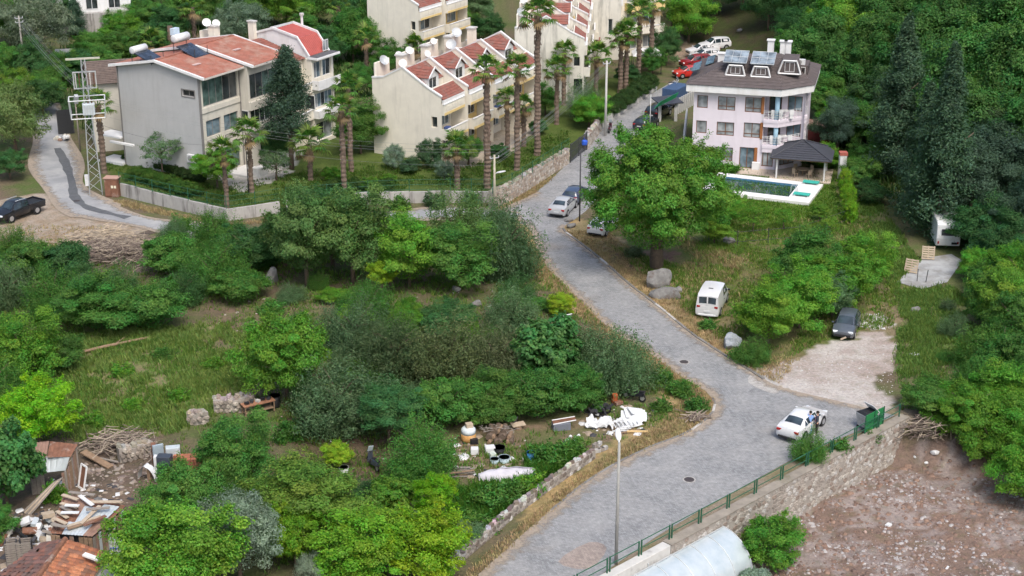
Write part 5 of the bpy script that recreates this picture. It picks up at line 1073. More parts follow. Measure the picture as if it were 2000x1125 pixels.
# two-wheelers
def two_wheeler(label, px, py, head, col, cat='scooter', lean=0.0, name='scooter', shield=True):
    p = G(px, py); r = thing(name, label, cat, p, head); r.rotation_euler = (lean, 0, head)
    for x in (-.62, .65):
        w = MB(); w.tube([(x+.24*math.cos(a*.5236), 0, .3+.24*math.sin(a*.5236)) for a in range(13)], .06, 6, False); o = w.build('wheel', tyre_m, r, True, True); MB().tube([(x, -.04, .3), (x, .04, .3)], .16, 10).build('rim', rim_m, o, local=True)
    MB().hexa([(-.75, -.14, .45), (.05, -.16, .3), (.05, .16, .3), (-.75, .14, .45)], [(-.8, -.1, .75), (0, -.14, .7), (0, .14, .7), (-.8, .1, .75)]).build('body', paint, r, local=True, bevel=.04).color = (*col, 1)
    MB().hexa([(-.8, -.12, .76), (.05, -.14, .72), (.05, .14, .72), (-.8, .12, .76)], [(-.8, -.1, .86), (.0, -.13, .8), (.0, .13, .8), (-.8, .1, .86)]).build('seat', blackp, r, local=True, bevel=.03)
    MB().box((.2, 0, .32), (.45, .3, .08)).build('foot_board', blackp, r, local=True); MB().tube([(.68, 0, .3), (.5, 0, .8), (.44, 0, 1.02)], .04, 6).build('fork', metal_d, r, local=True)
    MB().tube([(.38, -.34, 1.05), (.46, -.1, 1.02), (.46, .1, 1.02), (.38, .34, 1.05)], .022, 6).build('handlebar', metal_d, r, local=True)
    if shield: MB().hexa([(.42, -.2, .4), (.5, -.16, .4), (.5, .16, .4), (.42, .2, .4)], [(.46, -.18, .98), (.52, -.14, .98), (.52, .14, .98), (.46, .18, .98)]).build('front_shield', paint, r, local=True, bevel=.03).color = (*col, 1); MB().box((.5, 0, 1.2), (.03, .34, .4), 0, 0, -.35).build('windscreen', glass('pale_screen', (.4, .46, .48), .1), r, local=True)
    MB().tube([(.62, 0, .86), (.68, 0, .86)], .08, 8).build('headlight', lamp_w, r, local=True); return r
two_wheeler('dark motorcycle with a pale bag parked on the bare earth', 728, 915, R_(120), (.05, .06, .08), 'motorcycle', .1, 'motorcycle')
two_wheeler('black scooter with tall windscreen in the weeds near the road bend', 1238, 782, R_(150), (.012, .012, .018), lean=.12)
two_wheeler('white scooter parked by the upper street wall', 1316, 172, R_(30), (.6, .6, .6)); two_wheeler('dark maroon scooter beside the roadside pole', 1191, 258, R_(80), (.08, .02, .03))

# caravan
cv = thing('caravan', 'white caravan parked under the tall cypresses', 'caravan', G(1842, 474), R_(84)); m = MB()
pr = [(-2.2, .45), (-2.35, 1.2), (-2.2, 2.45), (-1.7, 2.65), (1.9, 2.65), (2.3, 2.2), (2.4, 1.2), (2.1, .45)]; N_ = len(pr)
m.v = [(x, -1.05, z) for x, z in pr] + [(x, 1.05, z) for x, z in pr]; m.f = [tuple(range(N_)), tuple(range(2*N_-1, N_-1, -1))] + [(i+N_, (i+1) % N_+N_, (i+1) % N_, i) for i in range(N_)]
m.build('body', whitep, cv, local=True, bevel=.06)
MB().box((-2.32, 0, 1.75), (.06, 1.3, .6), 0, 0, -.1).build('rear_window', pane_d, cv, local=True); MB().box((-2.33, -.55, .75), (.08, .5, .18)).build('number_plate', blackp, cv, local=True)
for s in (-.85, .85): MB().box((-2.3, s, .8), (.08, .12, .22)).build('taillight', lamp_r, cv, local=True)
for s in (-.95, .95): add_wheel(cv, -.2, s, .32, .2)
MB().box((-.5, 0, 2.72), (.8, .6, .12)).build('roof_hatch', metal_g, cv, local=True); MB().tube([(2.3, 0, .45), (3.4, 0, .45)], .05, 6).build('tow_bar', metal_d, cv, local=True)

# ------------------------------------------------------------------ people at the white car
def figure(label, px, py, head, J, shirt, legs, shoes, dress=False, sleeve=True):
    p = G(px, py); root = thing('person', label, 'person', (p[0], p[1], .03), head, 'people at the white car')
    def skin(name, chains, mat, col=None):
        vs, es, rs, ix = [], [], [], {}
        for ch in chains:
            pv = None
            for key, r in ch:
                if key not in ix: ix[key] = len(vs); vs.append(J[key]); rs.append(r)
                if pv is not None and pv != ix[key]: es.append((pv, ix[key]))
                pv = ix[key]
        me = bpy.data.meshes.new(name); bm = bmesh.new(); sk = bm.verts.layers.skin.verify(); bv = [bm.verts.new(v) for v in vs]
        for a, b in es: bm.edges.new((bv[a], bv[b]))
        for v, r in zip(bv, rs): v[sk].radius = r if isinstance(r, tuple) else (r, r)
        bv[0][sk].use_root = True; bm.to_mesh(me); bm.free(); me.materials.append(mat); o = link(name, me, root)
        o.modifiers.new('skin', 'SKIN'); s = o.modifiers.new('sub', 'SUBSURF'); s.levels = 1; s.render_levels = 2
        if col: o.color = (*col, 1)
        return o
    body = [[('hip', (.12, .1)), ('waist', (.11, .09)), ('chest', (.14, .1)), ('neckb', (.07, .07)), ('neck', (.05, .05)), ('jaw', (.075, .085)), ('head', (.085, .1)), ('top', (.05, .06))]]
    for s in 'lr':
        body += [[('chest', (.14, .1)), ('sh'+s, .055), ('el'+s, .042), ('wr'+s, .03), ('pa'+s, (.036, .022)), ('fi'+s, (.026, .014))], [('pa'+s, .03), ('th'+s, .012)], [('hip', (.12, .1)), ('th_'+s, .085), ('kn'+s, .06), ('an'+s, .042), ('toe'+s, (.04, .03))]]
    skin('body', body, skin_m)
    sl = [[('waist', (.135, .11)), ('chest', (.165, .125)), ('neckb', (.08, .08))]]
    for s in 'lr': sl.append([('chest', (.165, .125)), ('sh'+s, .075), ('el'+s, .058), ('wr'+s, .042)])
    sl[0].insert(0, ('hip', (.15, .125))); skin('jacket', sl, cloth, shirt)
    lg = []
    for s in 'lr': lg.append([('hip', (.145, .12)), ('th_'+s, .1), ('kn'+s, .075 if not dress else .11), ('an'+s, .058 if not dress else .1)])
    skin('trousers' if not dress else 'dress', lg, cloth, legs)
    for s in 'lr': q = J['toe'+s]; MB().box((q[0], q[1]-.02, .045), (.1, .26, .09)).build('shoe', cloth, root, local=True, bevel=.02).color = (*shoes, 1)
    h = Vector(J['head']); m = MB(); m.grid(lambda s, t: h+Vector((.1*math.cos(s*6.283)*math.sin(t*1.9), .012+.115*math.sin(s*6.283)*math.sin(t*1.9), .03+.115*math.cos(t*1.9))), 12, 6); m.build('hair', plain('dark_hair', (.02, .014, .01), .7), root, True, True)
    for s in (-1, 1): MB().box((h[0]+s*.035, h[1]-.098, h[2]-.01), (.022, .012, .012)).build('eye', blackp, root, local=True)
    MB().box((h[0], h[1]-.11, h[2]-.035), (.025, .03, .04)).build('nose', skin_m, root, local=True); MB().box((h[0], h[1]-.095, h[2]-.075), (.05, .012, .012)).build('mouth', lamp_r, root, local=True)
    return root
J0 = dict(hip=(0, 0, .92), waist=(0, 0, 1.08), chest=(0, -.01, 1.3), neckb=(0, 0, 1.44), neck=(0, 0, 1.49), jaw=(0, -.02, 1.56), head=(0, -.01, 1.63), top=(0, 0, 1.72),
          shl=(.19, 0, 1.38), ell=(.25, .02, 1.1), wrl=(.24, -.08, .87), pal=(.24, -.1, .8), fil=(.24, -.11, .72), thl=(.2, -.14, .79), shr=(-.19, 0, 1.38), elr=(-.25, .02, 1.1), wrr=(-.24, -.08, .87), par=(-.24, -.1, .8), fir=(-.24, -.11, .72), thr=(-.2, -.14, .79),
          th_l=(.1, 0, .8), knl=(.11, -.02, .47), anl=(.11, .02, .09), toel=(.12, -.1, .05), th_r=(-.1, 0, .8), knr=(-.11, -.02, .47), anr=(-.11, .02, .09), toer=(-.12, -.1, .05))
J1 = dict(J0); J1.update(chest=(0, -.12, 1.28), neckb=(0, -.17, 1.41), neck=(0, -.19, 1.46), jaw=(0, -.23, 1.52), head=(0, -.24, 1.58), top=(0, -.24, 1.67), shl=(.19, -.13, 1.36), ell=(.22, -.3, 1.18), wrl=(.16, -.5, 1.1), pal=(.15, -.56, 1.1), fil=(.15, -.64, 1.09), thl=(.11, -.58, 1.12), shr=(-.19, -.13, 1.36), elr=(-.22, -.3, 1.16), wrr=(-.16, -.48, 1.08), par=(-.15, -.54, 1.08), fir=(-.15, -.62, 1.07), thr=(-.11, -.56, 1.1))
figure('person in dark jacket, pink top and black trousers beside the white car', 1594, 850, R_(250), J0, (.035, .04, .06), (.012, .012, .015), (.6, .6, .6))
figure('person in pale blue clothes leaning towards the white car door', 1579, 851, R_(160), J1, (.2, .33, .6), (.24, .4, .6), (.3, .3, .3), True)
pk = bpy.data.objects['person']; MB().box((0, -.105, 1.15), (.2, .06, .44)).build('pink_top', plain('pink_cloth', (.6, .3, .34), .85), pk, local=True, bevel=.03)

# ------------------------------------------------------------------ pylon, poles, lamps and wires
pb = G(188, 378); py_ = thing('power_pylon', 'grey lattice pylon carrying a transformer platform beside the lane', 'pylon', pb, .25)
hb, ht, hz = .62, .26, 9.4; crn = [(-1, -1), (1, -1), (1, 1), (-1, 1)]
wat = lambda z: hb+(ht-hb)*min(1, z/hz)
for x, y in crn: MB().tube([(x*hb, y*hb, -.2), (x*ht, y*ht, hz), (x*.16, y*.16, 13.6)], .045, 4).build('leg', metal_g, py_, local=True)
for i in range(4):
    a, b = crn[i], crn[(i+1) % 4]; z = .3; k = 0; m = MB()
    while z < 13.0:
        z2 = z+(1.0 if z < hz else .8); w0, w1 = (wat(z), wat(z2)) if z < hz else (.24, .2); p, q = (a, b) if k % 2 else (b, a); m.tube([(p[0]*w0, p[1]*w0, z), (q[0]*w1, q[1]*w1, z2)], .022, 4); z = z2; k += 1
    m.build('bracing', metal_g, py_, local=True)
for zz, sx, sy in ((7.9, 1.6, .95), (9.7, 1.7, 1.0)):
    for a, b in zip(crn, crn[1:]+crn[:1]): MB().tube([(a[0]*sx, a[1]*sy, zz), (b[0]*sx, b[1]*sy, zz)], .055, 4).build('platform_frame', plain('pale_frame_paint', (.62, .64, .62), .6), py_, local=True)
for x, y in crn: MB().tube([(x*1.6, y*.95, 7.9), (x*1.7, y*1.0, 9.7)], .045, 4).build('platform_post', metal_g, py_, local=True)
tb_ = MB().box((.1, -.1, 8.65), (1.15, .8, 1.1)).build('transformer', plain('pale_blue_grey', (.5, .55, .57), .5), py_, local=True, bevel=.04)
for k in range(4): MB().box((-.25+k*.24, -.54, 8.65), (.06, .1, .85)).build('cooling_fin', metal_g, tb_, local=True)
for k in range(3): MB().tube([(-.25+k*.35, 0, 9.2), (-.25+k*.35, 0, 9.65)], .07, 6).build('bushing', plain('brown_ceramic', (.12, .06, .04), .3), tb_, local=True)
MB().box((-1.0, .3, 9.6), (.35, .4, .9), .3, .5).build('switch_box', metal_g, py_, local=True)
for zz in (10.7, 12.3): MB().box((0, 0, zz), (2.2, .1, .1)).build('cross_arm', metal_g, py_, local=True)
for x in (-1.05, 1.05): MB().box((x, 0, 11.5), (.09, .09, 1.6)).build('side_bar', metal_g, py_, local=True)
for k in range(6): MB().tube([(-.85+k*.34, -.1, 10.8), (-.85+k*.34, -.1, 12.2)], [.05, .07], 6).build('insulator', plain('brown_ceramic', (.12, .06, .04), .3) if k % 2 else conc_l, py_, local=True)
MB().box((0, 0, 13.6), (3.2, .22, .16)).build('top_arm', plain('pale_beam', (.45, .45, .36), .7), py_, local=True)
MB().box((-.75, -.2, 1.5), (.4, .35, 1.1)).build('meter_box', whitep, py_, local=True)
# rust cabinet beside it
rc = thing('rusty_cabinet', 'rust streaked metal cabinet with warning stickers at the foot of the pylon', 'cabinet', G(222, 383), -.12)
MB().box((0, 0, .95), (1.35, .9, 1.9)).build('body', rust, rc, local=True, bevel=.03); MB().box((0, 0, 1.94), (1.5, 1.05, .08)).build('roof', plain('pinkish_lid', (.4, .25, .2), .8), rc, local=True)
for s in (-.33, .33): MB().box((s, -.47, .95), (.6, .03, 1.65)).build('door', rust, rc, local=True)
for s in (.12, .42): MB().box((s, -.495, 1.1), (.22, .02, .26)).build('sticker', plain('pale_sticker', (.7, .66, .5), .6), rc, local=True)
def pole(label, px, py, h, r=.12, mat=None, cat='pole', name='utility_pole', arms=0, group='poles'):
    p = G(px, py); t = thing(name, label, cat, p, 0, group); MB().tube([(0, 0, -.2), (0, 0, h)], [r, r*.7], 10).build('shaft', mat or conc_l, t, True, True)
    for k in range(arms): MB().box((0, -.02, h-.3-k*.5), (.9, .08, .08), .5).build('cross_arm', metal_g, t, local=True); [MB().tube([(x*.8, x*.44, h-.26-k*.5), (x*.8, x*.44, h-.1-k*.5)], .045, 6).build('insulator', whitep, t, local=True) for x in (-.5, 0.05, .5)]
    return t
sl1 = pole('tall grey street lamp post beside the railing in the foreground', 1203, 1102, 7.7, .11, plain('grey_steel', (.3, .3, .28), .6), 'street lamp', 'street_lamp', group='street lamps')
def head(t, h, dx, dy, l=1.0, tilt=.42, s=1.0):
    a = math.atan2(dy, dx); arm = MB().tube([(0, 0, h-.15), (math.cos(a)*.25, math.sin(a)*.25, h+.08)], .05, 6).build('arm', metal_g, t, local=True)
    m = MB(); L = l
    def f(u, v): 
        x = u*L; w = .2*s*math.sin(math.pi*min(.97, .1+u*.88))**.6; th = 2*math.pi*v; y = w*math.cos(th); z = .09*s*math.sin(th)*math.sin(math.pi*min(.97, .1+u*.88))**.5
        X = .2+x*math.cos(tilt)-z*math.sin(tilt); Z = h+.05+x*math.sin(tilt)+z*math.cos(tilt); return (X*math.cos(a)-y*math.sin(a), X*math.sin(a)+y*math.cos(a), Z)
    m.grid(f, 10, 12); m.build('lamp_head', whitep, t, True, True)
head(sl1, 7.7, -.05, 1, .85, .5, .85)
sl2 = pole('square concrete pole with lamp at the corner of the stone wall', 966, 408, 5.4, .14, plain('yellow_concrete', (.42, .39, .3), .9), 'street lamp', 'street_lamp', 1, 'street lamps'); head(sl2, 3.6, 1, -.25, .95, .25)
pole('dark slim lamp post between the silver car and the big tree', 1132, 432, 6.8, .08, metal_d, 'lamp post', 'street_lamp', group='street lamps')
p3 = pole('tall concrete power pole on the upper street', 1182, 266, 8.6, .16, None, 'pole', 'utility_pole', 1)
pole('weathered pole at the top left among the trees', 48, 133, 6.6, .14, plain('old_pole', (.3, .29, .25), .9), 'pole', 'utility_pole', 2)
pole('slim white post on the far kerb near the villa entrance', 1269, 258, 4.4, .05, whitep)
pole('thin wooden post beside the pylon', 157, 296, 6.2, .09, wood_g)
pole('thin black post by the palm in front of the grey block', 486, 378, 5.6, .06, metal_d)
def wires(label, A, B, offs, sag, r=.013, mat=None):
    A, B = Vector(A), Vector(B); d = (B-A); s = d.cross(Vector((0, 0, 1))).normalized(); root = thing('power_lines', label, 'wires', A)
    for o, z in offs:
        MB().tube([A.lerp(B, t/14)+s*o+Vector((0, 0, z-sag*4*(t/14)*(1-t/14))) for t in range(15)], r, 4, False).build('wire', mat or plain('wire_grey', (.2, .21, .21), .5), root)
up_v = lambda b, z: (b[0], b[1], b[2]+z)
Pp, P2, P3, P4 = G(188, 378), G(966, 408), G(1182, 266), G(48, 133)
fan = [(-.5, 0), (-.2, .1), (.1, 0), (.4, .12), (0, -.5), (.3, -.45)]
wires('bundle of power lines from the hill pole to the pylon', up_v(P4, 6.2), up_v(Pp, 10.6), fan, .5); wires('power lines from the pylon across the garden to the concrete lamp pole', up_v(Pp, 9.0), up_v(P2, 5.0), [(-.6, .5), (-.2, .9), (.3, 1.5), (0, -.6)], 1.6, .008)
wires('power lines rising from the lamp pole to the upper street pole', up_v(P2, 5.0), up_v(P3, 8.2), fan, .5); wires('power lines leaving the top left corner of the view', up_v(P4, 6.2), (P4[0]-22, P4[1]+30, P4[2]+12), fan[:4], .6)
wires('single black cable sagging past the grey end wall', up_v(Pp, 7.5), f1.p(.4, .2, 3.6), [(0, 0)], .6, .011, metal_d)

# ------------------------------------------------------------------ rubbish container and green board
db = G(1692, 836); du = thing('rubbish_container', 'dented grey metal rubbish container with its lid up', 'container', (db[0], db[1], .03), math.atan2(WD[1], WD[0])-.2)
MB().hexa([(-.5, -.4, .2), (.5, -.4, .2), (.5, .4, .2), (-.5, .4, .2)], [(-.62, -.52, 1.15), (.62, -.52, 1.15), (.62, .52, 1.15), (-.62, .52, 1.15)]).build('bin', plain('dented_zinc', (.36, .37, .37), .5, .25, 4, .3, metal=.3, c2=(.2, .18, .16)), du, local=True, bevel=.03)
MB().hexa([(-.6, -.5, 1.16), (.6, -.5, 1.16), (.6, .5, 1.16), (-.6, .5, 1.16)], [(-.45, -.3, 1.3), (.45, -.3, 1.3), (.45, .3, 1.3), (-.45, .3, 1.3)]).build('mouth', blackp, du, local=True)
MB().sheet([(.62, -.52, 1.18), (.62, .52, 1.18), (.05, .5, 1.78), (.05, -.5, 1.78)], .04).build('lid', whitep, du, local=True)
for x in (-.45, .45):
    for y in (-.35, .35): MB().tube([(x, y-.05, .1), (x, y+.05, .1)], .1, 8).build('wheel', tyre_m, du, local=True)
gbd = thing('green_board', 'green panel board standing against the railing', 'board', (*w_at(24.3, .0), .05), math.atan2(WD[1], WD[0]))
for k in range(2): MB().box((.55+k*1.06, .02, .72), (1.02, .05, 1.35)).build('panel', green_b, gbd, local=True)
for x in (0, 1.08, 2.16): MB().box((x, -.03, .7), (.06, .06, 1.5)).build('post', green_p, gbd, local=True)
MB().box((1.08, -.04, .75), (2.16, .05, .05)).build('rail', green_p, gbd, local=True)

# ------------------------------------------------------------------ boulders and rocks
def rock(label, px, py, sx, sy, sz, seed, mat=None, name='boulder', rot=0.0, group=None, cat='boulder', rough=.7):
    p = G(px, py); bm = bmesh.new(); bmesh.ops.create_icosphere(bm, subdivisions=3, radius=1); rs = random.Random(seed); pl = [(Vector((rs.gauss(0, 1), rs.gauss(0, 1), rs.gauss(0, .8))).normalized(), rs.uniform(.55, .86)) for _ in range(15)]
    for v in bm.verts:
        for nr, d in pl:
            e = v.co.dot(nr)-d
            if e > 0: v.co -= nr*e*.92
        v.co *= 1+rough*.25*(float(vnoise(v.co.x*3+seed, v.co.y*3+v.co.z*2, seed))-.5); v.co = Vector((v.co.x*sx, v.co.y*sy, (v.co.z+.55)*sz))
    me = bpy.data.meshes.new(name); bm.to_mesh(me); bm.free(); me.materials.append(mat or rock_m); o = link(name, me); o.location = (p[0], p[1], p[2]-.12*sz); o.rotation_euler = (0, 0, rot); return tag(o, label, cat, group)
rock('large grey boulder under the big tree, the upper of two', 1286, 558, 1.4, 1.05, 1.15, 3, rot=.3); rock('flat topped grey boulder below the bigger one by the kerb', 1300, 580, 1.6, .85, .8, 9, rot=-.3)
rock('small reddish rock between the two boulders', 1322, 572, .5, .4, .4, 4); rock('pale rock in the grass below the pool', 1424, 474, .75, .55, .45, 5); rock('upright grey rock among the left bushes', 532, 552, .8, .5, 1.0, 6, rot=.8)
rock('crumpled grey tarpaulin heap on the verge', 1428, 678, 1.0, .8, .85, 12, plain('grey_tarp', (.26, .285, .31), .5, .35, 2.2, .9, c2=(.2, .22, .24), c2at=(.5, .6)), 'tarpaulin_heap', .4, cat='tarpaulin', rough=1.2)
for k, (x, y, lb) in enumerate(((1110, 432, 'low stone beside the dark lamp post'), (1116, 444, 'flat pale stone at the kerb below the silver car'), (890, 568, 'pale rock under the hedge of small trees'), (930, 596, 'brown rock on the bare bank'), (1788, 608, 'dark stone by the right track'), (190, 985, 'pinkish boulder in the farmyard earth'), (1400, 80, 'pale rock on the bare slope at the top'), (1445, 62, 'second pale rock on the bare slope at the top'))):
    rock(lb, x, y, .5+.1*(k % 3), .42, .32, 30+k, rot=k, name='rock', cat='rock', group='loose rocks')

# ------------------------------------------------------------------ concrete slab, pallets
cslab = flat_sheet('concrete_pad', [P(*q)[:2] for q in ((1752, 552), (1800, 566), (1850, 552), (1880, 510), (1858, 497), (1805, 505), (1768, 535))], .05, plain('pale_concrete_pad', (.36, .37, .37), .9, .2, .8, .4, c2=(.22, .21, .19), c2at=(.45, .65))); tag(cslab, kind='structure')
def pallet(label, px, py, rot, tilt, z=0):
    p = G(px, py); t = thing('pallet', label, 'pallet', (p[0], p[1], p[2]+.05+z), rot, 'wooden pallets'); t.rotation_euler = (tilt, 0, rot)
    for k in range(6): MB().box((0, .1+k*.2, .12), (1.1, .14, .03)).build('board', wood_l, t, local=True)
    for x in (-.5, 0, .5): MB().box((x, .6, .05), (.09, 1.2, .1)).build('stringer', wood_l, t, local=True)
pallet('pale pallet leaning by the concrete pad, nearer one', 1778, 534, -.5, 1.15); pallet('pale pallet leaning near the caravan', 1812, 508, -.2, 1.25)
for k, (x, y) in enumerate(((1791, 550), (1808, 552))): p = G(x, y); t = thing('iron_post', ('short black post on the concrete pad, left one', 'short black post on the concrete pad, right one')[k], 'post', p, 0, 'posts on the pad'); MB().tube([(0, 0, 0), (.1*k, 0, 1.15)], .035, 6).build('shaft', metal_d, t, local=True); MB().box((0, 0, .02), (.2, .2, .04)).build('foot', metal_d, t, local=True)

# ------------------------------------------------------------------ rubbish and stored things by the road
def item(name, label, cat, px, py, rz=0.0, group=None): return thing(name, label, cat, G(px, py), rz, group)
wp = item('white_panel_stack', 'stack of white sheets leaning in the rubbish by the road', 'panels', 1240, 832, .25)
for k in range(6): MB().box((.16*k-.45, .13*k, .3+.09*k), (1.75-.2*(k % 3), .85-.1*(k % 2), .04), .3*(k % 3)-.3, .75-.09*k, .14*k-.35).build('sheet', whitep, wp, local=True)
tpn = item('crumpled_sheet', 'crumpled white plastic sheet in front of the scooter wreck', 'sheet', 1168, 838, -.25); m = MB(); m.grid(lambda s, t: ((s-.5)*1.9+.2*float(vnoise(t*4, 2, 5)), (t-.5)*1.0+.5*s*(1-t)+.25*float(vnoise(s*5, 1, 6)), .1+.95*abs(float(vnoise(s*6, t*5, 3))-.4)+.2*t), 20, 14); m.build('sheet', whitep, tpn, local=True)
sw = item('scooter_wreck', 'heap of black scooter parts behind the white sheets', 'scrap', 1172, 812)
for k in range(16): MB().box((random.uniform(-.7, .7), random.uniform(-.4, .4), random.uniform(.1, .75)), (random.uniform(.2, .7), random.uniform(.1, .35), random.uniform(.08, .3)), random.uniform(0, 3), random.uniform(-.6, .6), random.uniform(-.6, .6)).build('scrap_part', random.choice((blackp, metal_d, metal_g, blackp)), sw, local=True)
for x in (-.4, .5): MB().tube([(x+.25*math.cos(a*.5236), .3, .35+.25*math.sin(a*.5236)) for a in range(13)], .07, 6, False).build('tyre', tyre_m, sw, local=True)
wf = item('window_frames', 'bundle of white window frames and a yellow plank on the ground', 'frames', 1222, 840, .1)
for k in range(4):
    M = MB(); y, z, w, h = .12*k, .12+.06*k, 1.1, .8
    for c, d in (((0, 0, 0), (w, .07, .06)), ((0, h, 0), (w, .07, .06)), ((-w/2, h/2, 0), (.07, h, .06)), ((w/2, h/2, 0), (.07, h, .06)), ((0, h/2, 0), (.06, h, .05))): M.box((c[0]+.2*k-.4, c[1]+y-.3, z+c[1]*.35), d, .1*k)
    M.build('frame', whitep, wf, local=True)
MB().box((.7, -.55, .14), (1.4, .14, .08), -.1).build('plank', plain('yellow_wood', (.6, .42, .2), .7), wf, local=True); MB().box((.2, -.4, .1), (1.6, .12, .06), .3).build('plank', wood, wf, local=True)
cb = item('grey_crate', 'grey open crate of scrap metal bars', 'crate', 1096, 838, .2); MB().box((0, 0, .25), (1.2, .6, .5)).build('box', plain('grey_crate', (.16, .17, .2), .7), cb, local=True, bevel=.02)
for k in range(5): MB().tube([(-.6, -.2+k*.1, .5+.03*k), (1.0, .1*k-.1, .62+.02*k)], .04, 5).build('bar', random.choice((metal_g, whitep, rust)), cb, local=True)
sb = item('board_on_stump', 'wooden board laid on a stump in the grass', 'board', 1012, 838, .4); MB().tube([(0, 0, 0), (0, 0, .3)], .25, 8).build('stump', wood, sb, local=True); MB().box((0, 0, .36), (.95, .5, .06), 0, .15).build('board', wood_l, sb, local=True); MB().box((-.1, .2, .6), (.3, .05, .5), .4, .3).build('tool', metal_d, sb, local=True)
bo = item('old_boiler', 'old orange and white boiler tank with a box on top', 'tank', 915, 860, .15); MB().tube([(0, 0, .02), (0, 0, .1), (0, 0, .55)], [.45, .5, .5], 14).build('tank', plain('orange_rust', (.48, .26, .09), .7, .25, 3, c2=(.55, .5, .4)), bo, True, True); MB().tube([(0, 0, .55), (0, 0, .85), (0, 0, .98)], [.5, .48, .34], 14).build('upper_tank', plain('chalky_white', (.55, .6, .62), .7, .15), bo, True, True); MB().box((.05, 0, 1.1), (.45, .4, .3), .2).build('box', wood_l, bo, local=True); MB().box((.3, -.55, .2), (.5, .3, .3)).build('black_box', blackp, bo, local=True)
for k in range(14):
    p = G(958+(k % 5)*10+random.uniform(-4, 4), 868-(k//5)*4); o = MB().tube([(-.5, 0, 0), (.5, 0, 0)], .13+.05*(k % 3), 9).build('log', bark if k % 3 else wood, None); o.location = (p[0], p[1]+.4, p[2]+.16+.24*(k//5)); o.rotation_euler = (0, 0, random.uniform(-.3, .3)+1.45); tag(o, 'cut log in the wood pile beside the boiler', 'log', 'logs of the wood pile')
br = item('branch_pile', 'tangle of dry branches on top of the wood pile', 'branches', 972, 858); m = MB()
for k in range(45): a = Vector((random.uniform(-1.1, 1.1), random.uniform(-.3, .6), random.uniform(.4, .9))); d = Vector((random.uniform(-1, 1), random.uniform(-.5, .5), random.uniform(-.15, .3)))*.7; m.tube([a, a+d*.5+Vector((0, 0, .05)), a+d], [.03, .025, .012], 4)
m.build('branches', wood_g, br, local=True)
for k, (nm, lb, px, py, d, mt, c) in enumerate((('white_box', 'white box beside the logs', 927, 886, (.5, .45, .4), whitep, 'box'), ('white_box', 'white slatted crate in front of the black tub', 957, 884, (.65, .5, .45), whitep, 'box'), ('pale_box', 'pale plastic carton below the slatted crate', 962, 895, (.4, .35, .4), plain('pale_green_plastic', (.5, .55, .48), .6), 'box'), ('grey_board', 'flat white board lying in the grass at the right track', 1786, 694, (.6, .5, .12), whitep, 'board'), ('white_lump', 'white scrap block on the lower lot beside the rubble', 1735, 1028, (.4, .3, .15), whitep, 'block'))):
    t = item(nm, lb, c, px, py, .2*k); MB().box((0, 0, d[2]/2), d).build('body', mt, t, local=True, bevel=.02); MB().box((0, 0, d[2]+.012), (d[0]*.9, d[1]*.9, .02)).build('lid', mt, t, local=True)
def tub(nm, lb, px, py, r, h, mt, cat='tub'):
    t = item(nm, lb, cat, px, py); MB().tube([(0, 0, 0), (0, 0, h), (0, 0, h), (0, 0, .05)], [r*.8, r, r*.93, r*.75], 14, False).build('tub', mt, t, True, True); MB().tube([(0, 0, h-.03), (0, 0, h+.02)], r*1.03, 14, False).build('rim_band', mt, t, local=True); MB().tube([(0, 0, .02), (0, 0, .06)], r*.8, 12).build('base', mt, t, local=True)
pale_blue = plain('pale_blue_plastic', (.45, .56, .6), .5)
tub('round_tub', 'black round tub beside the white crate', 975, 884, .4, .4, blackp); tub('round_tub', 'pale blue tub nearest the covered boat', 985, 902, .38, .35, pale_blue); tub('round_tub', 'pale blue basin left of the other tub', 966, 904, .3, .3, pale_blue)
tub('barrel', 'blue plastic barrel behind the covered boat', 1037, 905, .28, .8, plain('blue_plastic', (.05, .2, .4), .5), 'barrel'); tub('round_tub', 'white tub on the bare earth near the motorcycle', 672, 922, .32, .35, whitep); tub('barrel', 'black barrel beside the wooden bench', 538, 794, .4, .85, blackp, 'barrel')
bt = item('covered_boat', 'upturned rowing boat under a whitish cover', 'boat', 990, 934, .12); m = MB()
m.grid(lambda s, t: ((s-.5)*3.6, .68*math.sin(math.pi*min(1, .08+s*.72))**.7*math.cos(math.pi*t), .08+.62*math.sin(math.pi*min(1, .12+s*.7))**.6*math.sin(math.pi*t)+.03*math.sin(s*25+t*9)), 18, 12); m.build('cover', plain('whitish_tarp', (.5, .48, .52), .7, .15, 2, .4, c2=(.36, .36, .42)), bt, True, True); MB().tube([(-1.75, 0, .14), (-.6, 0, .68), (.6, 0, .78), (1.7, 0, .6)], .035, 5).build('keel', plain('greyish_keel', (.3, .29, .32), .7), bt, local=True)
for k, (x, y) in enumerate(((1104, 868), (1114, 872), (1120, 866))): p = G(x, y); t = thing('white_pipe', ('white pipe lying in the weeds, left one', 'white pipe lying in the weeds, middle one', 'white pipe lying in the weeds, right one')[k], 'pipe', p, 1.0, 'pipes in the weeds'); MB().tube([(-.7, 0, .1), (.7, 0, .3)], .08, 8).build('pipe', whitep, t, local=True); MB().tube([(.55, 0, .28), (.74, 0, .31)], .1, 8).build('collar', whitep, t, local=True)
cbk = item('stacked_blocks', 'dark weathered concrete blocks by the verge', 'blocks', 1172, 880, .3)
for k in range(5): MB().box((.3*(k % 3)-.3, .1*k-.2, .14+.26*(k//3)), (.45, .25, .24), .2*k).build('block', wood_g if k % 2 else concrete, cbk, local=True)
pp = item('plank_pile', 'pile of old planks left of the covered boat', 'planks', 892, 930, .25)
for k in range(10): MB().box((random.uniform(-.4, .4), random.uniform(-.5, .5), .06+.05*k), (random.uniform(1.4, 2.6), .14, .04), random.uniform(-.3, .3), 0, random.uniform(-.05, .08)).build('plank', random.choice((wood_g, wood, wood_l)), pp, local=True)
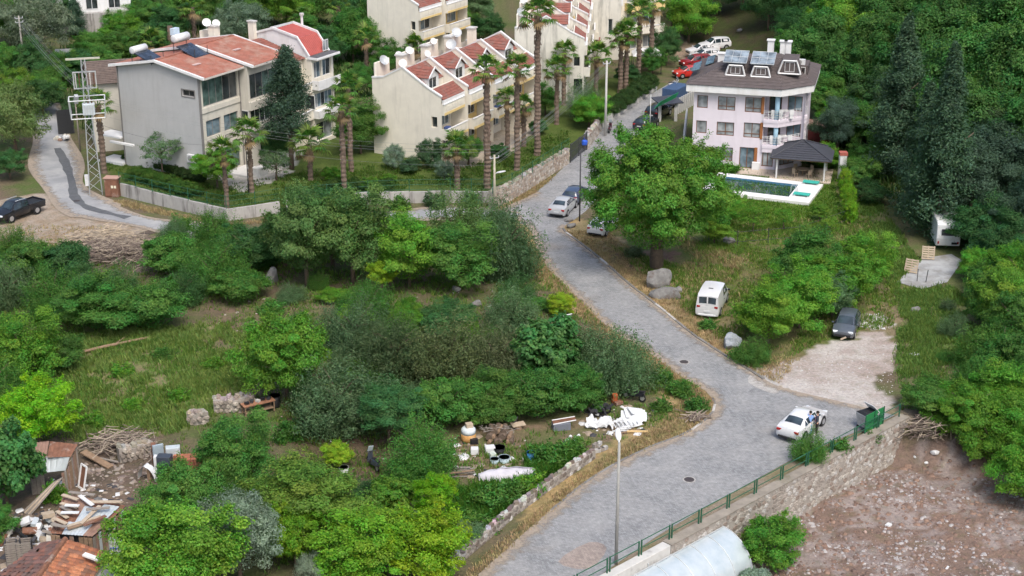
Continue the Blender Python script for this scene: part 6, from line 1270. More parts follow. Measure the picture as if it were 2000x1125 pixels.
be = item('work_bench', 'rough wooden work bench with clutter in the scrub', 'bench', 505, 806, .55)
MB().box((0, 0, .8), (2.3, .75, .06)).build('top', plain('reddish_wood', (.3, .15, .09), .8, .2, 4), be, local=True); MB().box((0, 0, .25), (2.1, .6, .04)).build('shelf', wood, be, local=True)
for x in (-1.05, 1.05):
    for y in (-.3, .3): MB().box((x, y, .39), (.08, .08, .78)).build('leg', wood, be, local=True)
for k in range(5): MB().box((-.8+.4*k, .1*(k % 2), .92), (.3, .22, .16+.05*(k % 2)), k).build('clutter', (blackp, metal_d, conc_l)[k % 3], be, local=True)
# orange scrap in the weeds
os_ = item('rusty_scrap', 'rust orange scrap piece beside the black scooter', 'scrap', 1200, 788); MB().box((0, 0, .4), (.35, .3, .7), .3, .2).build('part', plain('orange_red', (.42, .11, .04), .7), os_, local=True); MB().box((.25, -.2, .15), (.6, .35, .2), .6).build('part', rust, os_, local=True)

# ------------------------------------------------------------------ farmyard clutter
wc = item('white_arch', 'white plastic arch propped on a post in the farmyard', 'arch', 290, 938, -.3); m = MB()
m.grid(lambda s, t: (-.62+1.24*s, (t-.5)*.5, 1.0*math.sin(math.pi*s)**.55*(1 if s < .5 else .9)+.1), 16, 3); m.build('shell', whitep, wc, True, True); MB().box((.1, 0, .45), (.2, .2, .9)).build('post', wood, wc, local=True)
wfr = item('window_casing', 'white empty window frame leaning by the lean-to', 'frame', 158, 955, -.62); wfr.rotation_euler = (-.25, .0, -.8); M = [((0, 0, .05), (.7, .07, .1)), ((0, 0, 1.55), (.7, .07, .1)), ((-.33, 0, .8), (.1, .07, 1.5)), ((.33, 0, .8), (.1, .07, 1.5))]
for c, d in M: MB().box(c, d).build('bar', white, wfr, local=True)
MB().box((0, .05, .8), (.6, .02, 1.4)).build('board', rust, wfr, local=True)
for k, (px, py, d, mt, rot, lb) in enumerate(((312, 915, (.7, .15, 1.7), plain('blue_grey_sheet', (.3, .36, .4), .5), .5, 'blue grey panel leaning at the yard corner'), (324, 925, (.9, .6, 1.3), plain('dark_blue_grey', (.05, .06, .08), .5), -.1, 'dark fridge standing in the farmyard'), (340, 905, (.9, .5, 1.2), plain('pale_grey_enamel', (.45, .5, .52), .5), .2, 'pale grey appliance behind the dark fridge'), (303, 908, (.3, .5, 1.5), rust, .3, 'rusty upright sheet at the yard corner'))):
    t = item('old_appliance', lb, 'appliance', px, py, rot); MB().box((0, 0, d[2]/2), d).build('body', mt, t, local=True, bevel=.02); MB().box((0, -d[1]/2-.015, d[2]*.6), (d[0]*.9, .02, d[2]*.7)).build('door', mt, t, local=True)
    if k == 1: MB().box((-.55, -.1, .65), (.2, .4, 1.25), .2).build('white_side', whitep, t, local=True)
bs_ = item('brick_stack', 'stack of orange bricks beside the appliances', 'bricks', 372, 912, .1); bme = None
for i in range(9):
    for j in range(3):
        for k in range(4):
            if random.random() < .08: continue
            if bme is None: o = MB().box((0, 0, 0), (.2, .28, .18)).build('brick', tile_o, bs_, local=True); bme = o.data
            else: o = link('brick', bme, bs_)
            o.location = (-.95+i*.23+random.uniform(-.02, .02), -.4+j*.3, .1+k*.2); o.rotation_euler = (0, 0, random.uniform(-.1, .1)); v = random.uniform(.8, 1.2); o.color = (.45*v, .15*v, .08*v, 1)
dh = item('dog_house', 'pale green dog house with blue lettering marks', 'dog house', 232, 1078, -.05); MB().box((0, 0, .4), (.85, .8, .8)).build('body', plain('greenish_white', (.5, .54, .5), .7), dh, local=True, bevel=.02)
MB().hexa([(-.48, -.45, .8), (.48, -.45, .8), (.48, .45, .8), (-.48, .45, .8)], [(-.3, -.4, 1.02), (.3, -.4, 1.02), (.3, .4, 1.02), (-.3, .4, 1.02)]).build('roof', plain('grey_green', (.33, .38, .34), .7), dh, local=True)
for k in range(5): MB().box((-.3+.15*k, -.41, .45+.03*(k % 2)), (.1, .02, .14), 0, 0, .3).build('blue_mark', plain('blue_ink', (.06, .1, .5), .6), dh, local=True)
tub('round_tub', 'red tub between the shack and the tiled house', 196, 1066, .38, .5, plain('red_plastic', (.3, .05, .05), .5))
for k in range(5):
    a, b = P(45+k*3, 1000+k*2, .1), P(102+k*4, 945-k*2, 1.5+.1*k); t = thing('pole_prop', ('first', 'second', 'third', 'fourth', 'fifth')[k]+' from the left of the long poles leaning by the lean-to', 'pole', a, 0, 'poles leaning on the lean-to'); MB().tube([a, b], .05, 6).build('shaft', wood_l if k % 2 else wood_g, t); MB().tube([b, tuple(Vector(b)+(Vector(b)-Vector(a))*.08)], .035, 6).build('tip', wood_g, t)
hp_ = item('scrap_heap', 'heap of mixed scrap, sheets and cloth at the left edge of the yard', 'scrap', 55, 1040)
for k in range(60):
    d = (random.uniform(.15, .9), random.uniform(.1, .6), random.uniform(.03, .25)); MB().box((random.uniform(-1.9, 1.7), random.uniform(-1.6, 1.3), random.uniform(.05, .6)), d, random.uniform(0, 3), random.uniform(-.5, .5), random.uniform(-.5, .5)).build('scrap_part', random.choice((whitep, wood_g, wood_l, rust, metal_d, blackp, tin, greige)), hp_, local=True)
for k in range(6):
    t = thing('dark_crate', 'dark slatted crate in the %s stack at the left corner, %s' % (('left', 'right')[k % 2], ('lowest', 'middle', 'topmost')[k//2]), 'crate', G(30+(k % 2)*22, 1105), .2, 'dark crates in the yard corner'); t.location.z += .55*(k//2); 
    for z in (.06, .2, .34, .48):
        for y in (-.3, .3): MB().box((0, y, z), (.8, .03, .09)).build('slat', wood_g, t, local=True)
    for x in (-.4, .4): MB().box((x, 0, .27), (.04, .6, .5)).build('end', metal_d, t, local=True)
lg = item('fallen_log', 'long fallen trunk lying in the grass', 'log', 215, 690, .2)
a, b = Vector(G(120, 694)), Vector(G(300, 668)); MB().tube([a+Vector((0, 0, .15)), a.lerp(b, .5)+Vector((0, 0, .22)), b+Vector((0, 0, .15))], [.09, .13, .1], 8).build('trunk', wood, lg); MB().tube([a.lerp(b, .6)+Vector((0, 0, .2)), a.lerp(b, .7)+Vector((.2, .4, .5))], [.05, .02], 5).build('twig', wood, lg)
# brushwood heaps
def brush(label, px, py, w, h, n, seed, mats=None):
    t = item('brushwood_heap', label, 'branches', px, py); rs = random.Random(seed); ms = [MB(), MB()]
    for k in range(n):
        a = Vector((rs.gauss(0, w*.4), rs.gauss(0, w*.22), rs.uniform(.05, h))); an = rs.gauss(.3, .8); d = Vector((math.cos(an), math.sin(an), rs.uniform(-.25, .3)))*rs.uniform(.5, 1.8); a.z *= max(.1, 1-(a.x/w)**2)
        ms[k % 2].tube([a-d*.5, a+Vector((0, 0, rs.uniform(-.1, .15))), a+d*.5], [.036, .026, .012], 3, False)
    ms[0].build('branches', mats[0] if mats else plain('dry_twig', (.3, .25, .19), .9, .2, 4), t, local=True)['kind'] = 'stuff'; ms[1].build('twigs', mats[1] if mats else plain('burnt_twig', (.13, .1, .085), .9, .2, 4), t, local=True)['kind'] = 'stuff'
brush('big heap of dead branches below the lane', 222, 505, 5.0, 1.5, 1500, 1); brush('pale dry brushwood above the burnt heap', 205, 474, 4.2, 1.0, 800, 2, (plain('straw_twig', (.42, .34, .24), .9), plain('dry_twig', (.3, .25, .19), .9, .2, 4)))
brush('grey tangle of dead branches behind the farmyard', 235, 878, 3.2, 1.2, 380, 3); brush('bare grey shrub branches at the foot of the retaining wall', 1810, 850, 2.0, 1.4, 240, 4); brush('dry twigs at the tip of the road bend', 1362, 818, 1.1, .3, 80, 5)
pl_ = item('long_plank', 'long plank lying across the farmyard rubble', 'plank', 190, 905, -.6); MB().box((0, 0, .3), (2.6, .5, .08), 0, 0, .15).build('plank', wood, pl_, local=True); MB().box((.2, .4, .2), (2.2, .15, .08), .2).build('batten', wood_g, pl_, local=True)
# pool of rubble: stones and litter
def scatter(name, label, cat, polys, n, smin, smax, cols, seed, flat=.5, dist=None):
    rs = np.random.default_rng(seed); V = []; Fq = []; pts = []
    poly = [p[:2] for p in GP(polys)]; xs = [p[0] for p in poly]; ys = [p[1] for p in poly]
    while len(pts) < n:
        x = rs.uniform(min(xs), max(xs), 4000); y = rs.uniform(min(ys), max(ys), 4000); ok = inpoly(x, y, poly)
        if dist is not None: ok &= fbm(x*.45, y*.45, dist) > rs.uniform(.36, .62, 4000)
        pts += list(zip(x[ok], y[ok]))
    pts = np.array(pts[:n]); z = T(pts[:, 0], pts[:, 1]); s = smin+(smax-smin)*rs.random(n)**3; base = np.array([(-1, -1, -.4), (1, -1, -.4), (1, 1, -.4), (-1, 1, -.4), (-.7, -.7, 1), (.7, -.7, 1), (.7, .7, 1), (-.7, .7, 1)])*.5
    for k in range(3):
        idx = np.arange(n)[k::3]; a = rs.uniform(0, 6.28, len(idx)); b = base[None]*(1+rs.uniform(-.35, .35, (len(idx), 8, 3)))*s[idx, None, None]; b[..., 2] *= flat; b[..., 0] *= rs.uniform(.6, 1.6, len(idx))[:, None]
        ca, sa = np.cos(a)[:, None], np.sin(a)[:, None]; v = np.stack([b[..., 0]*ca-b[..., 1]*sa+pts[idx, 0][:, None], b[..., 0]*sa+b[..., 1]*ca+pts[idx, 1][:, None], b[..., 2]+z[idx][:, None]+.02], -1).reshape(-1, 3)
        q = np.array([(4, 5, 6, 7), (0, 1, 5, 4), (1, 2, 6, 5), (2, 3, 7, 6), (3, 0, 4, 7)]); f = (np.arange(len(idx))*8)[:, None, None]+q[None]
        c = cols[k % len(cols)]; o = link(name, mesh_np(name, v, f.reshape(-1, 4), plain('rubble_%s_%d' % (name, k), c, .9, .25, 5))); tag(o, label, cat, kind='stuff')
LOTP = [(1500, 1000), (1600, 960), (1700, 930), (1790, 880), (1900, 900), (2060, 1000), (2060, 1160), (1450, 1160), (1470, 1080)]
scatter('rubble', 'broken stones and litter strewn over the lower lot', 'rubble', LOTP, 2300, .04, .24, ((.3, .26, .24), (.22, .17, .15), (.36, .34, .33)), 5, .55, 61); scatter('earth_clods', 'clods of brown earth on the lower lot', 'clods', LOTP, 1800, .06, .3, ((.2, .13, .1), (.24, .16, .12), (.16, .11, .09)), 6, .6)
scatter('yard_rubble', 'loose stones in the farmyard', 'rubble', [(150, 900), (300, 880), (310, 930), (260, 960), (160, 960)], 230, .07, .34, ((.24, .19, .16), (.29, .25, .21), (.18, .14, .12)), 7)
scatter('scrub_litter', 'stray pale stones and litter among the scrub', 'litter', [(420, 560), (1000, 560), (1100, 800), (1100, 930), (640, 960), (420, 820)], 170, .06, .26, ((.6, .6, .58), (.35, .3, .26), (.5, .46, .4)), 8)
scatter('lot_gravel', 'gravel on the parking ground beside the road', 'gravel', [(1490, 727), (1620, 680), (1745, 670), (1745, 800), (1560, 765)], 500, .03, .12, ((.45, .42, .4), (.35, .3, .26), (.55, .54, .52)), 9)
scatter('field_stones', 'white stones along the right track', 'stones', [(1640, 620), (1725, 612), (1735, 645), (1680, 640)], 160, .06, .25, ((.6, .6, .58), (.5, .49, .47), (.4, .38, .35)), 10)
for k, (x, y, s, lb) in enumerate(((1826, 885, 1.0, 'white bent appliance shell at the top of the lower lot'), (1808, 905, .7, 'cream board lying under the shrubs of the lower lot'), (1786, 893, .45, 'white litter bag near the retaining wall'), (1764, 893, .4, 'pale litter scrap beside the wall foot'), (1850, 1110, .5, 'white broken block low in the lot'), (1690, 1040, .5, 'pinkish slab fragment in the lot'))):
    rock(lb, x, y, .34*s, .24*s, .2*s, 60+k, whitep if k != 5 else plain('pink_slab', (.45, .33, .28), .8), 'litter_block', k, 'large litter on the lower lot', 'litter')
# white washing-up style litter by the big bend
sgn = item('white_board', 'white board on the verge behind the small round bush', 'board', 1106, 625, .3); MB().box((0, 0, .3), (.9, .06, .5), .2, .6).build('board', whitep, sgn, local=True); MB().box((.2, .2, .12), (.3, .05, .25)).build('prop', wood, sgn, local=True)
bagp = item('blue_bag', 'blue bag hanging on the garden gate', 'bag', 1141, 300); MB().box((0, .1, 1.2), (.7, .4, .6), .4, .1, .15).build('sack', plain('blue_sack', (.03, .1, .5), .5), bagp, local=True, bevel=.12); MB().tube([(0, .1, 1.6), (0, .1, 1.75)], .05, 5).build('knot', plain('blue_sack', (.03, .1, .5), .5), bagp, local=True)
# bins and container up the lane at the left
gc_ = item('green_container', 'green rubbish container up the lane at the left', 'container', 96, 148, .3); MB().box((0, 0, .65), (1.4, 1.0, 1.1)).build('bin', plain('dull_green', (.04, .16, .12), .6), gc_, local=True, bevel=.04); MB().box((0, 0, 1.25), (1.5, 1.1, .12)).build('lid', metal_g, gc_, local=True)
dt = item('dark_screen', 'dark net screen beside the lane behind the pylon', 'screen', 130, 262, .5); MB().box((0, 0, 1.4), (1.7, .08, 2.8)).build('net', plain('black_net', (.03, .032, .035), .8), dt, local=True); [MB().box((x, 0, 1.45), (.08, .12, 2.9)).build('post', metal_d, dt, local=True) for x in (-.85, .85)]
rb = item('rubbish_bags', 'pile of pale rubbish bags by the dark screen', 'rubbish', 122, 275)
for k in range(9): MB().box((random.uniform(-.8, .8), random.uniform(-.4, .4), random.uniform(.15, .5)), (.5, .4, .35), k, .3*k, .2*k).build('bag', random.choice((whitep, greige, blackp, rust_t)), rb, local=True, bevel=.1)
sl_ = item('stone_slab', 'pale stone slab roof among the bushes up the hill', 'slab', 128, 108, .2); MB().box((0, 0, .5), (2.6, 1.6, .25), 0, .1).build('slab', conc_l, sl_, local=True); MB().box((0, 0, .2), (2.0, 1.2, .5)).build('base', rock_m, sl_, local=True)

for k, (pl, n, c3) in enumerate((([(1130, 800), (1280, 790), (1290, 830), (1250, 850), (1140, 850)], 110, ((.6, .6, .6), (.3, .24, .18), (.05, .05, .055))), ([(880, 850), (1010, 845), (1040, 900), (930, 935), (870, 925)], 90, ((.5, .5, .48), (.26, .2, .15), (.1, .1, .11))), ([(-20, 1000), (100, 990), (120, 1060), (40, 1130), (-20, 1130)], 150, ((.55, .54, .52), (.28, .16, .1), (.06, .06, .07))), ([(90, 930), (250, 950), (260, 1000), (120, 975)], 90, ((.5, .48, .45), (.3, .2, .13), (.12, .1, .09))))):
    scatter('junk_litter', ('broken bits of plastic and wood around the white sheets', 'small rubbish strewn around the logs and tubs', 'loose rubbish covering the left corner of the yard', 'loose rubbish around the shack')[k], 'litter', pl, n, .1, .55, c3, 80+k, .28)
# ------------------------------------------------------------------ foliage meshes
def leaves(P0, N0, L, W, rs, v, h, twist=True):
    n = len(P0); N0 = N0/np.linalg.norm(N0, axis=1, keepdims=True); r = rs.normal(size=(n, 3)); A = np.cross(N0, r); A /= np.linalg.norm(A, axis=1, keepdims=True)+1e-9; B = np.cross(N0, A)
    l = (L*rs.uniform(.65, 1.35, n))[:, None]; w = (W*rs.uniform(.7, 1.3, n))[:, None]
    V = np.stack([P0-A*l*.5, P0+B*w*.5+N0*l*.08, P0+A*l*.5-N0*l*.06, P0-B*w*.5+N0*l*.08], 1).reshape(-1, 3)
    return V, np.arange(n*4).reshape(n, 4), np.repeat(v, 4), np.repeat(h, 4)
def crown(name, seed, n, R=3.0, zr=.85, leaf=.26, wid=.6, clumps=70, cr=.2, lump=.25, base=.25, up=.7, fill=.2, mat=None, top=0.0):
    """leaf mesh: unit crown of radius R, height 2*R*zr above its base"""
    rs = np.random.default_rng(seed); d = rs.normal(size=(clumps*3, 3)); d /= np.linalg.norm(d, axis=1, keepdims=True); d = d[d[:, 2] > -base*2][:clumps]
    k = rs.normal(size=(5, 3))*2.2; ph = rs.uniform(0, 6.28, 5); lum = 1+lump*np.mean(np.sin(d@k.T+ph), axis=1)*1.6
    rad = lum*(1-.45*rs.random(len(d))**1.8); C = d*rad[:, None]
    cv = rs.random(len(C)); ch = rs.random(len(C)); cs = cr*rs.uniform(.6, 1.4, len(C))
    idx = rs.integers(0, len(C), n); off = rs.normal(size=(n, 3)); off /= np.linalg.norm(off, axis=1, keepdims=True); off *= (rs.random(n)**.45)[:, None]
    Pn = C[idx]+off*cs[idx, None]*np.array((1.15, 1.15, .8))
    m = int(n*fill); 
    if m: q = rs.normal(size=(m, 3)); q /= np.linalg.norm(q, axis=1, keepdims=True); Pn[:m] = q*(.85*rs.random(m)**.45)[:, None]
    q = int(n*.12); nt_ = 150; ti = rs.integers(0, len(C), nt_); td = C[ti]/(np.linalg.norm(C[ti], axis=1, keepdims=True)+1e-6)+rs.normal(size=(nt_, 3))*.45+np.array((0, 0, .25)); td /= np.linalg.norm(td, axis=1, keepdims=True); tl = rs.uniform(.08, .3, nt_); w_ = rs.integers(0, nt_, q)
    Pn[m:m+q] = C[ti[w_]]*1.02+td[w_]*(tl[w_]*rs.random(q))[:, None]+rs.normal(size=(q, 3))*.022
    Pn[:, 2] = np.maximum(Pn[:, 2], -.92); N = off*.6+Pn*.35+np.array((0, 0, up))+rs.normal(size=(n, 3))*.35
    X = Pn*np.array((R, R, R*zr)); X[:, 2] += R*zr
    if top: X[:, :2] *= (1-top*np.clip(X[:, 2:3]/(2*R*zr), 0, 1.2))
    V, F, v, h = leaves(X, N, leaf, leaf*wid, rs, np.clip(.45*cv[idx]+.55*rs.random(n), 0, 1), np.clip(.6*ch[idx]+.4*rs.random(n), 0, 1))
    return mesh_np(name, V, F, mat or LEAF, {'v': v, 'h': h})
def shoots(name, seed, n, R=2.0, zr=.7, twigs=170, leaf=.16, wid=.35, spread=.16, lift=.5):
    """shrub of radiating leafy shoots: spiky outline, thin tips"""
    rs = np.random.default_rng(seed); d = rs.normal(size=(twigs*2, 3)); d[:, 2] = np.abs(d[:, 2])*.9+.05; d /= np.linalg.norm(d, axis=1, keepdims=True); d = d[:twigs]; ln = rs.uniform(.72, 1.12, twigs)*(1+.22*np.sin(d[:, 0]*4+seed)*np.cos(d[:, 1]*3.3+seed))
    i = rs.integers(0, twigs, n); t = (rs.random(n)**.6); Pn = d[i]*(ln[i]*t)[:, None]*np.array((1, 1, 1.0)); Pn[:, 2] += lift*.25*t*t; Pn += rs.normal(size=(n, 3))*(spread*(1.05-.75*t))[:, None]
    N = rs.normal(size=(n, 3))*.6+np.array((0, 0, .6))+d[i]*.3; X = Pn*np.array((R, R, 2*R*zr)); X[:, 2] = np.abs(X[:, 2])
    tv = rs.random(twigs); V, F, v, h = leaves(X, N, leaf, leaf*wid, rs, np.clip(.45*tv[i]+.55*rs.random(n), 0, 1), np.clip(.5*rs.random(twigs)[i]+.5*rs.random(n), 0, 1)); return mesh_np(name, V, F, LEAF, {'v': v, 'h': h})
def conifer(name, seed, n, H=10.0, R=1.8, prof=.75, leaf=.22, tiers=90, droop=.1, belly=.12):
    rs = np.random.default_rng(seed); tz = rs.random(tiers)**.85; an = rs.uniform(0, 6.283, tiers); rr_ = R*np.where(tz < belly, .6+.4*tz/belly, (1-(tz-belly)/(1-belly))**prof)*rs.uniform(.6, 1.12, tiers)
    i = rs.integers(0, tiers, n); t = rs.random(n)**.55; r = rr_[i]*t; z = tz[i]*H*.97+r*(.25-droop)+rs.normal(size=n)*.26; X = np.stack([np.cos(an[i])*r, np.sin(an[i])*r, z], 1)+rs.normal(size=(n, 3))*(.12+.1*rr_[i])[:, None]; X[:, 2] = np.clip(X[:, 2], .1, H*1.02)
    N = np.stack([np.cos(an[i]), np.sin(an[i]), np.full(n, .5)], 1)+rs.normal(size=(n, 3))*.6; tv = rs.random(tiers); V, F, v, h = leaves(X, N, leaf, leaf*.4, rs, np.clip(.5*tv[i]+.5*rs.random(n), 0, 1), rs.random(n)); return mesh_np(name, V, F, LEAF, {'v': v, 'h': h})
def trunk_mesh(name, seed, H, r, limbs=6, spread=1.2, lean=.1, mat=None):
    rs = random.Random(seed); m = MB(); p = [Vector((0, 0, -.3)), Vector((lean*.3*H*.2, 0, H*.3)), Vector((lean*H*.25, rs.uniform(-.1, .1), H*.6)), Vector((lean*H*.3, 0, H*.95))]; m.tube(p, [r*1.25, r, r*.75, r*.3], 8)
    for k in range(limbs):
        a = k*2.4+rs.uniform(-.4, .4); b = p[1].lerp(p[3], rs.uniform(.1, .8)); d = Vector((math.cos(a), math.sin(a), rs.uniform(.4, 1.0)))*spread*rs.uniform(.7, 1.1); m.tube([b, b+d*.5+Vector((0, 0, .1)), b+d], [r*.5, r*.35, r*.12], 6)
    me = bpy.data.meshes.new(name); me.from_pydata(m.v, [], m.f); me.materials.append(mat or bark); me.polygons.foreach_set('use_smooth', [True]*len(me.polygons)); return me
VM = {
 'broad': [crown('broad_crown', 1+i, 38000, 3.0, .85, .155, .6, 85, .2, .3) for i in range(3)],
 'big': [crown('big_crown', 11, 115000, 6.0, .82, .205, .62, 260, .13, .22, .2)],
 'citrus': [crown('citrus_crown', 21+i, 27000, 2.3, .95, .13, .6, 100, .17, .12, .35) for i in range(2)],
 'olive': [crown('olive_crown', 31+i, 21000, 2.2, .9, .16, .32, 80, .2, .3, .3, .3) for i in range(2)],
 'fig': [crown('fig_crown', 41+i, 12000, 2.4, .85, .28, .75, 80, .2, .25) for i in range(2)],
 'bush': [crown('bush_crown', 51+i, 24000, 2.0, .65, .13, .55, 75, .22, .35, .1) for i in range(3)],
 'feather': [shoots('feather_crown', 61+i, 23000, 2.2, .62, 260, .135, .34, .15) for i in range(3)],
 'forest': [crown('forest_crown', 71+i, 50000, 4.0, 1.0, .225, .62, 120, .2, .3, .3) for i in range(3)],
 'pine': [crown('pine_crown', 81+i, 38000, 3.6, 1.05, .21, .34, 60, .22, .45, .3, .3) for i in range(2)],
 'cypress': [conifer('cypress_crown', 91+i, 44000, 16.0, 2.7, .8, .25, 190) for i in range(2)],
 'conifer': [conifer('conifer_crown', 95, 22000, 8.0, 2.1, .65, .2, 80, .2, .2)],
 'weed': [shoots('weed_crown', 101+i, 2600, .8, .5, 60, .15, .4, .2) for i in range(3)],
 'sparse': [crown('sparse_crown', 111, 3500, 1.8, .8, .17, .5, 45, .2, .3)],
}
TR = {'thin': trunk_mesh('trunk', 1, 3.0, .11, 5, 1.2), 'mid': trunk_mesh('trunk', 2, 4.0, .17, 6, 1.7), 'stout': trunk_mesh('trunk', 3, 5.0, .42, 7, 2.6), 'tall': trunk_mesh('trunk', 4, 8.0, .25, 8, 1.8), 'multi': trunk_mesh('trunk', 5, 1.6, .07, 9, 1.2)}
RAD = dict(broad=3.0, big=6.0, citrus=2.3, olive=2.2, fig=2.4, bush=2.0, feather=2.2, forest=4.0, pine=3.6, cypress=2.7, conifer=2.1, weed=.8, sparse=1.8)
HGT = dict(broad=5.1, big=9.84, citrus=4.37, olive=3.96, fig=4.08, bush=2.6, feather=2.73, forest=8.0, pine=7.6, cypress=16.0, conifer=8.0, weed=.8, sparse=2.9)
COLS = dict(fresh=(.088, .175, .026), green=(.062, .13, .028), deep=(.042, .095, .03), dark=(.045, .082, .036), olive=(.17, .21, .15), greyg=(.076, .122, .055), citrus=(.14, .25, .022), yell=(.2, .27, .03), pine=(.045, .075, .045), cyp=(.055, .095, .05), brownish=(.085, .102, .048), forest=(.055, .12, .03), fig=(.05, .12, .034))
rt = random.Random(5); _vk = {}
def plant(kind, col, px, py, w, h, label, name='tree', cat='tree', clear=0.0, trunk='mid', group=None, ground=None, var=None, tlean=0.0):
    """w, h: crown width and total height in metres; clear: bare trunk below the crown"""
    p = ground or G(px, py); t = thing(name, label, cat, (p[0], p[1], p[2]-.05), rt.uniform(0, 6.28), group); k = _vk.get(kind, -1)+1; _vk[kind] = k; ms = VM[kind]; me = ms[k % len(ms) if var is None else var]
    o = link('crown' if name != 'shrub' else 'foliage', me, t); sx = w/2/RAD[kind]; sz = (h-clear)/HGT[kind]; o.scale = (sx*rt.uniform(.92, 1.08), sx*rt.uniform(.92, 1.08), sz); o.location = (0, 0, clear)
    c = COLS[col] if isinstance(col, str) else col; j = rt.uniform(.85, 1.15); j *= 1.68; o.color = (c[0]*j*rt.uniform(.84, 1.02), c[1]*j, c[2]*j*1.08, 1)
    tm = TR[trunk]; q = link('trunk' if name != 'shrub' else 'stem', tm, t); hh = {'thin': 3.0, 'mid': 4.0, 'stout': 5.0, 'tall': 8.0, 'multi': 1.6}[trunk]; f = (clear+(h-clear)*.62)/hh; q.scale = (max(.6, f*.8), max(.6, f*.8), f)
    return t
# ------------------------------------------------------------------ foreground and scrub
plant('broad', 'fresh', 345, 1190, 6.4, 6.0, 'big bright green tree at the bottom edge left of the olive', clear=.8, trunk='mid')
plant('broad', 'green', 368, 1058, 4.6, 5.2, 'leafy tree beside the farmyard path', clear=.6)
plant('olive', 'olive', 470, 1135, 4.6, 5.6, 'grey green olive tree at the bottom', clear=.5); plant('olive', 'olive', 612, 1150, 2.0, 2.4, 'small olive tip at the bottom edge', trunk='thin')
plant('broad', (.105, .17, .032), 600, 1050, 6.2, 4.8, 'broad yellow green tree left of the bare earth patch', clear=.5)
plant('citrus', (.12, .2, .022), 578, 1105, 3.4, 4.2, 'yellow green citrus tree behind the olive', clear=.4); plant('citrus', (.1, .185, .022), 705, 1140, 5.2, 4.6, 'wide citrus tree at the bottom centre', clear=.3); plant('citrus', (.125, .21, .02), 828, 1132, 4.9, 4.8, 'tall citrus tree with yellow side at the bottom centre', clear=.3)
plant('citrus', (.13, .24, .02), 850, 1016, 2.6, 3.2, 'round citrus tree left of the covered boat', clear=.3, trunk='thin'); plant('fig', 'fresh', 765, 1012, 2.5, 2.6, 'broad leaved bush on the bare earth', clear=.2, trunk='thin'); plant('citrus', 'yell', 660, 915, 1.9, 2.0, 'yellow green young tree by the motorcycle', clear=.3, trunk='thin')
plant('feather', 'green', 824, 932, 5.0, 3.8, 'rounded feathery bush right of the motorcycle', 'shrub', 'bush', trunk='multi'); plant('broad', 'green', 468, 938, 5.0, 4.2, 'big bush tree above the farmyard', 'shrub', 'bush', trunk='multi'); plant('feather', 'green', 425, 1010, 3.6, 3.2, 'bush between the yard path and the olive', 'shrub', 'bush', trunk='multi')
plant('broad', 'deep', 760, 870, 3.9, 4.3, 'small dark tree with a visible trunk by the earth patch', clear=1.3); plant('feather', 'greyg', 668, 832, 7.4, 4.4, 'wide grey green shrub in the middle of the scrub', 'shrub', 'bush', trunk='multi')
for k, (x, y, w, h) in enumerate(((880, 828, 4.4, 3.4), (965, 826, 4.0, 3.4), (1050, 815, 4.6, 3.6), (1120, 800, 3.4, 3.2))):
    plant('broad' if k % 2 else 'bush', 'green', x, y, w, h, ('leafy bush in the row behind the junk, first from the left', 'leafy bush in the row behind the junk, second from the left', 'leafy bush in the row behind the junk, third from the left', 'leafy bush in the row behind the junk, nearest the scooter')[k], 'shrub', 'bush', trunk='multi', group='bushes behind the junk')
plant('broad', 'fresh', 560, 778, 6.0, 6.4, 'bright green tree at the edge of the grass', clear=.5); plant('feather', 'deep', 605, 806, 3.0, 2.6, 'dark bush below the bright green tree', 'shrub', 'bush', trunk='multi')
plant('feather', 'greyg', 690, 690, 5.5, 4.2, 'feathery shrub on the upper left of the thicket', 'shrub', 'bush', trunk='multi'); plant('feather', (.06, .085, .035), 770, 735, 6.2, 4.4, 'dark feathery shrub in the thicket', 'shrub', 'bush', trunk='multi'); plant('feather', (.075, .1, .04), 880, 745, 6.6, 4.6, 'olive green feathery shrub in the centre of the thicket', 'shrub', 'bush', trunk='multi'); plant('feather', 'brownish', 970, 740, 5.2, 4.0, 'brownish shrub left of the fig', 'shrub', 'bush', trunk='multi')
plant('bush', 'fresh', 790, 640, 2.8, 2.2, 'bright low bush at the top of the thicket', 'shrub', 'bush', trunk='multi'); plant('feather', 'green', 720, 622, 4.6, 3.2, 'low feathery bush above the thicket', 'shrub', 'bush', trunk='multi'); plant('bush', 'deep', 880, 648, 4.2, 2.4, 'low dark bush on the bank', 'shrub', 'bush', trunk='multi'); plant('feather', 'greyg', 1000, 650, 5.0, 3.4, 'grey shrub near the small round bush', 'shrub', 'bush', trunk='multi')
plant('fig', 'fig', 1070, 742, 4.9, 5.0, 'fig tree with large blue green leaves', clear=.3); plant('feather', 'greyg', 1200, 758, 6.0, 4.4, 'grey feathery shrub at the verge of the road', 'shrub', 'bush', trunk='multi'); plant('feather', 'brownish', 1150, 720, 4.0, 3.6, 'brownish shrub behind the fig', 'shrub', 'bush', trunk='multi'); plant('citrus', 'yell', 1095, 616, 2.1, 2.0, 'small round yellow green bush at the road verge', 'shrub', 'bush', trunk='multi')
plant('broad', (.065, .115, .035), 600, 560, 6.6, 8.2, 'tall tree left in the clump below the garden wall', clear=1.2); plant('broad', (.075, .125, .035), 690, 552, 6.2, 8.0, 'tall tree right in the clump below the garden wall', clear=1.2); plant('broad', 'deep', 650, 520, 7.0, 7.2, 'dark tree at the back of the clump below the garden wall', clear=1.2)
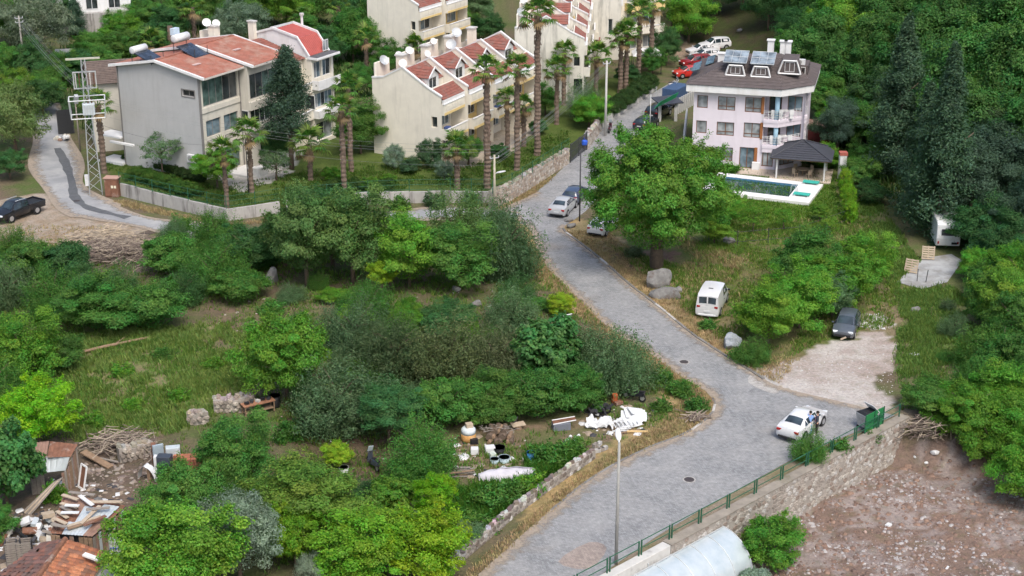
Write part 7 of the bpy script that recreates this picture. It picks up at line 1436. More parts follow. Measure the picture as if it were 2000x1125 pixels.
plant('broad', 'fresh', 800, 560, 6.6, 6.0, 'bright tree in the middle of the roadside clump', clear=.5); plant('broad', 'green', 900, 562, 6.2, 5.4, 'rounded green tree in the roadside clump', clear=.5); plant('feather', (.08, .13, .04), 900, 500, 7.2, 5.6, 'feathery tree behind the roadside clump', 'shrub', 'bush', trunk='multi'); plant('feather', 'greyg', 990, 540, 6.4, 6.0, 'grey feathery shrub at the bend of the road', 'shrub', 'bush', trunk='multi'); plant('feather', 'greyg', 960, 470, 5.2, 3.8, 'grey shrub below the lamp pole', 'shrub', 'bush', trunk='multi'); plant('feather', 'deep', 1010, 590, 3.6, 2.2, 'low dark bush at the verge below the bend', 'shrub', 'bush', trunk='multi')
plant('citrus', 'yell', 748, 582, 2.5, 3.4, 'young yellow green tree standing alone on the bank', clear=1.3, trunk='thin')
for k, (x, y, w, h, c, kd) in enumerate(((330, 530, 5.2, 3.4, 'green', 'bush'), (420, 560, 6.0, 4.0, 'green', 'feather'), (490, 530, 5.0, 4.2, 'deep', 'broad'), (470, 590, 4.6, 3.0, 'green', 'bush'), (360, 590, 4.4, 2.8, 'deep', 'feather'), (300, 640, 5.6, 3.6, 'green', 'bush'), (200, 640, 6.2, 4.0, 'green', 'broad'), (235, 590, 4.0, 3.0, 'deep', 'feather'), (110, 620, 5.2, 4.2, 'green', 'feather'), (130, 545, 4.6, 3.2, 'deep', 'bush'), (60, 545, 5.0, 3.6, 'green', 'bush'), (20, 600, 4.6, 4.0, 'greyg', 'feather'), (30, 500, 4.2, 2.6, 'green', 'feather'), (560, 500, 4.4, 3.6, 'deep', 'feather'), (420, 475, 4.8, 3.2, 'green', 'feather'), (340, 470, 3.0, 2.0, 'greyg', 'feather'))):
    plant(kd, c, x, y, w, h, ['first bush right of the burnt heap, below the lane', 'wide feathery bush right of the burnt heap', 'dark leafy bush tree left of the tall clump', 'low bush beside the upright grey rock', 'dark feathery bush at the right end of the left thicket', 'rounded bush at the lower right of the left thicket', 'large bush in the lower middle of the left thicket', 'dark bush just below the burnt heap', 'feathery bush at the lower left of the thicket', 'dark bush left of the burnt heap', 'bush at the upper left below the pickup', 'grey feathery bush cut by the left edge', 'low bush nearest the black pickup', 'dark feathery bush at the foot of the tall clump', 'feathery bush beside the lane below the garden wall corner', 'small grey shrub at the lane edge above the dead branches'][k], 'shrub', 'bush', trunk='multi', group='bushes of the left thicket')
plant('broad', 'fresh', 50, 745, 6.0, 5.0, 'bright green bush tree at the left edge', 'shrub', 'bush', trunk='multi'); plant('bush', 'green', 110, 720, 4.0, 2.4, 'low bush right of the bright left edge tree', 'shrub', 'bush', trunk='multi'); plant('feather', 'green', -5, 800, 4.5, 4.0, 'bush cut by the left edge beside the round citrus', 'shrub', 'bush', trunk='multi')
plant('citrus', 'citrus', 78, 868, 4.9, 4.9, 'round bright lime green citrus tree on the grass', clear=.4, var=0); plant('fig', 'fig', 15, 985, 4.6, 5.2, 'dark fig tree at the left edge of the farmyard', clear=.4); plant('broad', 'green', -15, 1060, 2.6, 2.6, 'low green bush cut by the left edge', 'shrub', 'bush', trunk='multi'); plant('weed', 'fresh', 105, 978, 1.8, 1.2, 'weed patch beside the white frame', 'weed', 'weed', trunk='multi')
# ------------------------------------------------------------------ right of the road
plant('big', (.082, .178, .03), 1282, 524, 10.8, 11.8, 'huge leafy tree shading the parked cars at the bend', clear=1.2, trunk='stout')
for k, (x, y, w, h, c, kd, lb) in enumerate(((1500, 672, 4.8, 4.6, 'fresh', 'broad', 'bright tree at the near end of the field clump'), (1560, 640, 5.0, 5.0, 'fresh', 'broad', 'bright tree in the middle of the field clump'), (1640, 600, 5.4, 4.6, 'fresh', 'broad', 'bright tree at the far right of the field clump'), (1570, 560, 5.2, 4.8, 'green', 'broad', 'green tree at the back of the field clump'), (1690, 560, 4.8, 4.6, (.11, .2, .03), 'broad', 'yellowish tree by the right track'), (1625, 622, 3.6, 3.8, 'greyg', 'olive', 'grey green tree behind the old grey hatchback'), (1470, 640, 2.6, 2.6, 'green', 'feather', 'low bush left of the field clump'), (1470, 705, 3.4, 1.6, 'green', 'feather', 'weedy bush below the field clump at the verge'))):
    plant(kd, c, x, y, w, h, lb, 'tree' if h > 3 else 'shrub', 'tree' if h > 3 else 'bush', clear=.3 if h > 3 else 0, trunk='mid' if h > 3 else 'multi')
for k, (x, y, w, h) in enumerate(((1412, 440, 3.0, 2.8), (1440, 425, 2.2, 2.4), (1470, 455, 2.4, 3.0), (1395, 478, 3.0, 2.6), (1530, 450, 1.6, 2.2), (1620, 470, 1.6, 2.4), (1600, 430, 1.6, 1.6))):
    plant(('broad', 'sparse')[k in (1, 2, 4, 5)], ('fresh', (.13, .2, .03))[k % 2], x, y, w, h, ['leafy young tree left in front of the pool', "thin young tree at the pool's left corner", 'thin tall young tree before the pool', 'young tree left of the wire fence', 'thin sapling before the middle of the pool', 'thin sapling below the hedge row', "small young tree at the pool's right corner"][k], 'young_tree', 'tree', clear=.5, trunk='thin', group='young trees in the pool garden')
plant('citrus', (.075, .16, .025), 1505, 1102, 4.0, 3.3, 'round clipped green bush beside the plastic tunnel', 'shrub', 'bush', trunk='multi', ground=P(1505, 1098, LOT)); plant('fig', 'olive', 1478, 1160, 1.8, 1.4, 'grey leaved plant at the bottom edge by the tunnel', 'shrub', 'bush', trunk='multi', ground=P(1478, 1150, LOT)); plant('feather', 'green', 1580, 898, 2.6, 2.0, 'weedy bush growing through the railing by the white car', 'shrub', 'bush', trunk='multi')
for k, (x, y, w, h, c, kd) in enumerate(((1808, 806, 3.4, 2.4, 'green', 'bush'), (1885, 778, 3.6, 2.6, 'green', 'feather'), (1880, 850, 4.6, 4.0, 'fresh', 'broad'), (1940, 830, 5.0, 4.4, 'fresh', 'broad'), (1930, 900, 4.6, 4.2, 'fresh', 'broad'), (1990, 900, 5.2, 5.2, 'fresh', 'broad'), (2010, 980, 5.0, 5.0, 'fresh', 'broad'), (1915, 725, 4.4, 3.2, 'green', 'feather'), (1862, 655, 2.6, 1.8, 'greyg', 'feather'), (1950, 740, 5.0, 4.0, 'green', 'bush'), (1990, 700, 5.2, 4.8, 'green', 'broad'), (1935, 640, 4.4, 3.6, 'green', 'broad'), (1960, 650, 5.4, 5.0, (.1, .19, .03), 'broad'), (1935, 585, 4.2, 3.4, 'green', 'bush'), (1990, 590, 5.2, 4.8, 'fresh', 'broad'), (1908, 545, 3.4, 2.8, 'fresh', 'broad'), (1960, 530, 5.2, 4.6, 'deep', 'broad'), (1850, 605, 1.6, 1.0, 'greyg', 'feather'), (1845, 705, 1.6, .8, 'green', 'feather'), (2030, 790, 5.2, 5.0, 'green', 'broad'), (1815, 748, 1.8, .8, 'green', 'weed'))):
    plant(kd, c, x, y, w, h, ['bush nearest the green board past the wall end', 'feathery bush behind the one at the wall end', 'bright leafy bush over the bare branches at the lot corner', 'bright bush above the lower lot, middle of the row', 'bright bush hanging over the litter of the lower lot', 'bright tall bush over the right edge of the lower lot', 'bright bush at the right edge low over the lot', 'feathery bush on the slope right of the gravel ground', 'small grey bush by the dark stone at the track', 'broad bush in the middle of the right slope', 'leafy bush high on the right slope at the edge', 'leafy bush below the concrete pad', 'yellowish tall bush on the slope below the pines', 'low bush right of the concrete pad', 'bright tall bush at the right edge below the pines', 'bright bush touching the concrete pad', 'dark bush under the pines at the right edge', 'grey shrub beside the track below the pad', 'low weedy bush at the white board by the track', 'tall bush cut by the right edge above the lot', 'weed bush at the far corner of the gravel ground'][k], 'shrub', 'bush', trunk='multi', group='bushes on the right slope')
# hedge by the gazebo and box hedges
for k, (x, y) in enumerate(((1650, 372), (1653, 388), (1656, 404), (1658, 420), (1660, 436))): plant('citrus', (.14, .23, .025), x, y, 1.5, 2.4, ['hedge shrub nearest the white pier', 'second hedge shrub from the white pier', 'third hedge shrub from the white pier', 'fourth hedge shrub from the white pier', 'last hedge shrub of the row beyond the gazebo'][k], 'hedge_shrub', 'hedge', trunk='multi', group='hedge row beyond the gazebo')
def hedge(label, a, b, w, h, col):
    a, b = G(*a), G(*b); n = max(2, int(math.dist(a[:2], b[:2])/(w*.55))); t = thing('hedge', label, 'hedge', a)
    for k in range(n):
        q = Vector(a).lerp(Vector(b), (k+.5)/n); o = link('hedge_plant', VM['bush'][k % 3], t); o.location = q-Vector(a)-Vector((0, 0, .1)); s = w/4.0; o.scale = (s*1.1, s, h/2.5); o.rotation_euler = (0, 0, k*1.7); o.color = (*col, 1)
hedge('clipped green hedge along the villa wall', (1372, 332), (1438, 340), 1.3, 1.0, (.045, .1, .02)); hedge('dark low hedge along the foot of the grey end wall', (250, 312), (398, 358), 1.2, 1.1, (.035, .07, .02)); hedge('hedge of bright shrubs behind the garden wall of the grey block', (262, 350), (380, 385), 1.7, 1.5, (.07, .15, .03)); hedge('row of shrubs inside the fence of the palm lawn', (640, 372), (760, 372), 1.6, 1.3, (.06, .12, .03)); hedge('hedge over the wall of the upper street', (1185, 236), (1275, 172), 2.0, 2.2, (.05, .1, .03)); hedge('bushy hedge behind the gazebo', (1575, 322), (1640, 328), 1.5, 1.2, (.06, .12, .03))
# ------------------------------------------------------------------ garden trees
plant('conifer', 'pine', 570, 330, 6.2, 13.0, 'dark pine with bare trunk before the grey block', clear=3.6, trunk='tall'); plant('sparse', 'greyg', 318, 345, 4.0, 4.4, 'thin mimosa tree before the grey end wall', clear=1.4, trunk='thin'); plant('broad', 'fresh', 425, 368, 4.4, 4.0, 'small bright tree at the corner of the grey block', clear=.8)
for k, (kd, c, x, y, w, h, lb) in enumerate((('broad', 'green', 705, 300, 4.8, 5.6, 'green tree between the grey block and the cream terrace'), ('olive', 'olive', 770, 330, 2.6, 2.8, 'silver leaved shrub before the cream end wall'), ('broad', 'dark', 840, 328, 2.8, 3.0, 'dark round shrub at the corner of the cream terrace'), ('broad', 'green', 915, 322, 3.6, 3.2, 'green shrub before the first balconies'), ('olive', 'olive', 868, 350, 1.8, 2.2, 'small silver shrub by the palm on the lawn'), ('fig', 'deep', 975, 310, 2.0, 1.6, 'dark agave like plant on the palm lawn'), ('broad', 'dark', 800, 338, 2.2, 1.6, 'low dark shrub below the silver one'), ('sparse', 'greyg', 540, 352, 3.2, 3.2, 'thin twiggy shrub on the lawn of the grey block'), ('broad', 'deep', 540, 315, 3.4, 3.6, 'dark shrub at the terrace of the grey block'), ('citrus', 'fresh', 725, 372, 1.8, 1.6, 'round bright shrub by the fence'), ('citrus', 'fresh', 760, 364, 1.6, 1.4, 'second round bright shrub by the fence'), ('citrus', 'fresh', 650, 352, 1.8, 1.6, 'round bright shrub on the lawn below the palms'), ('broad', 'fresh', 1150, 250, 4.6, 4.0, 'bright tree beside the upper street gate'), ('feather', 'greyg', 1140, 232, 4.4, 4.4, 'grey feathery tree behind the garden gate'), ('broad', 'green', 1065, 225, 3.6, 3.6, 'green shrub at the far end of the cream terrace'), ('broad', 'deep', 1300, 128, 4.0, 5.0, 'dark tree at the top of the upper street'), ('broad', 'fresh', 1345, 82, 7.0, 7.5, 'bright tree above the parked red cars'), ('broad', 'deep', 1225, 172, 3.4, 3.2, 'bush by the tall pair of palms'), ('broad', 'green', 1275, 148, 3.2, 3.6, 'bush at the top of the street wall'), ('bush', 'deep', 1050, 262, 2.4, 1.8, 'low shrub at the far lawn'), ('broad', 'green', 1000, 240, 3.0, 3.0, 'shrub between the cream terraces'))):
    plant(kd, c, x, y, w, h, lb, 'tree' if h > 3 else 'shrub', 'tree' if h > 3 else 'shrub', clear=.5 if h > 3 else 0, trunk='mid' if h > 3 else 'multi')
# flower bush
# left side trees along the lane
for k, (kd, c, x, y, w, h, lb) in enumerate((('olive', (.1, .14, .05), 32, 300, 7.0, 8.2, 'drooping yellow green tree at the left edge of the lane'), ('broad', (.12, .19, .03), 45, 215, 5.0, 4.4, 'yellow green tree up the lane'), ('broad', 'deep', 85, 225, 4.2, 4.0, 'dark leafy bush beside the lane'), ('broad', 'deep', 20, 350, 3.6, 3.2, 'dark bush at the left edge above the pickup'), ('olive', (.1, .125, .08), 75, 120, 8.0, 9.0, 'tall grey green tree at the top left'), ('conifer', 'pine', 150, 75, 3.6, 5.5, 'small dark conifer before the white wall'), ('broad', 'green', 20, 90, 6.0, 6.0, 'dark green tree at the top left corner'), ('broad', 'deep', 215, 280, 3.6, 5.0, 'dark tree behind the grey end wall'), ('broad', 'green', 185, 215, 4.4, 4.4, 'bush behind the pylon'), ('feather', 'greyg', 140, 225, 3.0, 2.4, 'low shrub by the dark screen'))):
    plant(kd, c, x, y, w, h, lb, 'tree' if h > 3 else 'shrub', 'tree' if h > 3 else 'shrub', clear=.6 if h > 3 else 0, trunk='mid' if h > 3 else 'multi')
for k, (x, y, w, h, c) in enumerate(((95, 205, 4.4, 4.6, 'green'), (62, 165, 5.0, 5.2, 'deep'), (125, 165, 4.4, 4.0, 'green'), (10, 160, 5.0, 5.0, 'green'), (165, 165, 4.6, 4.6, 'deep'), (120, 60, 5.5, 5.5, 'deep'), (180, 120, 5.0, 4.2, 'green'), (30, 240, 4.2, 3.6, 'green'), (225, 235, 3.8, 4.0, 'deep'))):
    plant('broad' if k % 3 else 'olive', c, x, y, w, h, ('bushy tree beside the lane above the dark screen', 'dark tree below the hill pole', 'leafy tree left of the pylon top', 'tree at the left edge above the lane', 'dark tree right of the pylon top', 'dark tree left of the small conifer', 'tree below the pale stone slab', 'bush at the left edge of the upper lane', 'dark bush behind the porch of the grey block')[k], clear=.5)
# the wooded gap behind the grey block and between the rows
GAP = ((250, 130, 6, 5, 'green'), (205, 165, 5, 4.5, 'green'), (240, 95, 6, 5, 'fresh'), (290, 75, 6, 5.5, 'green'), (330, 105, 5.5, 6, 'deep'), (290, 130, 5, 5, 'deep'), (360, 55, 6, 6, 'green'), (420, 60, 6.5, 7, 'green'), (500, 45, 6.5, 6, 'green'), (560, 60, 6.5, 7, 'fresh'), (620, 50, 6, 6, 'green'), (540, 20, 7, 7, 'green'), (470, 15, 6.5, 6, 'fresh'), (400, 10, 6.5, 6, 'green'), (300, 20, 6.5, 6, 'green'), (240, 40, 5, 4, 'deep'), (690, 120, 6, 6.5, 'green'), (740, 110, 6.5, 7, 'green'), (780, 80, 6, 6, 'deep'), (690, 60, 6, 6, 'deep'), (650, 20, 6.5, 7, 'green'), (760, 150, 4.5, 4.5, 'green'), (700, 190, 4.0, 4.0, 'green'), (830, 100, 4.5, 4.5, 'deep'), (900, 80, 5, 5, 'green'), (930, 50, 6, 6, 'greyg'), (955, 85, 4.6, 4.2, 'deep'), (905, 20, 5, 5, 'deep'), (600, 100, 5, 5, 'green'), (640, 130, 4.6, 4.8, 'deep'))
ORD_G = 'first second third fourth fifth sixth seventh eighth ninth tenth eleventh twelfth thirteenth fourteenth fifteenth sixteenth seventeenth eighteenth nineteenth twentieth twenty-first twenty-second twenty-third twenty-fourth twenty-fifth twenty-sixth twenty-seventh twenty-eighth twenty-ninth thirtieth'.split()
for k, (x, y, w, h, c) in enumerate(GAP):
    plant('broad' if k % 4 else 'forest', c, x, y, w, h, ORD_G[sorted(q[0]+q[1]*.001 for q in GAP).index(x+y*.001)]+' leafy tree from the left in the wooded gap behind the blocks', 'tree', 'tree', clear=.6, group='trees in the gap behind the blocks')
plant('olive', (.11, .14, .09), 470, 95, 6.5, 7.0, 'large silvery tree behind the red roof', clear=.8); plant('olive', (.11, .14, .09), 430, 110, 4.5, 5.0, 'smaller silvery tree behind the red roof', clear=.6)
# ------------------------------------------------------------------ forest on the right slope
plant('cypress', 'cyp', 1748, 345, 7.4, 16.6, 'tall dark cypress tree, the farther of the pair', trunk='tall', var=0); plant('cypress', 'cyp', 1828, 468, 7.2, 18.0, 'tall dark cypress tree, nearest the caravan', trunk='tall', var=1); plant('cypress', 'cyp', 1795, 420, 6.0, 13.0, 'shorter dark conifer between the two cypresses', trunk='tall', var=0)
plant('pine', (.06, .09, .06), 1635, 300, 5.0, 6.5, 'silvery pine behind the gazebo', clear=.8); plant('pine', 'pine', 1890, 450, 8.0, 9.0, 'leaning dark pine right of the caravan', clear=2.5, trunk='tall'); plant('pine', 'pine', 1960, 430, 9.0, 9.5, 'broad dark pine at the right edge', clear=2.5, trunk='tall')
ORD = 'first second third fourth fifth sixth seventh eighth ninth tenth eleventh twelfth thirteenth fourteenth fifteenth sixteenth seventeenth eighteenth nineteenth twentieth twenty-first twenty-second twenty-third twenty-fourth twenty-fifth twenty-sixth twenty-seventh twenty-eighth twenty-ninth thirtieth'.split()
FT = [(1610, 240, 6, 5.5, 'forest', 'green'), (1650, 200, 7.5, 8, 'forest', 'forest'), (1700, 190, 8, 9, 'forest', 'forest'), (1600, 170, 8, 9, 'forest', 'forest'), (1650, 130, 9, 10, 'forest', 'fresh'), (1720, 120, 9, 10, 'forest', 'forest'), (1560, 110, 7, 7, 'pine', 'deep'), (1600, 70, 8, 9, 'pine', 'dark'), (1690, 60, 9, 10, 'pine', 'dark'), (1800, 190, 9, 10, 'forest', 'forest'), (1860, 160, 10, 11, 'forest', 'forest'), (1930, 190, 10, 11, 'forest', 'forest'), (2000, 170, 10, 11, 'forest', 'forest'), (1900, 260, 10, 12, 'forest', 'forest'), (1970, 290, 10, 12, 'forest', 'forest'), (2040, 280, 10, 12, 'forest', 'forest'), (1880, 340, 9, 10, 'forest', 'forest'), (1950, 370, 8, 8, 'pine', 'dark'), (2020, 390, 9, 10, 'forest', 'forest'), (1800, 80, 9, 11, 'pine', 'dark'), (1870, 50, 10, 12, 'pine', 'dark'), (1950, 60, 10, 12, 'pine', 'dark'), (2020, 60, 10, 12, 'pine', 'dark'), (1760, 20, 10, 12, 'pine', 'dark'), (1660, 10, 9, 11, 'pine', 'dark'), (1560, 20, 8, 10, 'pine', 'dark'), (1500, 60, 7, 8, 'pine', 'deep'), (1450, 20, 7, 8, 'pine', 'deep'), (1400, 30, 6, 7, 'pine', 'deep'), (1680, 290, 6, 5, 'forest', 'green'), (1700, 340, 4.5, 3.6, 'broad', 'green'), (1730, 250, 7, 7, 'forest', 'deep'), (1550, 150, 6, 6, 'broad', 'green'), (1600, 130, 6, 7, 'forest', 'forest'), (1850, 420, 7, 7, 'pine', 'pine'), (1920, 500, 6, 5, 'broad', 'deep'), (1990, 500, 7, 6.5, 'pine', 'pine'), (2060, 480, 8, 8, 'pine', 'pine'), (1700, 400, 3.5, 2.4, 'bush', 'deep'), (1680, 360, 3.6, 2.8, 'bush', 'green'), (1350, 40, 5, 6, 'broad', 'green'), (1750, 280, 6, 6, 'pine', 'dark'), (1830, 250, 8, 9, 'forest', 'deep'), (1640, 260, 4.5, 4, 'broad', 'fresh'), (1610, 330, 3.0, 2.6, 'broad', 'fresh'), (1680, 250, 5, 4.5, 'broad', 'fresh'), (2060, 200, 10, 12, 'forest', 'forest'), (1940, 20, 10, 12, 'pine', 'dark')]
for k, (x, y, w, h, kd, c) in enumerate(FT):
    o_ = ORD[sorted(q[0]+q[1]*.001 for q in FT if (q[4] if q[4] in ('pine', 'forest') else '') == (kd if kd in ('pine', 'forest') else '')).index(x+y*.001)]+' from the left, '; lb = o_+{'pine': 'dark pine of the wood on the hillside at the right', 'forest': 'tall broadleaf tree of the wood on the hillside at the right'}.get(kd, 'low leafy tree at the foot of the wooded hillside'); plant(kd, c, x, y, w, h, lb, 'forest_tree' if kd != 'pine' else 'pine_tree', 'tree', clear=.8 if h > 4 else 0, trunk='tall' if h > 6 else 'mid', group='trees of the hillside wood')
rs_ = random.Random(77); lab = 'distant tree of the wood beyond the visible slope'
for k in range(46):
    x, y = rs_.uniform(40, 110), rs_.uniform(195, 300); p = (x, y, Tz(x, y)); kd = 'pine' if rs_.random() < .6 else 'forest'; plant(kd, 'dark' if kd == 'pine' else 'forest', 0, 0, rs_.uniform(8, 11), rs_.uniform(9, 13), lab, 'pine_tree' if kd == 'pine' else 'forest_tree', 'tree', clear=1, trunk='tall', group='far trees of the hillside wood', ground=p)
for k in range(34):
    x, y = rs_.uniform(-85, 35), rs_.uniform(236, 285); p = (x, y, Tz(x, y)); plant('forest' if k % 3 else 'pine', ('green', 'forest', 'deep')[k % 3], 0, 0, rs_.uniform(7, 10), rs_.uniform(7, 11), 'far tree behind the buildings at the top of the view', 'forest_tree', 'tree', clear=.8, trunk='tall', group='far trees behind the buildings', ground=p)
# leaning bare trunk on the right slope
lt = thing('leaning_trunk', 'bare leaning trunk right of the caravan', 'tree trunk', G(1880, 430)); MB().tube([(0, 0, 0), (1.5, .4, 1.2), (3.2, .6, 3.2)], [.32, .26, .2], 8).build('trunk', bark, lt, True, True); MB().tube([(2.2, .5, 2.0), (2.6, .2, 3.4)], [.14, .05], 6).build('branch', bark, lt, True, True)
st_ = thing('stump_post', 'cut dark palm stump behind the red roof', 'stump', G(334, 118)); MB().tube([(0, 0, 0), (.1, 0, 2.5), (.2, 0, 4.6)], [.4, .38, .36], 9).build('trunk', bark, st_, True, True)

# ------------------------------------------------------------------ palms: trunk, dead skirt and single fan leaves
def frond_mesh(seed, L=1.15, fan=.85, nb=13):
    rs = random.Random(seed); m = MB(); a = Vector((0, 0, 0)); tip = Vector((L, 0, .12)); m.poly([(0, -.03, 0), (L, -.02, .12), (L, .02, .12), (0, .03, 0)])
    v = [1, 1, 1, 1]
    for k in range(nb):
        t = (k/(nb-1)-.5)*2; an = t*1.75; r = fan*(1-.15*abs(t))*rs.uniform(.85, 1.1); d = Vector((math.cos(an), math.sin(an), 0)); s = Vector((-d.y, d.x, 0))*.075
        p1 = tip+d*r*.55+Vector((0, 0, .05-.08*abs(t))); p2 = tip+d*r+Vector((0, 0, -.25-.12*rs.random())); m.poly([tip, p1-s, p2, p1+s]); v += [rs.random()]*4
    V = np.array(m.v); F = np.arange(len(V)).reshape(-1, 4); vv = np.array(v, float); vv[:4] = .5
    return mesh_np('frond', V, F, LEAF, {'v': vv, 'h': np.full(len(V), rs.random())})
FRO = [frond_mesh(i) for i in range(4)]
def palm_trunk(seed, H, r):
    rs = random.Random(seed); m = MB(); n = max(6, int(H/.22)); pts = [(.06*math.sin(i*.35+seed)*H*.06, .05*math.cos(i*.3+seed)*H*.05, -.2+(H+.2)*i/n) for i in range(n+1)]; rad = [r*(1.25-.35*i/n)*(1.13 if i % 2 else .93)*rs.uniform(.95, 1.05) for i in range(n+1)]; m.tube(pts, rad, 9)
    k = int(H/.12)
    for i in range(k):
        z = H*(.35+.65*rs.random()); a = rs.uniform(0, 6.28); q = r*1.05; m.hexa(*[[(math.cos(a+e)*(q+o), math.sin(a+e)*(q+o), z+dz) for e, o in ((-.18, 0), (.18, 0), (.14, .1), (-.14, .1))] for dz in (0, .16)])
    me = bpy.data.meshes.new('palm_trunk'); me.from_pydata(m.v, [], m.f); me.materials.append(bark_p); return me
def palm(label, px, py, pyc, s=1.0, r=.26, nf=26, col=(.12, .21, .05), lean=0.0, base=None):
    r *= .86; p = base or G(px, py); H = PYc(px, pyc, p[1])[2]-p[2]; t = thing('palm_tree', label, 'palm', p, 0, 'palms of the gardens'); t.rotation_euler = (0, lean, 0); q = link('trunk', palm_trunk(int(px), H, r), t); rs = random.Random(int(px*7+py))
    for k in range(nf):
        g = (k+.5)/nf; el = math.radians(78-112*g+rs.uniform(-9, 9)); az = k*2.39996+rs.uniform(-.2, .2); o = link('frond', FRO[k % 4], t); o.location = (0, 0, H-.1-.12*g); sc = s*rs.uniform(.85, 1.12); o.scale = (sc, sc, sc); o.rotation_euler = (rs.uniform(-.3, .3), -el, az); c = col if g < .86 else (.2, .16, .08); j = rs.uniform(.8, 1.25); o.color = (c[0]*j, c[1]*j, c[2]*j, 1)
    m = MB()
    for k in range(16): a = k*.4+rs.random(); m.poly([(math.cos(a-.2)*.12, math.sin(a-.2)*.12, H-.15), (math.cos(a+.2)*.12, math.sin(a+.2)*.12, H-.15), (math.cos(a+.12)*(r+.22), math.sin(a+.12)*(r+.22), H-.75-rs.random()*.7), (math.cos(a-.12)*(r+.22), math.sin(a-.12)*(r+.22), H-.75-rs.random()*.6)])
    m.build('dead_skirt', plain('dead_frond', (.22, .16, .1), .9, .3, 8), t, local=True)
for a in (('slim palm left of the pair before the cream units', 673, 378, 214, 1.0), ('palm right of the pair before the cream units', 686, 335, 172, 1.05), ('palm in the trees left of the cream terrace', 717, 150, 74, 1.15), ('palm at the top behind the grey block', 663, 90, 12, 1.2), ('palm left of two before the pale terrace at the top', 854, 92, 34, 1.15), ('palm right of two before the pale terrace at the top', 896, 90, 36, 1.1),
          ('thick tall palm nearest the concrete lamp pole', 952, 368, 138, 1.05, .34), ('tall palm right of the thick one', 1010, 332, 134, 1.0, .3), ('tallest palm of the lawn with long bare trunk', 1049, 303, 30, 1.25, .34), ('shorter dark palm between the tall ones', 991, 296, 192, .85), ('bushy short palm behind the tall ones', 1023, 286, 206, .8), ('palm at the far terrace, upper of two', 1101, 205, 102, 1.0), ('palm at the far terrace, lower of two', 1087, 243, 136, 1.0), ('low palm in front of the cream balconies', 893, 369, 286, 1.1, .28),
          ('tall palm left by the white canopy', 1246, 170, 24, 1.15, .3), ('tall palm right by the white canopy', 1271, 140, 10, 1.15, .3), ('left palm of the close pair on the upper street', 1211, 182, 74, 1.1, .3), ('right palm of the close pair on the upper street', 1222, 180, 62, 1.1, .3), ('palm in front of the yellow porch', 1164, 190, 110, 1.15), ('small palm at the top right of the street', 1314, 70, 20, 1.1),
          ('bright low palm at the corner of the grey block', 444, 408, 300, 1.05, .22), ('dark palm beside the thin black post', 492, 376, 262, 1.1, .24), ('short palm on the lawn below the pine', 607, 352, 284, 1.2), ('palm with thick brown trunk behind the pylon', 204, 338, 205, 1.1, .3), ('palm behind the dark tiled shed', 383, 110, 14, 1.3), ('palm low in the bushes left of the red roof', 300, 140, 80, 1.15), ('palm behind the red mansard roof', 592, 80, 36, 1.1), ('short palm behind the satellite dishes', 812, 130, 92, 1.1)):
    palm(*a)

# ------------------------------------------------------------------ grass and ground cover
pad_poly = [P(*q)[:2] for q in ((1752, 552), (1800, 566), (1850, 552), (1880, 510), (1858, 497), (1805, 505), (1768, 535))]
def tufts(name, label, polys, n, h, w, blades, col, seed, mat, dens=None, inv=None):
    rs = np.random.default_rng(seed); pts = []
    for poly, share in polys:
        pl = [p[:2] for p in GP(poly)] if not isinstance(poly, np.ndarray) else None; xs = [p[0] for p in pl]; ys = [p[1] for p in pl]; got = 0; want = int(n*share)
        while got < want:
            x = rs.uniform(min(xs), max(xs), 6000); y = rs.uniform(min(ys), max(ys), 6000); ok = inpoly(x, y, pl) & ~inpoly(x, y, road_poly) & (dline(x, y, lane_c) > 2.6) & ~inpoly(x, y, pad_poly)
            if dens is not None: ok &= fbm(x*.4, y*.4, dens) > rs.uniform(.3, .66, 6000)
            pts.append(np.stack([x[ok], y[ok]], 1)[:want-got]); got += len(pts[-1])
    pts = np.concatenate(pts); N = len(pts)*blades; b = np.repeat(pts, blades, 0); z = np.repeat(T(pts[:, 0], pts[:, 1]), blades); sc = np.repeat(rs.uniform(.55, 1.4, len(pts)), blades); a = rs.uniform(0, 6.283, N); r = rs.random(N)*w*2.2*sc; bx = b[:, 0]+np.cos(a)*r; by = b[:, 1]+np.sin(a)*r; H = h*sc*rs.uniform(.5, 1.2, N); lean = rs.uniform(.1, .75, N)*H; a2 = rs.uniform(0, 6.283, N); hw = w*.22*rs.uniform(.6, 1.4, N)
    V = np.stack([np.stack([bx-np.sin(a2)*hw, by+np.cos(a2)*hw, z-.03], 1), np.stack([bx+np.sin(a2)*hw, by-np.cos(a2)*hw, z-.03], 1), np.stack([bx+np.cos(a2)*lean*.5+np.sin(a2)*hw*.7, by+np.sin(a2)*lean*.5-np.cos(a2)*hw*.7, z+H*.65], 1), np.stack([bx+np.cos(a2)*lean, by+np.sin(a2)*lean, z+H], 1)], 1).reshape(-1, 3)
    tv = np.repeat(rs.random(len(pts)), blades); o = link(name, mesh_np(name, V, np.arange(N*4).reshape(N, 4), mat, {'v': np.repeat(.5*tv+.5*rs.random(N), 4), 'h': np.repeat(np.clip(.7*np.repeat(rs.random(len(pts)), blades)+.3*rs.random(N), 0, 1), 4)})); o.color = (*col, 1); return tag(o, label, 'grass', kind='stuff')
SCRUB = [(-60, 470), (300, 470), (560, 455), (1000, 440), (1060, 510), (1190, 650), (1330, 745), (1370, 800), (1150, 885), (830, 1150), (320, 1160), (330, 860), (60, 860), (-60, 900)]
tufts('scrub_grass', 'rough green grass and weeds over the scrub left of the road', [(SCRUB, .8), ([(60, 660), (330, 640), (520, 620), (480, 740), (430, 800), (330, 850), (150, 870), (90, 760)], .2)], 15000, .28, .14, 7, (.14, .23, .055), 1, LEAF, 71)
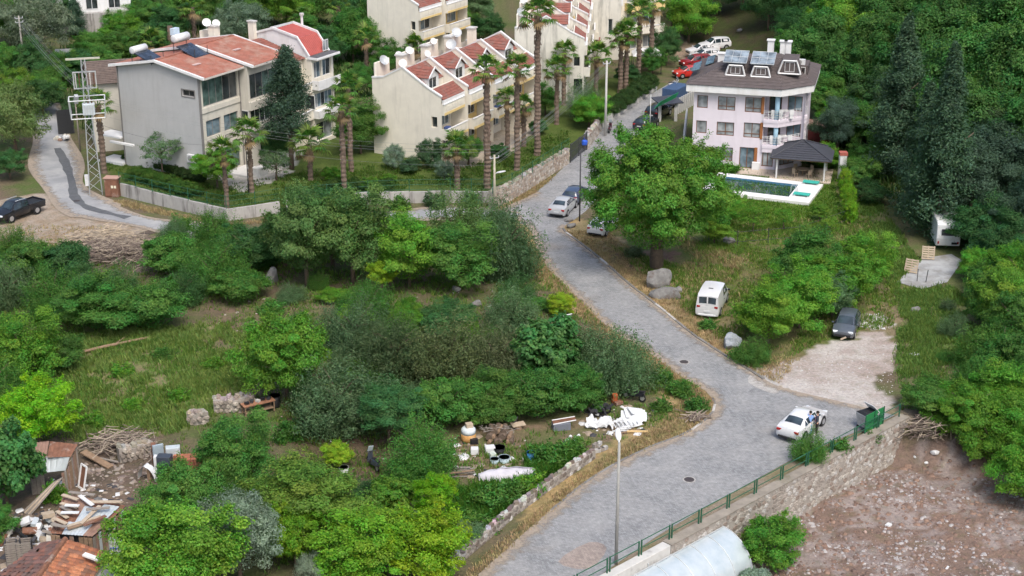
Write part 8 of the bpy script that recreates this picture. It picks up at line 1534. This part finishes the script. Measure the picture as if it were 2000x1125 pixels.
tufts('meadow_grass', 'tall green and yellow meadow grass in the clearing at the left', [([(90, 660), (330, 640), (520, 620), (500, 740), (430, 810), (330, 850), (150, 870), (100, 760)], 1)], 4200, .34, .13, 8, (.2, .28, .085), 2, LEAF, 81)
tufts('bank_weeds', 'lush weeds on the bank above the crumbling verge wall', [([(835, 1130), (875, 1092), (935, 1042), (995, 990), (1055, 945), (1105, 910), (1140, 885), (1040, 880), (1020, 945), (900, 960), (860, 1050)], 1)], 3600, .5, .16, 8, (.07, .17, .03), 3, LEAF)
FIELD = [(1190, 480), (1330, 520), (1400, 430), (1640, 430), (1700, 400), (1760, 540), (1740, 640), (1640, 650), (1560, 690), (1470, 715), (1330, 600)]
tufts('field_grass', 'grass of the field between the road and the pool', [(FIELD, 1)], 8000, .26, .14, 7, (.15, .24, .055), 4, LEAF, 91); tufts('field_straw', 'dry yellow stalks in the field above the white van', [(FIELD, .7), ([(1330, 470), (1480, 480), (1420, 560), (1340, 560)], .3)], 1500, .3, .12, 6, (.3, .25, .13), 5, DRY, 95)
tufts('slope_grass', 'rough grass on the right slope by the track', [([(1660, 380), (1720, 400), (1800, 520), (2050, 700), (2050, 820), (1760, 800), (1750, 700), (1760, 600), (1700, 480)], 1)], 9500, .3, .14, 7, (.15, .24, .065), 6, LEAF, 99)
VERGE = [([(1040, 480), (1062, 500), (1098, 545), (1148, 592), (1200, 642), (1280, 692), (1340, 735), (1398, 785), (1350, 850), (1150, 945), (930, 1130), (895, 1130), (1140, 920), (1300, 820), (1340, 770), (1240, 700), (1160, 640), (1090, 580), (1030, 520)], .55), ([(1100, 452), (1240, 566), (1360, 660), (1470, 730), (1520, 750), (1560, 700), (1440, 690), (1400, 640), (1330, 590), (1270, 510), (1180, 450)], .45)]
tufts('straw_verge', 'dry straw along both verges of the road', VERGE, 5600, .17, .12, 7, (.36, .28, .16), 7, DRY)
tufts('wall_straw', 'dry straw at the foot of the upper stone wall and the lane', [([(970, 412), (1112, 325), (1122, 326), (1000, 415)], .3), ([(160, 400), (240, 392), (440, 440), (560, 424), (560, 432), (440, 450), (240, 412)], .5), ([(0, 440), (130, 440), (290, 450), (130, 480), (0, 480)], .2)], 1700, .18, .12, 6, (.34, .27, .15), 8, DRY)
LAWN = [(195, 318), (240, 380), (445, 425), (550, 405), (720, 392), (962, 388), (1110, 312), (1110, 250), (980, 300), (880, 335), (700, 320), (420, 365), (250, 320)]
tufts('garden_grass', 'lawn grass and low plants in the palm gardens', [(LAWN, 1)], 5200, .2, .2, 6, (.085, .15, .03), 9, LEAF, 103); tufts('villa_lawn', 'bright lawn around the villa pool', [([(1372, 340), (1625, 340), (1652, 436), (1580, 470), (1430, 468), (1385, 420)], 1)], 3200, .16, .2, 6, (.1, .19, .03), 10, LEAF)
tufts('hill_undergrowth', 'green undergrowth under the trees at the top', [([(120, 60), (700, 40), (960, 60), (960, 100), (700, 200), (200, 290), (120, 200)], .5), ([(1560, 300), (1700, 150), (2050, 150), (2050, 520), (1880, 480), (1700, 360)], .5)], 5200, .7, .35, 7, (.05, .1, .028), 11, LEAF)
rf = random.Random(31); fill_spots = []
while len(fill_spots) < 22:
    x, y = rf.uniform(560, 1230), rf.uniform(560, 800)
    if x > 980+(y-480)*.62 or (x < 760 and y > 770): continue
    fill_spots.append((x, y))
for x, y in fill_spots: plant(rf.choice(('feather', 'feather', 'bush')), rf.choice(('greyg', 'green', 'fresh', 'green')), x, y, rf.uniform(1.8, 3.0), rf.uniform(1.0, 2.0), 'low shrub filling the thicket between the larger bushes left of the road', 'shrub', 'bush', trunk='multi', group='low shrubs of the thicket')
for x, y in [(rf.uniform(0, 560), rf.uniform(470, 640)) for _ in range(12)] + [(rf.uniform(380, 900), rf.uniform(930, 1080)) for _ in range(8)]:
    if 110 < x < 310 and y < 545: continue
    plant(rf.choice(('feather', 'bush')), rf.choice(('greyg', 'green', 'deep')), x, y, rf.uniform(1.8, 3.2), rf.uniform(1.1, 2.2), 'low shrub in the undergrowth of the left scrub', 'shrub', 'bush', trunk='multi', group='low shrubs of the left scrub')
# weeds as single plants along edges
for k, (x, y, w, h, c) in enumerate(((1360, 800, 2.2, .9, 'green'), (1330, 770, 2.4, 1.0, 'green'), (1290, 745, 2.2, 1.0, 'green'), (1070, 905, 2.8, 1.3, 'green'), (1120, 890, 2.6, 1.2, 'green'), (1040, 960, 2.4, 1.2, 'fresh'), (960, 990, 2.8, 1.4, 'green'), (1000, 975, 2.4, 1.2, 'green'), (930, 1040, 2.6, 1.3, 'green'), (1160, 780, 2.2, 1.3, 'green'), (1290, 800, 1.8, .8, 'green'), (1450, 700, 2.0, 1.1, 'green'), (1240, 500, 2.2, .9, 'brownish'), (1380, 640, 1.6, .7, 'green'), (1700, 860, 1.4, .8, 'green'), (1640, 880, 1.6, .9, 'green'), (560, 860, 2.2, 1.3, 'green'), (600, 840, 2.4, 1.4, 'deep'), (350, 780, 1.8, .8, 'fresh'), (260, 800, 1.8, .8, 'fresh'), (180, 830, 1.8, .9, 'fresh'), (420, 720, 2.0, .9, 'fresh'), (320, 700, 2.0, .8, 'green'), (240, 730, 2.0, .8, 'fresh'), (530, 610, 2.4, 1.0, 'green'), (760, 770, 2.4, 1.4, 'deep'), (350, 450, 2.4, 1.4, 'green'), (440, 462, 2.2, 1.2, 'green'), (780, 410, 2.4, 1.4, 'green'), (850, 405, 2.6, 1.6, 'greyg'), (920, 402, 2.4, 1.5, 'greyg'))):
    plant('weed', c, x, y, w, h, ['weed clump at the tip of the road bend', 'weed clump inside the road bend', 'weed clump at the upper verge of the bend', 'weed clump behind the blue barrel', 'weed clump left of the concrete blocks', 'bright weed clump right of the covered boat', 'weed clump below the covered boat', 'weed clump at the stern of the covered boat', "weed clump above the crumbling wall's low end", 'weed clump beside the black scooter', 'low weed clump right of the white sheets', 'weed clump below the crumpled tarpaulin', 'brownish weeds under the big tree', "weeds beside the white van's rear", 'weeds at the foot of the green board', 'weeds at the railing left of the green board', 'weed clump below the bright tree at the grass edge', 'dark weed clump left of the bare earth', 'bright weeds above the tumbled wall', 'bright weeds in the middle of the clearing', 'bright weeds right of the lime green citrus', 'bright weeds at the right of the clearing', "weeds beside the fallen log's right end", 'bright weeds below the fallen log', 'weeds on the brown slope of the clearing', 'dark weeds under the wide grey green shrub', 'tall weeds at the lane bend', 'tall weeds below the garden wall corner', 'weeds at the foot of the lawn wall, left', 'grey weeds at the foot of the lawn wall, middle', 'grey weeds at the foot of the lawn wall by the lamp pole'][k], 'weed', 'weed', trunk='multi', group='weed clumps')
